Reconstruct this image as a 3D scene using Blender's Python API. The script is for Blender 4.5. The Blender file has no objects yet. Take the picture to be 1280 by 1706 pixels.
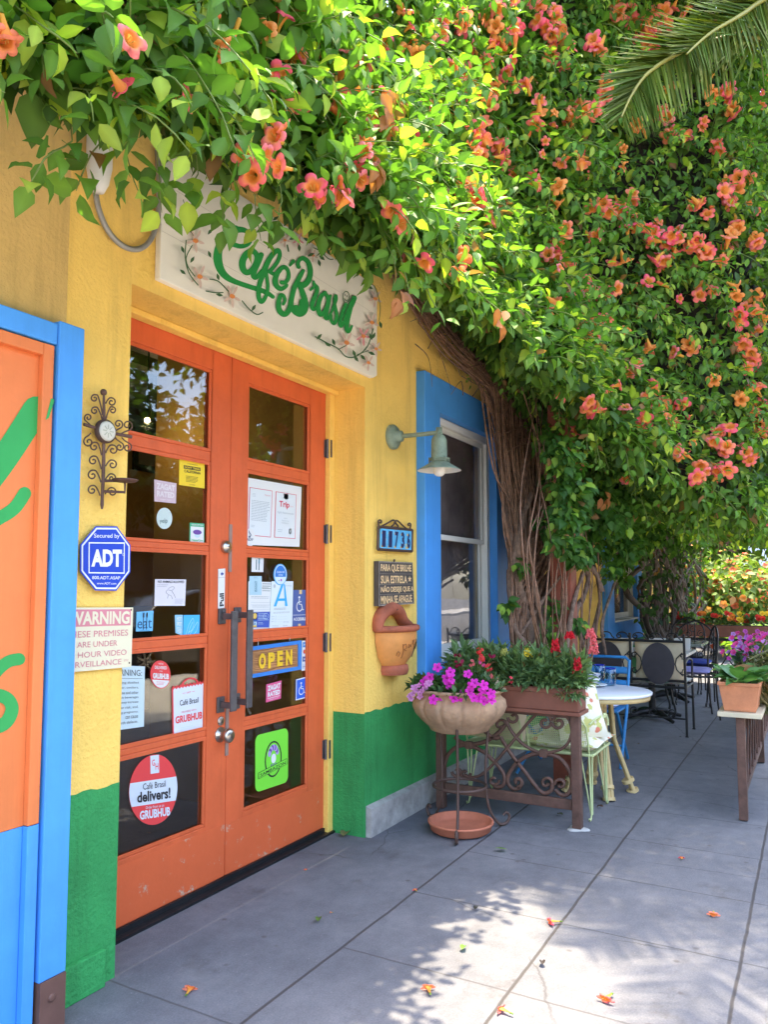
import bpy, bmesh, math, random
import numpy as np
from mathutils import Vector, Matrix, Quaternion

random.seed(7)
rng = np.random.default_rng(11)
S = bpy.context.scene
COL = S.collection
R = math.radians

# ------------------------------------------------------------------ camera
FOC, PITCH, VPX, HOR, EYE = 1282.0, math.atan(.0757), 1358.0, 978.0, 1.36
PPY = HOR - FOC * math.tan(PITCH)
YAW = math.atan((VPX - 640) * math.cos(PITCH) / FOC)
FW = np.array([math.cos(YAW) * math.cos(PITCH), math.sin(YAW) * math.cos(PITCH), math.sin(PITCH)])
RT = np.array([math.sin(YAW), -math.cos(YAW), 0.0])
UP = np.cross(RT, FW)
CAMP = np.array([0, 0, EYE])
cd = bpy.data.cameras.new("camera")
cam = bpy.data.objects.new("camera", cd)
COL.objects.link(cam)
cam.matrix_world = Matrix(((RT[0], UP[0], -FW[0], 0), (RT[1], UP[1], -FW[1], 0), (RT[2], UP[2], -FW[2], EYE), (0, 0, 0, 1)))
cd.sensor_fit = 'VERTICAL'
cd.sensor_height = 36
cd.lens = FOC / 1706 * 36
cd.shift_y = (PPY - 853) / 1706
cd.clip_start = .05
cd.clip_end = 500
S.camera = cam

# ------------------------------------------------------------------ sky, sun, exposure
SUN_EL, SUN_AZ = R(79), R(0)          # azimuth measured from +X (along the street) towards the facade
TO_SUN = Vector((math.cos(SUN_EL) * math.cos(SUN_AZ), math.cos(SUN_EL) * math.sin(SUN_AZ), math.sin(SUN_EL)))
w = bpy.data.worlds.new("World")
S.world = w
w.use_nodes = True
nt = w.node_tree
bg = nt.nodes["Background"]
sky = nt.nodes.new("ShaderNodeTexSky")
sky.sky_type = 'NISHITA'
sky.sun_disc = False
sky.sun_elevation = SUN_EL
sky.sun_rotation = math.pi / 2 - SUN_AZ
sky.air_density = 1.0
sky.dust_density = 2.5
sky.ozone_density = .6
nt.links.new(sky.outputs[0], bg.inputs[0])
bg.inputs[1].default_value = .15
sd = bpy.data.lights.new("sun", 'SUN')
sd.energy = 2.0
sd.angle = R(.53)
sd.color = (1.0, .85, .62)
sun = bpy.data.objects.new("sun", sd)
COL.objects.link(sun)
sun.rotation_euler = (-TO_SUN).to_track_quat('-Z', 'Y').to_euler()
S.view_settings.view_transform = 'Standard'
S.view_settings.look = 'None'
S.view_settings.exposure = 3.1
S.view_settings.gamma = 1
S.cycles.use_denoising = True
S.cycles.max_bounces = 8
S.cycles.diffuse_bounces = 4
S.cycles.glossy_bounces = 3
S.cycles.transparent_max_bounces = 10
S.cycles.sample_clamp_indirect = 6

# ------------------------------------------------------------------ measuring helpers: a sight line met with a real plane
def ray(x, y):
    return FW + RT * ((x - 640) / FOC) + UP * (-(y - PPY) / FOC)
def onY(x, y, Y):
    r = ray(x, y); return CAMP + r * (Y / r[1])
def onZ(x, y, Z=0.0):
    r = ray(x, y); return CAMP + r * ((Z - EYE) / r[2])
def onX(x, y, X):
    r = ray(x, y); return CAMP + r * (X / r[0])

YF, YD, YG = 2.19, 2.422, 2.437        # facade, door front, door glass

# ------------------------------------------------------------------ mesh helpers
class MB:
    def __init__(s):
        s.V, s.F, s.S, s.M = [], [], [], []
    def add(s, vs, fs, smooth=False, m=0):
        b = len(s.V)
        s.V.extend([tuple(float(c) for c in v) for v in vs])
        for f in fs:
            s.F.append(tuple(i + b for i in f)); s.S.append(smooth); s.M.append(m)
        return s
    def box(s, x0, x1, y0, y1, z0, z1, m=0):
        v = [(x0,y0,z0),(x1,y0,z0),(x1,y1,z0),(x0,y1,z0),(x0,y0,z1),(x1,y0,z1),(x1,y1,z1),(x0,y1,z1)]
        return s.add(v, [(0,3,2,1),(4,5,6,7),(0,1,5,4),(1,2,6,5),(2,3,7,6),(3,0,4,7)], False, m)
    def obox(s, c, size, rot=None, m=0):
        hx, hy, hz = [a / 2 for a in size]
        v = [Vector(p) for p in [(-hx,-hy,-hz),(hx,-hy,-hz),(hx,hy,-hz),(-hx,hy,-hz),(-hx,-hy,hz),(hx,-hy,hz),(hx,hy,hz),(-hx,hy,hz)]]
        if rot is not None: v = [rot @ p for p in v]
        v = [p + Vector(c) for p in v]
        return s.add(v, [(0,3,2,1),(4,5,6,7),(0,1,5,4),(1,2,6,5),(2,3,7,6),(3,0,4,7)], False, m)
    def tube(s, pts, r, n=8, m=0, flat=1.0, cap=True):
        P = [Vector([float(c) for c in p]) for p in pts]
        k = len(P)
        rr = r if hasattr(r, '__len__') else [r] * k
        T = [(P[min(i+1,k-1)] - P[max(i-1,0)]).normalized() for i in range(k)]
        a = Vector((0,0,1)) if abs(T[0].z) < .9 else Vector((1,0,0))
        nrm = (a - T[0] * a.dot(T[0])).normalized()
        vs = []
        for i in range(k):
            nrm = (nrm - T[i] * nrm.dot(T[i]))
            nrm = nrm.normalized() if nrm.length > 1e-6 else Vector((1,0,0))
            b = T[i].cross(nrm)
            for j in range(n):
                t = 2 * math.pi * j / n
                vs.append(P[i] + nrm * (math.cos(t) * rr[i]) + b * (math.sin(t) * rr[i] * flat))
        fs = [(i*n+j, i*n+(j+1)%n, (i+1)*n+(j+1)%n, (i+1)*n+j) for i in range(k-1) for j in range(n)]
        s.add(vs, fs, True, m)
        if cap:
            s.add(vs[:n], [tuple(range(n-1,-1,-1))], False, m)
            s.add(vs[-n:], [tuple(range(n))], False, m)
        return s
    def lathe(s, prof, c=(0,0,0), n=32, m=0, fn=None, axis='Z'):
        vs = []
        for (r, z) in prof:
            for j in range(n):
                t = 2 * math.pi * j / n
                q = r * (fn(t, z) if fn else 1)
                p = (q * math.cos(t), q * math.sin(t), z)
                if axis == 'Y': p = (p[0], -p[2], p[1])
                if axis == 'X': p = (-p[2], p[0], p[1])
                vs.append((c[0]+p[0], c[1]+p[1], c[2]+p[2]))
        k = len(prof)
        fs = [(i*n+j, i*n+(j+1)%n, (i+1)*n+(j+1)%n, (i+1)*n+j) for i in range(k-1) for j in range(n)]
        return s.add(vs, fs, True, m)
    def poly(s, pts, m=0):
        return s.add(pts, [tuple(range(len(pts)))], False, m)
    def prism(s, pts, d, m=0, smooth=False):
        """flat polygon pts pushed along d"""
        n = len(pts); d = Vector(d)
        P = [Vector([float(c) for c in p]) for p in pts]; Q = [p + d for p in P]
        s.add(P + Q, [tuple(range(n)), tuple(range(2*n-1, n-1, -1))], False, m)
        s.add(P + Q, [(i, i+n, (i+1)%n+n, (i+1)%n) for i in range(n)], smooth, m)
        return s
    def ball(s, c, r, m=0, n=12, k=8):
        rx, ry, rz = r if hasattr(r, '__len__') else (r, r, r)
        vs, fs = [], []
        for i in range(k + 1):
            a = math.pi * i / k
            for j in range(n):
                t = 2 * math.pi * j / n
                vs.append((c[0]+rx*math.sin(a)*math.cos(t), c[1]+ry*math.sin(a)*math.sin(t), c[2]+rz*math.cos(a)))
        fs = [(i*n+j, (i+1)*n+j, (i+1)*n+(j+1)%n, i*n+(j+1)%n) for i in range(k) for j in range(n)]
        return s.add(vs, fs, True, m)
    def build(s, name, mats, parent=None, bevel=0, fixn=False):
        me = bpy.data.meshes.new(name)
        V = s.V
        off = Vector((0,0,0))
        if parent is not None:
            q = parent
            while q is not None:
                off = off + q.location; q = q.parent
            V = [(v[0]-off.x, v[1]-off.y, v[2]-off.z) for v in V]
        me.from_pydata(V, [], s.F)
        me.polygons.foreach_set('use_smooth', s.S)
        me.polygons.foreach_set('material_index', s.M)
        for mt in (mats if isinstance(mats, (list, tuple)) else [mats]): me.materials.append(mt)
        me.update()
        if fixn or bevel:
            b = bmesh.new(); b.from_mesh(me)
            bmesh.ops.remove_doubles(b, verts=b.verts, dist=1e-5)
            bmesh.ops.recalc_face_normals(b, faces=b.faces)
            b.to_mesh(me); b.free()
        o = bpy.data.objects.new(name, me)
        COL.objects.link(o)
        if parent is not None: o.parent = parent
        if bevel:
            md = o.modifiers.new('bevel', 'BEVEL'); md.width = bevel; md.segments = 2; md.limit_method = 'ANGLE'; md.angle_limit = R(40)
        return o

def tag(o, label, cat, group=None):
    o['label'] = label; o['category'] = cat
    if group: o['group'] = group
    return o
def thing(name, label, cat, loc=(0,0,0), group=None, rz=0):
    o = bpy.data.objects.new(name, None); COL.objects.link(o)
    o.location = loc; o.rotation_euler = (0, 0, rz)
    return tag(o, label, cat, group)
def struct(o):
    o['kind'] = 'structure'; return o
def dup(root, loc, rz=0, label=None, group=None):
    r = root.copy(); COL.objects.link(r); r.location = loc; r.rotation_euler = (0, 0, rz)
    if label: r['label'] = label
    if group: r['group'] = group
    for ch in list(root.children):
        c = ch.copy(); COL.objects.link(c); c.parent = r
        for g in list(ch.children):
            d = g.copy(); COL.objects.link(d); d.parent = c
    return r

def spline(pts, n=8):
    """Catmull-Rom through pts"""
    P = [np.array(p, float) for p in pts]
    out = []
    for i in range(len(P) - 1):
        p0, p1, p2, p3 = P[max(i-1,0)], P[i], P[i+1], P[min(i+2, len(P)-1)]
        for k in range(n):
            t = k / n
            out.append(.5*((2*p1)+(-p0+p2)*t+(2*p0-5*p1+4*p2-p3)*t*t+(-p0+3*p1-3*p2+p3)*t**3))
    out.append(P[-1])
    return out
def spiral(c, r0, r1, a0, turns, n=14):
    k = max(6, int(abs(turns) * n))
    return [(c[0] + (r0+(r1-r0)*i/k)*math.cos(a0+2*math.pi*turns*i/k), c[1] + (r0+(r1-r0)*i/k)*math.sin(a0+2*math.pi*turns*i/k)) for i in range(k+1)]

# ------------------------------------------------------------------ materials
def nodes(name):
    m = bpy.data.materials.new(name); m.use_nodes = True
    t = m.node_tree
    return m, t, t.nodes['Principled BSDF'], t.nodes, t.links
def mat(name, col, rough=.6, var=.12, scale=5, bump=0, bscale=60, metal=0, spec=.4, wear=None, wscale=14, wthr=.62, coat=0, streak=0):
    m, t, b, N, L = nodes(name)
    tc = N.new('ShaderNodeTexCoord')
    n1 = N.new('ShaderNodeTexNoise'); n1.inputs['Scale'].default_value = scale; n1.inputs['Detail'].default_value = 6; n1.inputs['Roughness'].default_value = .65
    L.new(tc.outputs['Object'], n1.inputs['Vector'])
    cr = N.new('ShaderNodeValToRGB')
    cr.color_ramp.elements[0].position = .3; cr.color_ramp.elements[1].position = .7
    cr.color_ramp.elements[0].color = tuple(c*(1-var) for c in col) + (1,)
    cr.color_ramp.elements[1].color = tuple(min(1, c*(1+var)) for c in col) + (1,)
    L.new(n1.outputs['Fac'], cr.inputs['Fac'])
    out = cr.outputs['Color']
    if streak:      # water runs: stains drawn out downwards
        mp_ = N.new('ShaderNodeMapping'); mp_.inputs['Scale'].default_value = (7, 7, .55); L.new(tc.outputs['Object'], mp_.inputs['Vector'])
        ns = N.new('ShaderNodeTexNoise'); ns.inputs['Scale'].default_value = 1.6; ns.inputs['Detail'].default_value = 7; ns.inputs['Roughness'].default_value = .7; L.new(mp_.outputs[0], ns.inputs['Vector'])
        rs = N.new('ShaderNodeValToRGB'); rs.color_ramp.elements[0].position = .50; rs.color_ramp.elements[1].position = .74
        rs.color_ramp.elements[0].color = (1,1,1,1); rs.color_ramp.elements[1].color = (1-streak, 1-streak*1.1, 1-streak*1.2, 1); L.new(ns.outputs['Fac'], rs.inputs['Fac'])
        ms_ = N.new('ShaderNodeMix'); ms_.data_type = 'RGBA'; ms_.blend_type = 'MULTIPLY'; ms_.inputs['Factor'].default_value = 1
        L.new(out, ms_.inputs['A']); L.new(rs.outputs['Color'], ms_.inputs['B']); out = ms_.outputs['Result']
    if wear:
        n3 = N.new('ShaderNodeTexNoise'); n3.inputs['Scale'].default_value = wscale; n3.inputs['Detail'].default_value = 8; n3.inputs['Roughness'].default_value = .75
        L.new(tc.outputs['Object'], n3.inputs['Vector'])
        r3 = N.new('ShaderNodeValToRGB'); r3.color_ramp.elements[0].position = wthr; r3.color_ramp.elements[1].position = wthr + .05
        L.new(n3.outputs['Fac'], r3.inputs['Fac'])
        mx = N.new('ShaderNodeMix'); mx.data_type = 'RGBA'
        L.new(r3.outputs['Color'], mx.inputs['Factor']); L.new(out, mx.inputs['A']); mx.inputs['B'].default_value = tuple(wear) + (1,)
        out = mx.outputs['Result']
    L.new(out, b.inputs['Base Color'])
    b.inputs['Roughness'].default_value = rough
    b.inputs['Metallic'].default_value = metal
    b.inputs['Specular IOR Level'].default_value = spec
    if coat: b.inputs['Coat Weight'].default_value = coat
    if bump:
        n2 = N.new('ShaderNodeTexNoise'); n2.inputs['Scale'].default_value = bscale; n2.inputs['Detail'].default_value = 5; n2.inputs['Roughness'].default_value = .6
        L.new(tc.outputs['Object'], n2.inputs['Vector'])
        bp = N.new('ShaderNodeBump'); bp.inputs['Strength'].default_value = bump; bp.inputs['Distance'].default_value = .01
        L.new(n2.outputs['Fac'], bp.inputs['Height']); L.new(bp.outputs['Normal'], b.inputs['Normal'])
    return m
def emit(name, col, s):
    m, t, b, N, L = nodes(name)
    b.inputs['Base Color'].default_value = (*col, 1)
    b.inputs['Emission Color'].default_value = (*col, 1); b.inputs['Emission Strength'].default_value = s
    return m
def glassmat(name, tint=(.8,.8,.8), boost=.02):
    m, t, b, N, L = nodes(name)
    N.remove(b)
    tr = N.new('ShaderNodeBsdfTransparent'); tr.inputs[0].default_value = (*tint, 1)
    gl = N.new('ShaderNodeBsdfGlossy'); gl.inputs['Roughness'].default_value = .012
    lw = N.new('ShaderNodeLayerWeight'); lw.inputs['Blend'].default_value = .5
    fr = N.new('ShaderNodeMath'); fr.operation = 'POWER'; fr.inputs[1].default_value = 4.2; L.new(lw.outputs['Facing'], fr.inputs[0])
    ad = N.new('ShaderNodeMath'); ad.inputs[1].default_value = .045 + boost; ad.use_clamp = True
    tc = N.new('ShaderNodeTexCoord'); nz = N.new('ShaderNodeTexNoise'); nz.inputs['Scale'].default_value = 2.2
    bp = N.new('ShaderNodeBump'); bp.inputs['Strength'].default_value = .02; bp.inputs['Distance'].default_value = .05
    L.new(tc.outputs['Object'], nz.inputs['Vector']); L.new(nz.outputs['Fac'], bp.inputs['Height']); L.new(bp.outputs['Normal'], gl.inputs['Normal'])
    mx = N.new('ShaderNodeMixShader')
    L.new(fr.outputs[0], ad.inputs[0]); L.new(ad.outputs[0], mx.inputs[0]); L.new(tr.outputs[0], mx.inputs[1]); L.new(gl.outputs[0], mx.inputs[2])
    L.new(mx.outputs[0], N['Material Output'].inputs[0])
    return m
def leafmat(name, trans=.42, rough=.55, spec=.3, gain=(1.35, 1.5, .55)):
    """colour from the mesh's own 'Col' attribute; light passes through the blade"""
    m, t, b, N, L = nodes(name)
    at = N.new('ShaderNodeAttribute'); at.attribute_name = 'Col'
    L.new(at.outputs['Color'], b.inputs['Base Color'])
    b.inputs['Roughness'].default_value = rough; b.inputs['Specular IOR Level'].default_value = spec
    tl = N.new('ShaderNodeBsdfTranslucent')
    vm = N.new('ShaderNodeMix'); vm.data_type = 'RGBA'; vm.blend_type = 'MULTIPLY'; vm.inputs['Factor'].default_value = 1
    L.new(at.outputs['Color'], vm.inputs['A']); vm.inputs['B'].default_value = (*gain, 1)
    L.new(vm.outputs['Result'], tl.inputs['Color'])
    mx = N.new('ShaderNodeMixShader'); mx.inputs[0].default_value = trans
    L.new(b.outputs[0], mx.inputs[1]); L.new(tl.outputs[0], mx.inputs[2]); L.new(mx.outputs[0], N['Material Output'].inputs[0])
    return m

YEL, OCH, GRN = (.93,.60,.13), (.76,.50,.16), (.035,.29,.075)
BLU, ORA = (.07,.31,.76), (.68,.125,.038)
m_yel = mat('yellow stucco', YEL, .85, .09, 2.6, .8, 62, wear=(.62,.36,.10), wscale=38, wthr=.70, streak=.2)
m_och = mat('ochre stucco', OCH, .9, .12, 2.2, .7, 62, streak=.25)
m_grn = mat('green stucco', GRN, .8, .16, 3.5, .8, 62, wear=(.09,.36,.16), wscale=30, wthr=.70, streak=.3)
m_plin = mat('concrete plinth', (.36,.34,.31), .9, .3, 12, .4, 90)
m_blue = mat('blue paint', BLU, .55, .08, 4, .12, 26, wear=(.16,.34,.62), wscale=26, wthr=.71, streak=.12)
m_ora = mat('orange door paint', ORA, .5, .10, 5, .15, 30, wear=(.50,.10,.035), wscale=22, wthr=.72, streak=.16)
m_oraworn = mat('orange door paint worn', ORA, .5, .08, 3, .1, 40, wear=(.55,.36,.24), wscale=11, wthr=.585)
m_panel = mat('orange board paint', (.74,.20,.055), .6, .09, 2.3, .12, 26, streak=.12)
m_sgreen = mat('green sign paint', (.03,.33,.075), .5, .08, 4)
m_white = mat('white paint', (.80,.78,.72), .55, .05, 5, .05, 40)
m_board = mat('off white board', (.86,.82,.71), .6, .06, 3, .06, 25)
m_black = mat('black iron', (.018,.017,.017), .45, .3, 20, .1, 80)
m_rust = mat('rusty brown iron', (.11,.055,.038), .6, .35, 14, .25, 90)
m_rustd = mat('dark brown iron', (.085,.048,.036), .55, .3, 14, .2, 90)
m_terra = mat('terracotta', (.55,.22,.105), .8, .2, 9, .15, 60)
m_terrad = mat('worn terracotta rim', (.36,.10,.05), .75, .3, 12, .2, 60)
m_pocket = mat('orange clay', (.66,.27,.07), .7, .16, 8, .15, 50)
m_bowl = mat('weathered stone bowl', (.37,.235,.14), .85, .32, 7, .5, 40, wear=(.50,.30,.15), wscale=6, wthr=.58)
m_brownwood = mat('brown painted wood', (.21,.075,.045), .55, .2, 6, .15, 30)
m_soil = mat('soil', (.035,.022,.014), .95, .4, 30, .6, 60)
m_steel = mat('brushed steel', (.55,.50,.44), .3, .1, 30, 0, 60, metal=1)
m_pull = mat('grey pull metal', (.13,.12,.12), .45, .25, 22, .1, 60, metal=.5, wear=(.3,.28,.26), wscale=18, wthr=.64)
m_astr = mat('weather strip', (.30,.20,.16), .5, .15, 12)
m_lampg = mat('verdigris metal', (.23,.29,.21), .5, .25, 18, .2, 60, wear=(.13,.15,.11), wscale=25, wthr=.6)
m_glass = glassmat('door glass', (.82,.84,.82), .03)
m_wglass = glassmat('window glass', (.78,.78,.79), .0)
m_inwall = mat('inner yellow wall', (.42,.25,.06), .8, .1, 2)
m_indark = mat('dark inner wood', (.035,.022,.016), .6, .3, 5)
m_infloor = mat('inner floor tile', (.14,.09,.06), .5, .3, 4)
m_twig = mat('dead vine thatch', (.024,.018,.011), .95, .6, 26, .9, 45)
m_stem = mat('woody vine stem', (.20,.125,.085), .9, .5, 24, 1.0, 45)
m_stemd = mat('thin brown stem', (.195,.105,.062), .85, .5, 26, .8, 50)
m_gstem = mat('green shoot', (.16,.22,.05), .6, .2, 20)
m_leaf = leafmat('vine leaf')
m_leaf2 = leafmat('bedding plant leaf', .3, .5, .4)
m_petal = leafmat('petal', .35, .5, .25, (1.2,1.1,1.0))
m_marble = mat('white table top', (.72,.73,.75), .22, .05, 4, 0, 60)
m_bamboo = mat('cream bamboo', (.60,.44,.20), .5, .15, 8, .1, 40)
m_wire = mat('pale green wire', (.50,.56,.26), .5, .15, 14, .1, 60)
m_bchair = mat('bright blue chair paint', (.035,.22,.48), .45, .1, 8, .05, 60)
m_paper = mat('paper', (.74,.75,.73), .6, .03, 4)
m_ink = mat('black ink', (.02,.02,.022), .6, 0, 4)
m_slate = mat('dark slate', (.075,.062,.055), .8, .25, 18, .3, 60)
m_cream = mat('cream letters', (.80,.55,.28), .6, .1, 20)
m_cush = mat('cream cushion', (.68,.55,.36), .9, .12, 5, .15, 25)
m_gray = mat('grey galvanised', (.34,.33,.31), .45, .15, 12, .05, 60, metal=.3)
m_rubber = mat('black sill', (.012,.012,.013), .4, .3, 20, .1, 40)
m_plum = mat('brown metal plate', (.15,.075,.055), .5, .15, 10, .05, 40)
def flat(name, c, rough=.5): return mat(name, c, rough, .02, 3)
m_red = flat('sticker red', (.75,.06,.06)); m_pink = flat('faded pink', (.72,.20,.26)); m_lblue = flat('light blue film', (.16,.50,.80))
m_navy = flat('navy', (.03,.06,.30)); m_adt = flat('sign blue', (.012,.055,.46)); m_yels = flat('sticker yellow', (.85,.62,.03)); m_lime = flat('lime', (.20,.72,.05))
m_grns = flat('sticker green', (.05,.42,.20)); m_pale = flat('pale blue paper', (.50,.66,.72)); m_purp = flat('purple ink', (.16,.07,.33)); m_greyt = flat('grey ink', (.28,.29,.31))
m_wsign = flat('cream sign', (.72,.66,.45)); m_magpink = flat('magenta pink', (.72,.10,.24)); m_skyb = flat('sky blue', (.10,.38,.78)); m_slateb = flat('slate blue', (.07,.12,.33)); m_gold = flat('gold', (.70,.42,.05))

# ------------------------------------------------------------------ text in the built-in face
_tc = {}
def text_mesh(s, bold=0.0):
    k = (s, bold)
    if k not in _tc:
        c = bpy.data.curves.new('lettering', 'FONT'); c.body = s; c.offset = bold; c.resolution_u = 3; c.fill_mode = 'FRONT'
        o = bpy.data.objects.new('lettering', c)
        me = o.to_mesh()
        v = np.array([x.co[:2] for x in me.vertices]).reshape(-1, 2); f = [tuple(p.vertices) for p in me.polygons]
        o.to_mesh_clear(); bpy.data.objects.remove(o); bpy.data.curves.remove(c)
        if len(v):
            v = (v - v.min(0)) / np.maximum(v.max(0) - v.min(0), 1e-6)
        _tc[k] = (v, f)
    return _tc[k]
class Sheet:
    """a flat rectangle met on a wall plane; u to the right, v downwards"""
    def __init__(s, quad, Y, mb, lift=0.0, k=1.0, ox=0, oy=0):
        s.c = [onY(x/k+ox, y/k+oy, Y) for x, y in quad]; s.mb = mb; s.Y = Y; s.l = lift
    def P(s, u, v, l=0):
        a, b, c, d = s.c
        p = (a*(1-u)+b*u)*(1-v) + (d*(1-u)+c*u)*v
        return (p[0], s.Y - s.l - l, p[2])
    def rect(s, u0, v0, u1, v1, m, l=.0006):
        s.mb.poly([s.P(u0,v1,l), s.P(u1,v1,l), s.P(u1,v0,l), s.P(u0,v0,l)], m); return s
    def pts(s, uv, m, l=.0006):
        s.mb.poly([s.P(u,v,l) for u, v in uv], m); return s
    def ell(s, u, v, ru, rv, m, l=.0006, n=28, a0=0, a1=2*math.pi):
        return s.pts([(u+ru*math.cos(a0+(a1-a0)*i/n), v-rv*math.sin(a0+(a1-a0)*i/n)) for i in range(n + (a1-a0 < 6.2))], m, l)
    def ring(s, u, v, ru, rv, th, m, l=.0009, n=28, a0=0, a1=2*math.pi):
        P = []
        for i in range(n+1):
            a = a0+(a1-a0)*i/n
            P += [s.P(u+ru*math.cos(a), v-rv*math.sin(a), l), s.P(u+ru*(1-th)*math.cos(a), v-rv*(1-th)*math.sin(a), l)]
        s.mb.add(P, [(2*i,2*i+1,2*i+3,2*i+2) for i in range(n)], False, m); return s
    def text(s, t, u0, v0, u1, v1, m, bold=0.0, l=.0012):
        v, f = text_mesh(t, bold)
        s.mb.add([s.P(u0+(u1-u0)*a, v1+(v0-v1)*b, l) for a, b in v], f, False, m); return s
    def vtext(s, t, u0, v0, u1, v1, m, bold=0.0, l=.0012):
        """reads upwards"""
        v, f = text_mesh(t, bold)
        s.mb.add([s.P(u0+(u1-u0)*(1-b), v1+(v0-v1)*a, l) for a, b in v], f, False, m); return s
    def lines(s, u0, v0, u1, v1, n, m, fill=.45, l=.0009, ragged=.25):
        h = (v1-v0)/n
        for i in range(n):
            e = u1 - (u1-u0)*ragged*random.random()
            x = u0
            while x < e - .02*(u1-u0):
                wd = (u1-u0)*random.uniform(.05,.16); x2 = min(e, x+wd)
                s.rect(x, v0+h*i, x2, v0+h*(i+fill), m, l); x = x2 + (u1-u0)*.018
        return s
_lift = [0.0]
def stroke(mb, pts, wd, mapf, m=0, n=6):
    """variable-width brush stroke with round ends; mapf(x, y, lift) takes 2-D to the surface; each dab of paint lies a hair above the one before"""
    ws = wd if hasattr(wd, '__len__') else [wd]*len(pts)
    Q = spline([(p[0], p[1], q) for p, q in zip(pts, ws)], n)
    k = len(Q); L_, R_ = [], []
    for i in range(k):
        d = Q[min(i+1,k-1)][:2] - Q[max(i-1,0)][:2]; d = d/(np.hypot(*d)+1e-9); nn = np.array([-d[1], d[0]])
        L_.append(Q[i][:2]+nn*Q[i][2]/2); R_.append(Q[i][:2]-nn*Q[i][2]/2)
    for i in range(k-1):
        _lift[0] += 1.2e-5; l = _lift[0]
        mb.poly([mapf(*L_[i], l), mapf(*L_[i+1], l), mapf(*R_[i+1], l), mapf(*R_[i], l)], m)
    for q in (Q[0], Q[-1]):
        _lift[0] += 1.2e-5; l = _lift[0]
        mb.poly([mapf(q[0]+q[2]/2*math.cos(a), q[1]+q[2]/2*math.sin(a), l) for a in np.linspace(0, 2*math.pi, 15)[:-1]], m)

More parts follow.
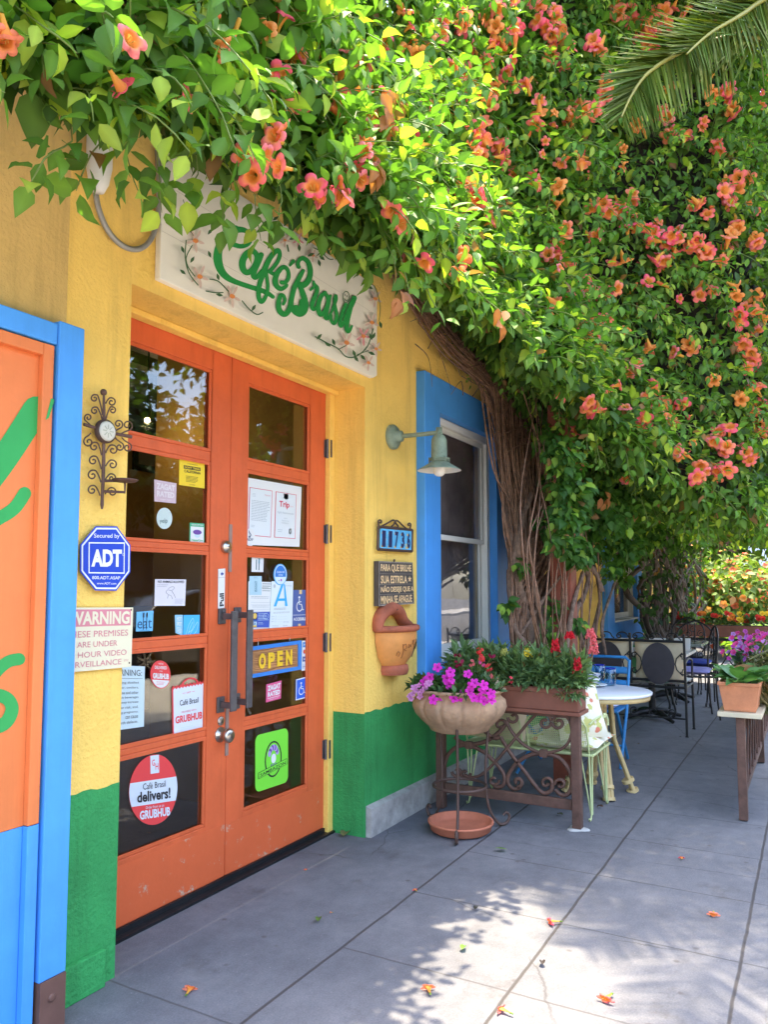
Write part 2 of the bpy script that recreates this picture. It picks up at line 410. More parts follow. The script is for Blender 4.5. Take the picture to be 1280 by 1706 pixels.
# ================================================================== SETTING: ground
def concrete():
    m, t, b, N, L = nodes('sidewalk concrete')
    tc = N.new('ShaderNodeTexCoord')
    def noise(sc, det=6, ro=.6):
        n = N.new('ShaderNodeTexNoise'); n.inputs['Scale'].default_value = sc; n.inputs['Detail'].default_value = det; n.inputs['Roughness'].default_value = ro
        L.new(tc.outputs['Object'], n.inputs['Vector']); return n
    def ramp(f, p0, c0, p1, c1):
        r = N.new('ShaderNodeValToRGB'); r.color_ramp.elements[0].position = p0; r.color_ramp.elements[1].position = p1
        r.color_ramp.elements[0].color = (*c0, 1); r.color_ramp.elements[1].color = (*c1, 1); L.new(f, r.inputs['Fac']); return r.outputs['Color']
    def mixc(f, a, c, mode='MIX'):
        x = N.new('ShaderNodeMix'); x.data_type = 'RGBA'; x.blend_type = mode
        if isinstance(f, float): x.inputs['Factor'].default_value = f
        else: L.new(f, x.inputs['Factor'])
        L.new(a, x.inputs['A'])
        if isinstance(c, tuple): x.inputs['B'].default_value = (*c, 1)
        else: L.new(c, x.inputs['B'])
        return x.outputs['Result']
    base = ramp(noise(1.1).outputs['Fac'], .3, (.108,.112,.127), .72, (.174,.175,.186))
    base = mixc(.85, base, ramp(noise(7, 10, .75).outputs['Fac'], .3, (.66,.66,.66), .7, (1.15,1.14,1.12)), 'MULTIPLY')
    base = mixc(.5, base, ramp(noise(140, 3, .7).outputs['Fac'], .3, (.6,.6,.6), .7, (1.3,1.3,1.3)), 'MULTIPLY')
    spots = ramp(noise(3.3, 7, .75).outputs['Fac'], .58, (0,0,0), .70, (.65,.65,.65))
    base = mixc(spots, base, (.075,.07,.07))
    pale = ramp(noise(1.7, 8, .7).outputs['Fac'], .56, (0,0,0), .72, (.5,.5,.5))
    base = mixc(pale, base, (.21,.207,.21))
    v = N.new('ShaderNodeTexVoronoi'); v.inputs['Scale'].default_value = 5.5; v.inputs['Randomness'].default_value = 1
    L.new(tc.outputs['Object'], v.inputs['Vector'])
    base = mixc(ramp(v.outputs['Distance'], .04, (.7,.7,.7), .085, (0,0,0)), base, (.07,.062,.06))
    vd = N.new('ShaderNodeTexVoronoi'); vd.feature = 'DISTANCE_TO_EDGE'; vd.inputs['Scale'].default_value = .85
    wn = N.new('ShaderNodeMix'); wn.data_type = 'RGBA'; wn.inputs['Factor'].default_value = .10; L.new(tc.outputs['Object'], wn.inputs['A']); L.new(noise(3.5, 6).outputs['Color'], wn.inputs['B'])
    L.new(wn.outputs['Result'], vd.inputs['Vector'])
    gap = ramp(noise(1.3, 2).outputs['Fac'], .50, (0,0,0), .58, (.75,.75,.75))
    base = mixc(mixc(1.0, ramp(vd.outputs['Distance'], .0015, (1,1,1), .004, (0,0,0)), gap, 'MULTIPLY'), base, (.05,.047,.046))
    grit = ramp(noise(60, 4, .8).outputs['Fac'], .63, (0,0,0), .69, (.55,.55,.55))
    base = mixc(grit, base, (.30,.295,.29))
    # scored joints of the slabs
    sp = N.new('ShaderNodeSeparateXYZ'); L.new(tc.outputs['Object'], sp.inputs[0])
    wob = noise(4, 3)
    def math_(op, a, c=None):
        x = N.new('ShaderNodeMath'); x.operation = op
        for i, q in enumerate((a, c)):
            if q is None: continue
            if isinstance(q, (int, float)): x.inputs[i].default_value = q
            else: L.new(q, x.inputs[i])
        return x.outputs[0]
    def dist(axis, off, per):
        a = math_('ADD', sp.outputs[axis], math_('MULTIPLY', math_('SUBTRACT', wob.outputs['Fac'], .5), .012))
        f = math_('FRACT', math_('DIVIDE', math_('SUBTRACT', a, off), per))
        return math_('MULTIPLY', math_('SUBTRACT', .5, math_('ABSOLUTE', math_('SUBTRACT', f, .5))), per)
    dy = dist('Y', 1.615, .665)
    dx = math_('ADD', dist('X', 1.96, .605), math_('MULTIPLY', math_('GREATER_THAN', sp.outputs['Y'], 1.615), math_('MULTIPLY', math_('GREATER_THAN', sp.outputs['X'], 2.2), 9.0)))
    dy2 = math_('ADD', dy, math_('MULTIPLY', math_('GREATER_THAN', sp.outputs['Y'], 1.9), 9.0))
    my = ramp(dy2, .0035, (1,1,1), .0075, (0,0,0))
    mxx = ramp(dx, .002, (.8,.8,.8), .005, (0,0,0))
    line = mixc(1.0, my, mxx, 'LIGHTEN')
    base = mixc(line, base, (.045,.04,.038))
    L.new(base, b.inputs['Base Color']); b.inputs['Roughness'].default_value = .85
    bp = N.new('ShaderNodeBump'); bp.inputs['Strength'].default_value = .5; bp.inputs['Distance'].default_value = .006
    hh = mixc(line, ramp(noise(120, 4).outputs['Fac'], 0, (.4,.4,.4), 1, (.6,.6,.6)), (0.0,0.0,0.0))
    L.new(hh, bp.inputs['Height']); L.new(bp.outputs['Normal'], b.inputs['Normal'])
    return m
m_conc = concrete()
m_road = mat('asphalt', (.10,.095,.09), .9, .25, 8, .4, 120)
m_kerb = mat('kerb concrete', (.33,.31,.28), .85, .2, 6, .2, 60)
struct(MB().box(-60, 90, -60, 60, -.6, -.16).build('ground', m_road))
struct(MB().box(-40, 60, -3.6, 2.47, -.3, 0).build('sidewalk', m_conc))
struct(MB().box(-40, 60, -3.6, -.95, -.2, .004).build('bounce_strip', mat('pale bounce strip', (.46,.42,.35), .85, .15, 3, .2, 60)))  # unseen pale strip, added to bounce warm light onto the facade and vine
struct(MB().box(-40, 60, -3.76, -3.602, -.3, .004).build('kerb', m_kerb))
struct(MB().box(-60, 90, -12.5, -3.765, -.155, -.13).build('road', m_road))
struct(MB().box(-40, 60, -15.5, -12.505, -.3, 0.0).build('opposite_sidewalk', m_kerb))

# ================================================================== CAFE BUILDING
cafe = thing('cafe_building', 'yellow and green stucco corner cafe with orange double doors and blue window surrounds', 'building', (3.0, 2.5, 0))
def holes_panel(mb, xs, zs, solid, Y, depth, m=0):
    """front faces of the solid cells of a wall sheet at Y, with reveals going back by depth around every opening"""
    nx, nz = len(xs)-1, len(zs)-1
    S_ = lambda i, j: 0 <= i < nx and 0 <= j < nz and solid(i, j)
    for i in range(nx):
        for j in range(nz):
            if not S_(i, j): continue
            x0, x1, z0, z1 = xs[i], xs[i+1], zs[j], zs[j+1]
            mb.poly([(x0,Y,z0),(x1,Y,z0),(x1,Y,z1),(x0,Y,z1)], m)
            if not S_(i+1, j): mb.poly([(x1,Y,z0),(x1,Y+depth,z0),(x1,Y+depth,z1),(x1,Y,z1)], m)
            if not S_(i-1, j): mb.poly([(x0,Y+depth,z0),(x0,Y,z0),(x0,Y,z1),(x0,Y+depth,z1)], m)
            if not S_(i, j+1): mb.poly([(x0,Y,z1),(x1,Y,z1),(x1,Y+depth,z1),(x0,Y+depth,z1)], m)
            if not S_(i, j-1): mb.poly([(x0,Y+depth,z0),(x1,Y+depth,z0),(x1,Y,z0),(x0,Y,z0)], m)
    return mb
TOP = 4.6
DX0, DX1, DZ = 1.985, 3.70, 2.492
W1 = (4.575, 5.60, .875, 2.515)
W2 = (9.55, 10.95, .93, 2.40)
GZ = .663                              # top of the green band
def op(x, z):
    if DX0 < x < DX1 and z < DZ: return True
    for W in (W1, W2):
        if W[0] < x < W[1] and W[2] < z < W[3]: return True
    return False
xs = [1.704, DX0, DX1, W1[0], W1[1], W2[0], W2[1], 14.5]
zs = [GZ, W1[2], W2[2], W2[3], DZ, W1[3], TOP]
holes_panel(MB(), xs, zs, lambda i, j: not op((xs[i]+xs[i+1])/2, (zs[j]+zs[j+1])/2), YF, .23).build('wall', m_yel, cafe)
MB().box(-3, 1.704, YF, YF+.23, 0, TOP).build('wall', m_och, cafe)['label'] = 'dull ochre stretch of wall above the blue frame'
xg = [1.7045, DX0, DX1, 14.5]; zg = [.0, GZ]
holes_panel(MB(), xg, zg, lambda i, j: i != 1, YF-.001, .231).build('dado', m_grn, cafe)['label'] = 'green band along the foot of the wall'
for i, (xa, xb) in enumerate(((1.7045, DX0), (DX1, 4.34), (5.985, 9.195))):      # the hand painted edge of the green band
    n = max(6, int((xb-xa)/.03)); top_ = [(xa+(xb-xa)*k/n, YF-.0012, GZ+.004+.004*math.sin(k*1.7+i)+.003*math.sin(k*.63)+random.uniform(0,.002)) for k in range(n+1)]
    MB().add([(x, y, GZ-.001) for x, y, z in top_] + top_, [(k, k+1, n+2+k, n+1+k) for k in range(n)]).build('dado_edge', m_grn, cafe)
# base course: bare concrete right of the doors, green skirting under the left pier
MB().add([(3.715,2.155,0),(14.5,2.155,0),(14.5,2.155,.10),(3.715,2.155,.15),(3.715,2.188,0),(14.5,2.188,0),(14.5,2.188,.115),(3.715,2.188,.165)],
         [(0,1,2,3),(3,2,6,7),(0,3,7,4)]).build('plinth', m_plin, cafe)
MB().box(1.72, 1.925, 2.165, 2.188, 0, .125).build('plinth', m_grn, cafe, bevel=.004)
MB().box(-3, 14.5, YF+.005, 7.4, TOP, TOP+.25).build('roof', m_gray, cafe)
MB().box(1.70, 14.5, 2.07, 2.186, 3.315, 3.40).build('gutter', m_gray, cafe, bevel=.006)
# soffit moulding over the doors
MB().box(DX0+.001, DX1-.001, YD-.06, YD-.004, DZ-.028, DZ-.001).build('door_stop', m_yel, cafe, bevel=.006)
# inside
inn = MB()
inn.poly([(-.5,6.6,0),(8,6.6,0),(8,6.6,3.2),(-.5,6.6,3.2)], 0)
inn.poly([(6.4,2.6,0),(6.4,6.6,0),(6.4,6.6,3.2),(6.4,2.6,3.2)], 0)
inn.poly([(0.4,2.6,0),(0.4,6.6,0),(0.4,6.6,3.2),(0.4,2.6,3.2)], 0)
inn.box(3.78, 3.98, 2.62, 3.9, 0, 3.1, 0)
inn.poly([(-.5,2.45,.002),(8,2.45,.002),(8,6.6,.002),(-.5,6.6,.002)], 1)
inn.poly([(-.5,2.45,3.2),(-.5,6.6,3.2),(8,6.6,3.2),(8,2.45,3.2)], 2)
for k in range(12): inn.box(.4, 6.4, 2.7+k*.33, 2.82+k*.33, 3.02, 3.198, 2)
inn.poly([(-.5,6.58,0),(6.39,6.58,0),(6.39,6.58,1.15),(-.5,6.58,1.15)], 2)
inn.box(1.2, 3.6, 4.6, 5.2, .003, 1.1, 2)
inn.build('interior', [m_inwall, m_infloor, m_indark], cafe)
m_bulb = emit('warm bulb', (1, .62, .22), 18)
for (px, py, Y) in ((245,700,3.6),(332,716,3.8),(453,751,3.5),(268,710,4.6)):
    p = onY(px, py, Y)
    t = thing('track_lamp', 'small warm spotlight glowing under the dark ceiling behind the door glass', 'lamp', tuple(p), 'spotlights inside the cafe')
    MB().ball(p, .016).build('bulb', m_bulb, t)
    ld = bpy.data.lights.new('lamp light', 'POINT'); ld.energy = .8; ld.color = (1,.72,.38); ld.shadow_soft_size = .03
    lo = bpy.data.objects.new('lamp_light', ld); COL.objects.link(lo); lo.parent = t; lo.location = (0,0,-.03)
    MB().lathe([(.02,.012),(.026,.06),(.012,.09),(.006,.10),(.005, 3.05-p[2])], p, 10).build('lamp_shade', m_black, t)
for (px, py, wd, ht) in ((300,765,.42,.5),(241,755,.36,.42),(352,790,.4,.5)):
    p = onY(px, py, 6.56); x, _, z = p
    t = thing('picture', {300:'dark framed picture on the inner wall above the yellow litter notice',241:'dark framed picture on the inner wall at the left door edge',352:'dark framed picture on the inner wall partly behind the door stile'}[px], 'picture', (x,6.57,z), 'framed pictures inside')
    mb = MB(); mb.box(x-wd/2, x+wd/2, 6.53, 6.56, z-ht/2, z+ht/2); mb.build('frame', m_black, t)
    MB().box(x-wd/3, x+wd/3, 6.522, 6.529, z-ht/3, z+ht/3).build('print', flat('old photograph', (.25,.2,.15)), t)

# ------------------------------------------------------------------ doors
DC = 2.829
Zm = [(1.985,2.372),(1.548,1.94),(1.137,1.524),(.715,1.105),(.29,.69)]   # panes, top to bottom
def leaf(x0, x1, gx0, gx1, name_label):
    fr = MB()
    y0, y1 = YD, YD+.045
    fr.box(x0, gx0, y0, y1, .035, 2.478); fr.box(gx1, x1, y0, y1, .035, 2.478)
    prev = 2.478
    for (b, t) in Zm:
        fr.box(gx0, gx1, y0+(.004 if prev < 2.4 else 0), y1, t, prev); prev = b
    fr.box(gx0, gx1, y0, y1, .035, prev)
    d = fr.build('door', m_ora, cafe, bevel=.003)
    d['label'] = name_label
    # moulded beads round every pane
    bd = MB()
    for (b, t) in Zm:
        w_ = .014
        bd.box(gx0, gx1, y0+.002, y0+.014, t-w_, t); bd.box(gx0, gx1, y0+.002, y0+.014, b, b+w_)
        bd.box(gx0, gx0+w_, y0+.002, y0+.014, b+w_, t-w_); bd.box(gx1-w_, gx1, y0+.002, y0+.014, b+w_, t-w_)
    bd.build('glazing_bead', m_ora, d, bevel=.004)
    for (b, t) in Zm:
        MB().box(gx0+.001, gx1-.001, YG, YG+.005, b+.001, t-.001).build('pane', m_glass, d)
    return d
dl = leaf(1.99, DC-.002, 2.10, 2.692, 'door leaf with the deadbolt, knob and white pull notice')
dr = leaf(DC+.002, 3.648, 2.952, 3.492, 'door leaf hung on the hinges at the right jamb')
# worn lower rails
MB().box(2.0, DC-.006, YD-.0015, YD-.0005, .04, .27).build('kick_rail', m_oraworn, dl)
MB().box(DC+.006, 3.64, YD-.0015, YD-.0005, .04, .265).build('kick_rail', m_oraworn, dr)
MB().box(3.65, DX1-.001, YD-.03, YD+.05, .0, DZ-.001).build('door_frame', m_yel, cafe, bevel=.004)
MB().box(1.9, DX0, YD-.004, YD+.05, .0, DZ-.001).build('door_frame', m_yel, cafe)
MB().box(1.986, 3.699, YD-.045, YD+.06, 0, .012).box(1.99, 3.645, YD-.012, YD+.02, .0125, .034).build('threshold', m_rubber, cafe)
for z in (2.15, 1.66, 1.05, .46):
    h = MB(); h.tube([(3.6495,YD-.012,z-.055),(3.6495,YD-.012,z+.055)], .009, 10)
    for q in (-.02,.02): h.tube([(3.6495,YD-.012,z+q-.001),(3.6495,YD-.012,z+q+.001)], .0098, 10)
    h.box(3.632,3.648,YD-.0035,YD-.0005,z-.05,z+.05); h.box(3.652,3.668,YD-.034,YD-.0305,z-.05,z+.05)
    h.build('hinge', m_pull, dr)
# weather strips on the meeting stiles
def zat(px, py): return onY(px, py, YD)[2]
zA, zB, zC, zD_ = zat(386,874), zat(386,953), zat(378,1177), zat(378,1258)
MB().box(DC-.008, DC+.012, YD-.006, YD-.0005, zB, zA).build('weather_strip', m_astr, dr)
MB().box(DC-.012, DC+.008, YD-.006, YD-.0005, zD_, zC).build('weather_strip', m_astr, dl)
def pull(door, px, ptop, pbot, hang):
    x = onY(px, ptop, YD)[0]; zt, zb = zat(px, ptop), zat(px, pbot)
    h = MB()
    for z in (zt-.035, zb+.035):
        h.box(x-.024, x+.024, YD-.012, YD-.0005, z-.036, z+.036)
        h.box(x-.010, x+.010, YD-.075, YD-.0125, z-.014, z+.014)
        h.lathe([(.0,-.0),(.009,.0),(.009,.006),(0,.006)], (x+.0,YD-.0125,z+.022), 10, axis='Y')
    x2 = x + hang
    h.box(x2-.020, x2+.020, YD-.088, YD-.0755, zb+.01, zt-.01)
    return h.build('pull_handle', m_pull, door, bevel=.003)
pull(dl, 368, 1014, 1186, .0)
pull(dr, 394, 1012, 1180, .0)
# deadbolt, key cylinder, knob
for (px, py, r_, nm) in ((374,911,.030,'deadbolt'),(367,1201,.021,'keyhole'),(366,1224,.033,'knob')):
    p = onY(px, py, YD)
    k = MB()
    if nm == 'keyhole': prof = [(r_,0),(r_,.005),(r_*.8,.008),(0,.008)]
    elif nm == 'deadbolt': prof = [(r_,0),(r_,.010),(r_*.92,.022),(r_*.55,.024),(r_*.5,.03),(0,.03)]
    else: prof = [(r_*1.05,0),(r_*1.05,.006),(r_*.5,.012),(r_*.55,.03),(r_*.98,.045),(r_*.98,.06),(r_*.7,.068),(0,.069)]
    k.lathe(prof, (p[0], YD-.0005, p[2]), 22, axis='Y')
    k.box(p[0]-.002, p[0]+.002, YD-.0005-prof[-1][1]-.001, YD-prof[-1][1], p[2]-.008, p[2]+.008, 1)
    k.build(nm, [m_steel, m_black], dl)

# ------------------------------------------------------------------ windows with blue surrounds
def window(W, x0, x1, z0, z1, full=True):
    gx0, gx1, gz0, gz1 = W
    sx = [x0, gx0, gx1, x1]; sz = [z0, gz0, gz1, z1]
    su = holes_panel(MB(), sx, sz, lambda i, j: not (i == 1 and j == 1), 2.125, .064)
    s_ = su.build('window_surround', m_blue, cafe, bevel=.006)
    fr = MB(); t = .05
    yA, yB = 2.186, 2.26
    fr.box(gx0, gx0+t, yA, yB, gz0, gz1); fr.box(gx1-t, gx1, yA, yB, gz0, gz1); fr.box(gx0+t, gx1-t, yA, yB, gz1-t, gz1); fr.box(gx0+t, gx1-t, yA, yB, gz0, gz0+.03)
    fr.box(gx0+.002, gx1-.002, 2.118, 2.1855, gz0+.001, gz0+.022)
    f = fr.build('window', m_white, cafe, bevel=.004)
    zm = gz0 + (gz1-gz0)*.505
    sa = MB(); a0, a1 = gx0+t+.002, gx1-t-.002
    for (zb, zt, yy) in ((gz0+.032, zm+.018, 2.235), (zm-.018, gz1-t-.002, 2.212)):
        q = .042
        sa.box(a0, a0+q, yy, yy+.022, zb, zt); sa.box(a1-q, a1, yy, yy+.022, zb, zt)
        sa.box(a0+q, a1-q, yy, yy+.022, zb, zb+(.065 if zb < zm-.1 else .034)); sa.box(a0+q, a1-q, yy, yy+.022, zt-.034, zt)
    sa.build('sash', m_white, f, bevel=.003)
    MB().box(a0+.01, a1-.01, 2.245, 2.249, gz0+.05, zm+.01).box(a0+.01, a1-.01, 2.222, 2.226, zm-.005, gz1-t-.01).build('pane', m_wglass, f)
    MB().box(gx0-.2, gx1+.2, 2.31, 2.32, gz0-.3, gz1+.2).build('glass_backing', m_indark if not full else mat('light catching backing', (.50,.42,.40), .8, .35, 3), f)  # panel added close behind the glass to catch light from outside
window(W1, 4.345, 5.98, GZ+.004, 2.745)
window(W2, 9.2, 11.3, GZ+.004, 2.6)
MB().box(8.6, 14.4, 2.6, 2.62, .3, 3).build('interior', m_indark, cafe)

# ================================================================== LEFT PAINTED BOARD IN ITS BLUE FRAME
pb = thing('painted_board', 'tall orange board with green hand painted letters in a blue timber frame', 'sign board', (1.3, 2.1, 0))
bx1, fx0, fx1 = 1.592, 1.602, 1.698
YB = 2.10
MB().box(fx0, fx1, YB-.012, 2.186, .165, 2.215).build('frame', m_blue, pb, bevel=.004)
MB().box(-.6, fx0-.001, YB-.004, 2.186, 2.135, 2.205).build('frame', m_blue, pb, bevel=.004)
MB().box(fx0+.002, fx1-.002, YB-.016, 2.17, .0, .1645).lathe([(.012,0),(.012,.004),(.008,.006),(0,.006)], (1.645, YB-.016, .11), 14, axis='Y').build('base_plate', m_plum, pb)
MB().box(-.6, bx1-.04, YB+.02, 2.18, .64, 2.128).build('panel', m_panel, pb)
MB().box(bx1-.039, bx1, YB-.002, 2.18, .64, 2.13).box(-.6, bx1-.0395, YB-.002, 2.18, 2.09, 2.1295).build('panel_trim', m_panel, pb, bevel=.003)
MB().box(-.6, bx1-.04, YB+.02, 2.18, .0, .638).box(bx1-.039, bx1, YB-.002, 2.18, .0, .638).build('kick_panel', m_blue, pb, bevel=.002)
gl = MB()
def mp(x, y, l): 
    p = onY(x, y, YB); return (p[0], YB+.0185-l, p[2])
sc = 150/337
def c8(pts): return [(x*sc, y*sc+640) for x, y in pts]
def letter():
    global gl
    gl.build('letter', m_sgreen, pb); gl = MB()
stroke(gl, c8([(-160,560),(-60,400),(20,290),(90,185),(148,92)]), [44]*5, mp)
stroke(gl, c8([(-120,490),(-40,520),(20,495),(70,460),(105,408)]), [22]*5, mp); letter()
stroke(gl, c8([(-90,1290),(-60,1180),(-10,1090),(40,1042),(85,1030)]), [20]*5, mp)
stroke(gl, c8([(-60,1230),(-10,1170),(38,1178),(58,1215),(40,1262),(0,1285),(-50,1270)]), [22]*7, mp)
letter()
g2 = MB()
def mp2(x, y, l):
    p = onY(x, y, YB-.002); return (p[0], YB-.0035-l, p[2])
g2.poly([mp2(84,664,0), mp2(75,700,0), mp2(80.5,696,0), mp2(89.5,668,0), mp2(88.5,665,0)])
g2.build('letter', m_sgreen, pb)

# ================================================================== SIGNS ON THE FACADE
def c1(p): return [(x/9.143+340, y/9.143+360) for x, y in p]
def c2(p): return [(x/8.533+450, y/8.533+410) for x, y in p]
YS = 2.158
sb = thing('cafe_sign', 'off white painted board with green cafe name lettering and pink flowers above the doors', 'sign', (2.94, 2.19, 2.545))
sgn = MB()
sgn.prism([(2.094,YS,2.543),(3.74,YS,2.552),(3.783,YS,2.575),(3.783,YS,3.075),(3.73,YS,3.10),(2.094,YS,3.09)], (0,.03,0))
sgn.build('board', m_board, sb, bevel=.004)
for z in (2.735, 2.93): MB().box(2.098, 3.779, YS-.0006, YS-.0001, z-.0007, z+.0007).build('board_joint', flat('pale joint', (.52,.49,.42)), sb)
def ms(x, y, l):
    p = onY(x, y, YS); return (p[0], YS-.0008-l, p[2])
def sgw(pts, w, conv, k):  # crop-space widths
    return conv(pts), [q/k for q in (w if hasattr(w,'__len__') else [w]*len(pts))]
lt = MB()
A_, B_ = (c1, 9.143), (c2, 8.533)
_lift[0] = 0
for pts, wd, (cv, k) in [
  ([(470,195),(360,290),(270,400),(215,520),(205,660),(245,810),(335,925),(480,1005),(700,1080),(860,1130),(970,1180),(1045,1232)], [110,140,135,130,135,120,100,80,75,75,70,60], A_),
  ([(380,400),(460,440),(560,462),(660,425),(705,345),(680,265),(600,215),(500,210),(420,235),(370,300)], [70,75,70,75,65,65,80,100,110,100], A_),
  ([(730,525),(640,580),(580,690),(585,800),(640,860),(715,830),(780,730),(800,630),(770,560),(720,525)], [90,100,105,100,90,85,85,80,80,85], A_),
  ([(860,595),(820,700),(760,830),(745,910),(775,940),(830,890),(870,840)], [85,85,85,85,70,60,60], A_),
  ([(985,850),(1060,770),(1120,680),(1145,590),(1120,525),(1060,560),(990,650),(935,760),(890,880),(845,1010),(820,1130),(825,1250),(860,1305),(910,1265),(950,1160),(960,1050),(945,940),(930,860)], [60,60,60,60,70,75,80,85,85,75,70,70,75,60,55,55,55,60], A_),
  ([(-30,360),(40,400),(90,390),(130,350)], [50,55,60,55], B_),
  ([(150,520),(210,515),(252,450),(245,360),(200,305),(140,325),(85,400),(60,490),(80,570),(140,612),(200,585),(222,560)], [60,55,55,55,60,65,75,80,75,65,55,50], B_),
  ([(270,280),(318,220)], [32,58], B_),
  ([(392,300),(382,250),(410,195),(465,180),(525,230),(555,320),(555,420),(520,510),(455,560),(390,540)], [60,55,55,65,70,75,75,80,85,75], B_),
  ([(455,355),(415,430),(365,520),(320,630),(290,760),(270,870),(215,965),(150,960),(105,880),(110,770),(140,700),(180,720),(195,780),(170,830)], [50,65,70,70,70,80,75,80,75,65,55,50,45,40], B_),
  ([(400,560),(440,650),(475,760),(485,860),(455,940),(400,975),(340,940),(285,880)], [60,75,85,90,95,75,80,70], B_),
  ([(380,940),(440,900),(430,790)], [120,110,70], B_),
  ([(300,880),(350,880)], [60,80], B_),
  ([(555,630),(590,600)], [30,40], B_),
  ([(600,510),(615,560),(650,600),(640,680),(595,780),(575,860),(600,905),(655,860)], [35,55,60,60,65,60,50,40], B_),
  ([(765,665),(715,710),(675,800),(665,900),(700,980),(755,930),(790,850),(805,760),(775,690)], [50,60,65,70,65,50,50,50,50], B_),
  ([(835,710),(810,820),(785,930),(770,1020),(800,1030),(850,950),(890,850),(925,760),(915,705),(895,770),(905,870),(925,970),(915,1070),(880,1105),(845,1050),(845,990)], [40,55,55,60,45,35,40,35,35,40,45,50,50,50,45,40], B_),
  ([(1055,840),(1010,950),(975,1070),(985,1145),(1030,1080),(1080,960),(1130,850),(1175,745)], [55,55,55,50,45,60,75,75], B_),
  ([(1120,880),(1080,1040),(1065,1150),(1085,1215),(1115,1190),(1140,1140)], [70,70,65,65,45,30], B_)]:
    p_, w_ = sgw(pts, wd, cv, k); stroke(lt, p_, w_, ms)
lt.build('lettering', m_sgreen, sb)
sm_ = MB()
ring = [(1055+44*math.cos(a), 728+80*math.sin(a)) for a in np.linspace(0, 2*math.pi, 18)]
p_, w_ = sgw(ring, 11, *B_); stroke(sm_, p_, w_, ms, 0, 3)
for q in ([(1040,690),(1042,712)], [(1068,705),(1070,727)], [(1030,750),(1048,778),(1068,785),(1078,760)]):
    p_, w_ = sgw(q, 9, *B_); stroke(sm_, p_, w_, ms, 0, 3)
sm_.build('smiley', mat('dark green ink', (.02,.10,.03), .6, .1, 4), sb)
dec = MB()
def c6(p): return [(x/3.048+240, y/3.048+300) for x, y in p]
def flo(cx, cy, r, mat_, mid=1):
    for i in range(5):
        a = i*1.2566+.3 + random.uniform(-.15,.15)
        q = [(cx+r*f*math.cos(a)*.75+r*g*-math.sin(a)*.6, cy+r*f*math.sin(a)+r*g*math.cos(a)*.6) for f, g in ((.2,0),(.6,.16),(1,0),(.6,-.16),(.2,0))]
        stroke(dec, c6(q), [1.0]*5, ms, mat_, 4)
        stroke(dec, c6([(cx+r*.22*math.cos(a)*.75, cy+r*.22*math.sin(a)), (cx+r*.85*math.cos(a)*.75, cy+r*.85*math.sin(a))]), [3.4, 2.0], ms, mat_, 3)
    stroke(dec, c6([(cx-r*.05, cy), (cx+r*.06, cy+r*.05)]), [5.5*r/48, 5.5*r/48], ms, 2, 2)
for cx, cy, r, mm in ((248,310,62,0),(268,492,62,0),(432,592,60,0),(700,308,36,0),(768,308,40,1),(840,385,36,0),(1158,605,45,0),(1140,725,50,0),(1095,795,50,1),(1008,828,58,0),(1158,860,40,0),(1118,930,42,0)): flo(cx, cy, r, mm)
for q, w_ in (([(185,315),(180,400),(200,480),(245,540)],6),([(170,110),(190,180),(200,250),(222,290)],4),([(215,340),(185,400),(195,450),(228,495)],6),([(285,570),(330,578),(372,578)],6),([(305,510),(350,522),(400,572)],6),([(470,620),(505,660),(545,688),(575,678)],6),
      ([(845,800),(900,830),(960,860),(1000,900),(1050,900),(1110,850),(1140,760)],6),([(1115,870),(1060,890)],4),([(835,350),(870,368),(910,405),(935,408)],5),([(660,232),(668,270)],6),([(630,255),(642,285)],7),([(1118,530),(1150,550),(1175,640),(1170,720)],4),([(700,338),(706,368)],8),([(1090,870),(1115,840)],3),([(1000,845),(960,865)],4)):
    stroke(dec, c6(q), [w_/3.048]*len(q), ms, 3, 5)
for x, y, a in ((165,232,1.2),(165,362,1.2),(305,270,-.9),(302,385,1.2),(214,412,-1),(165,475,.7),(345,500,1.3),(352,590,.2),(527,655,-1),(726,302,-.4),(798,310,.5),(760,352,1.5),(820,386,-.4),(876,402,.7),(862,428,1.3),(910,372,1.1),(862,800,-.8),(905,840,.6),(935,828,1.2),(1140,795,-1.1),(1125,800,1.2),(1120,550,.5),(1040,885,1.2),(1050,912,.9),(1085,905,.8),(1130,885,.4),(1175,740,1.3),(236,208,1.3),(638,203,-.6)):
    d = 17; stroke(dec, c6([(x-d*math.cos(a), y-d*math.sin(a)), (x, y), (x+d*math.cos(a), y+d*math.sin(a))]), [1.2, 5.2, .8], ms, 3, 4)
dec.build('painted_flowers', [mat('pale pink paint', (.70,.52,.44), .6, .06, 9), mat('pink paint', (.74,.33,.34), .6, .08, 9), mat('orange paint', (.78,.28,.08), .6, .06, 9), mat('deep green paint', (.05,.13,.045), .6, .15, 12)], sb)

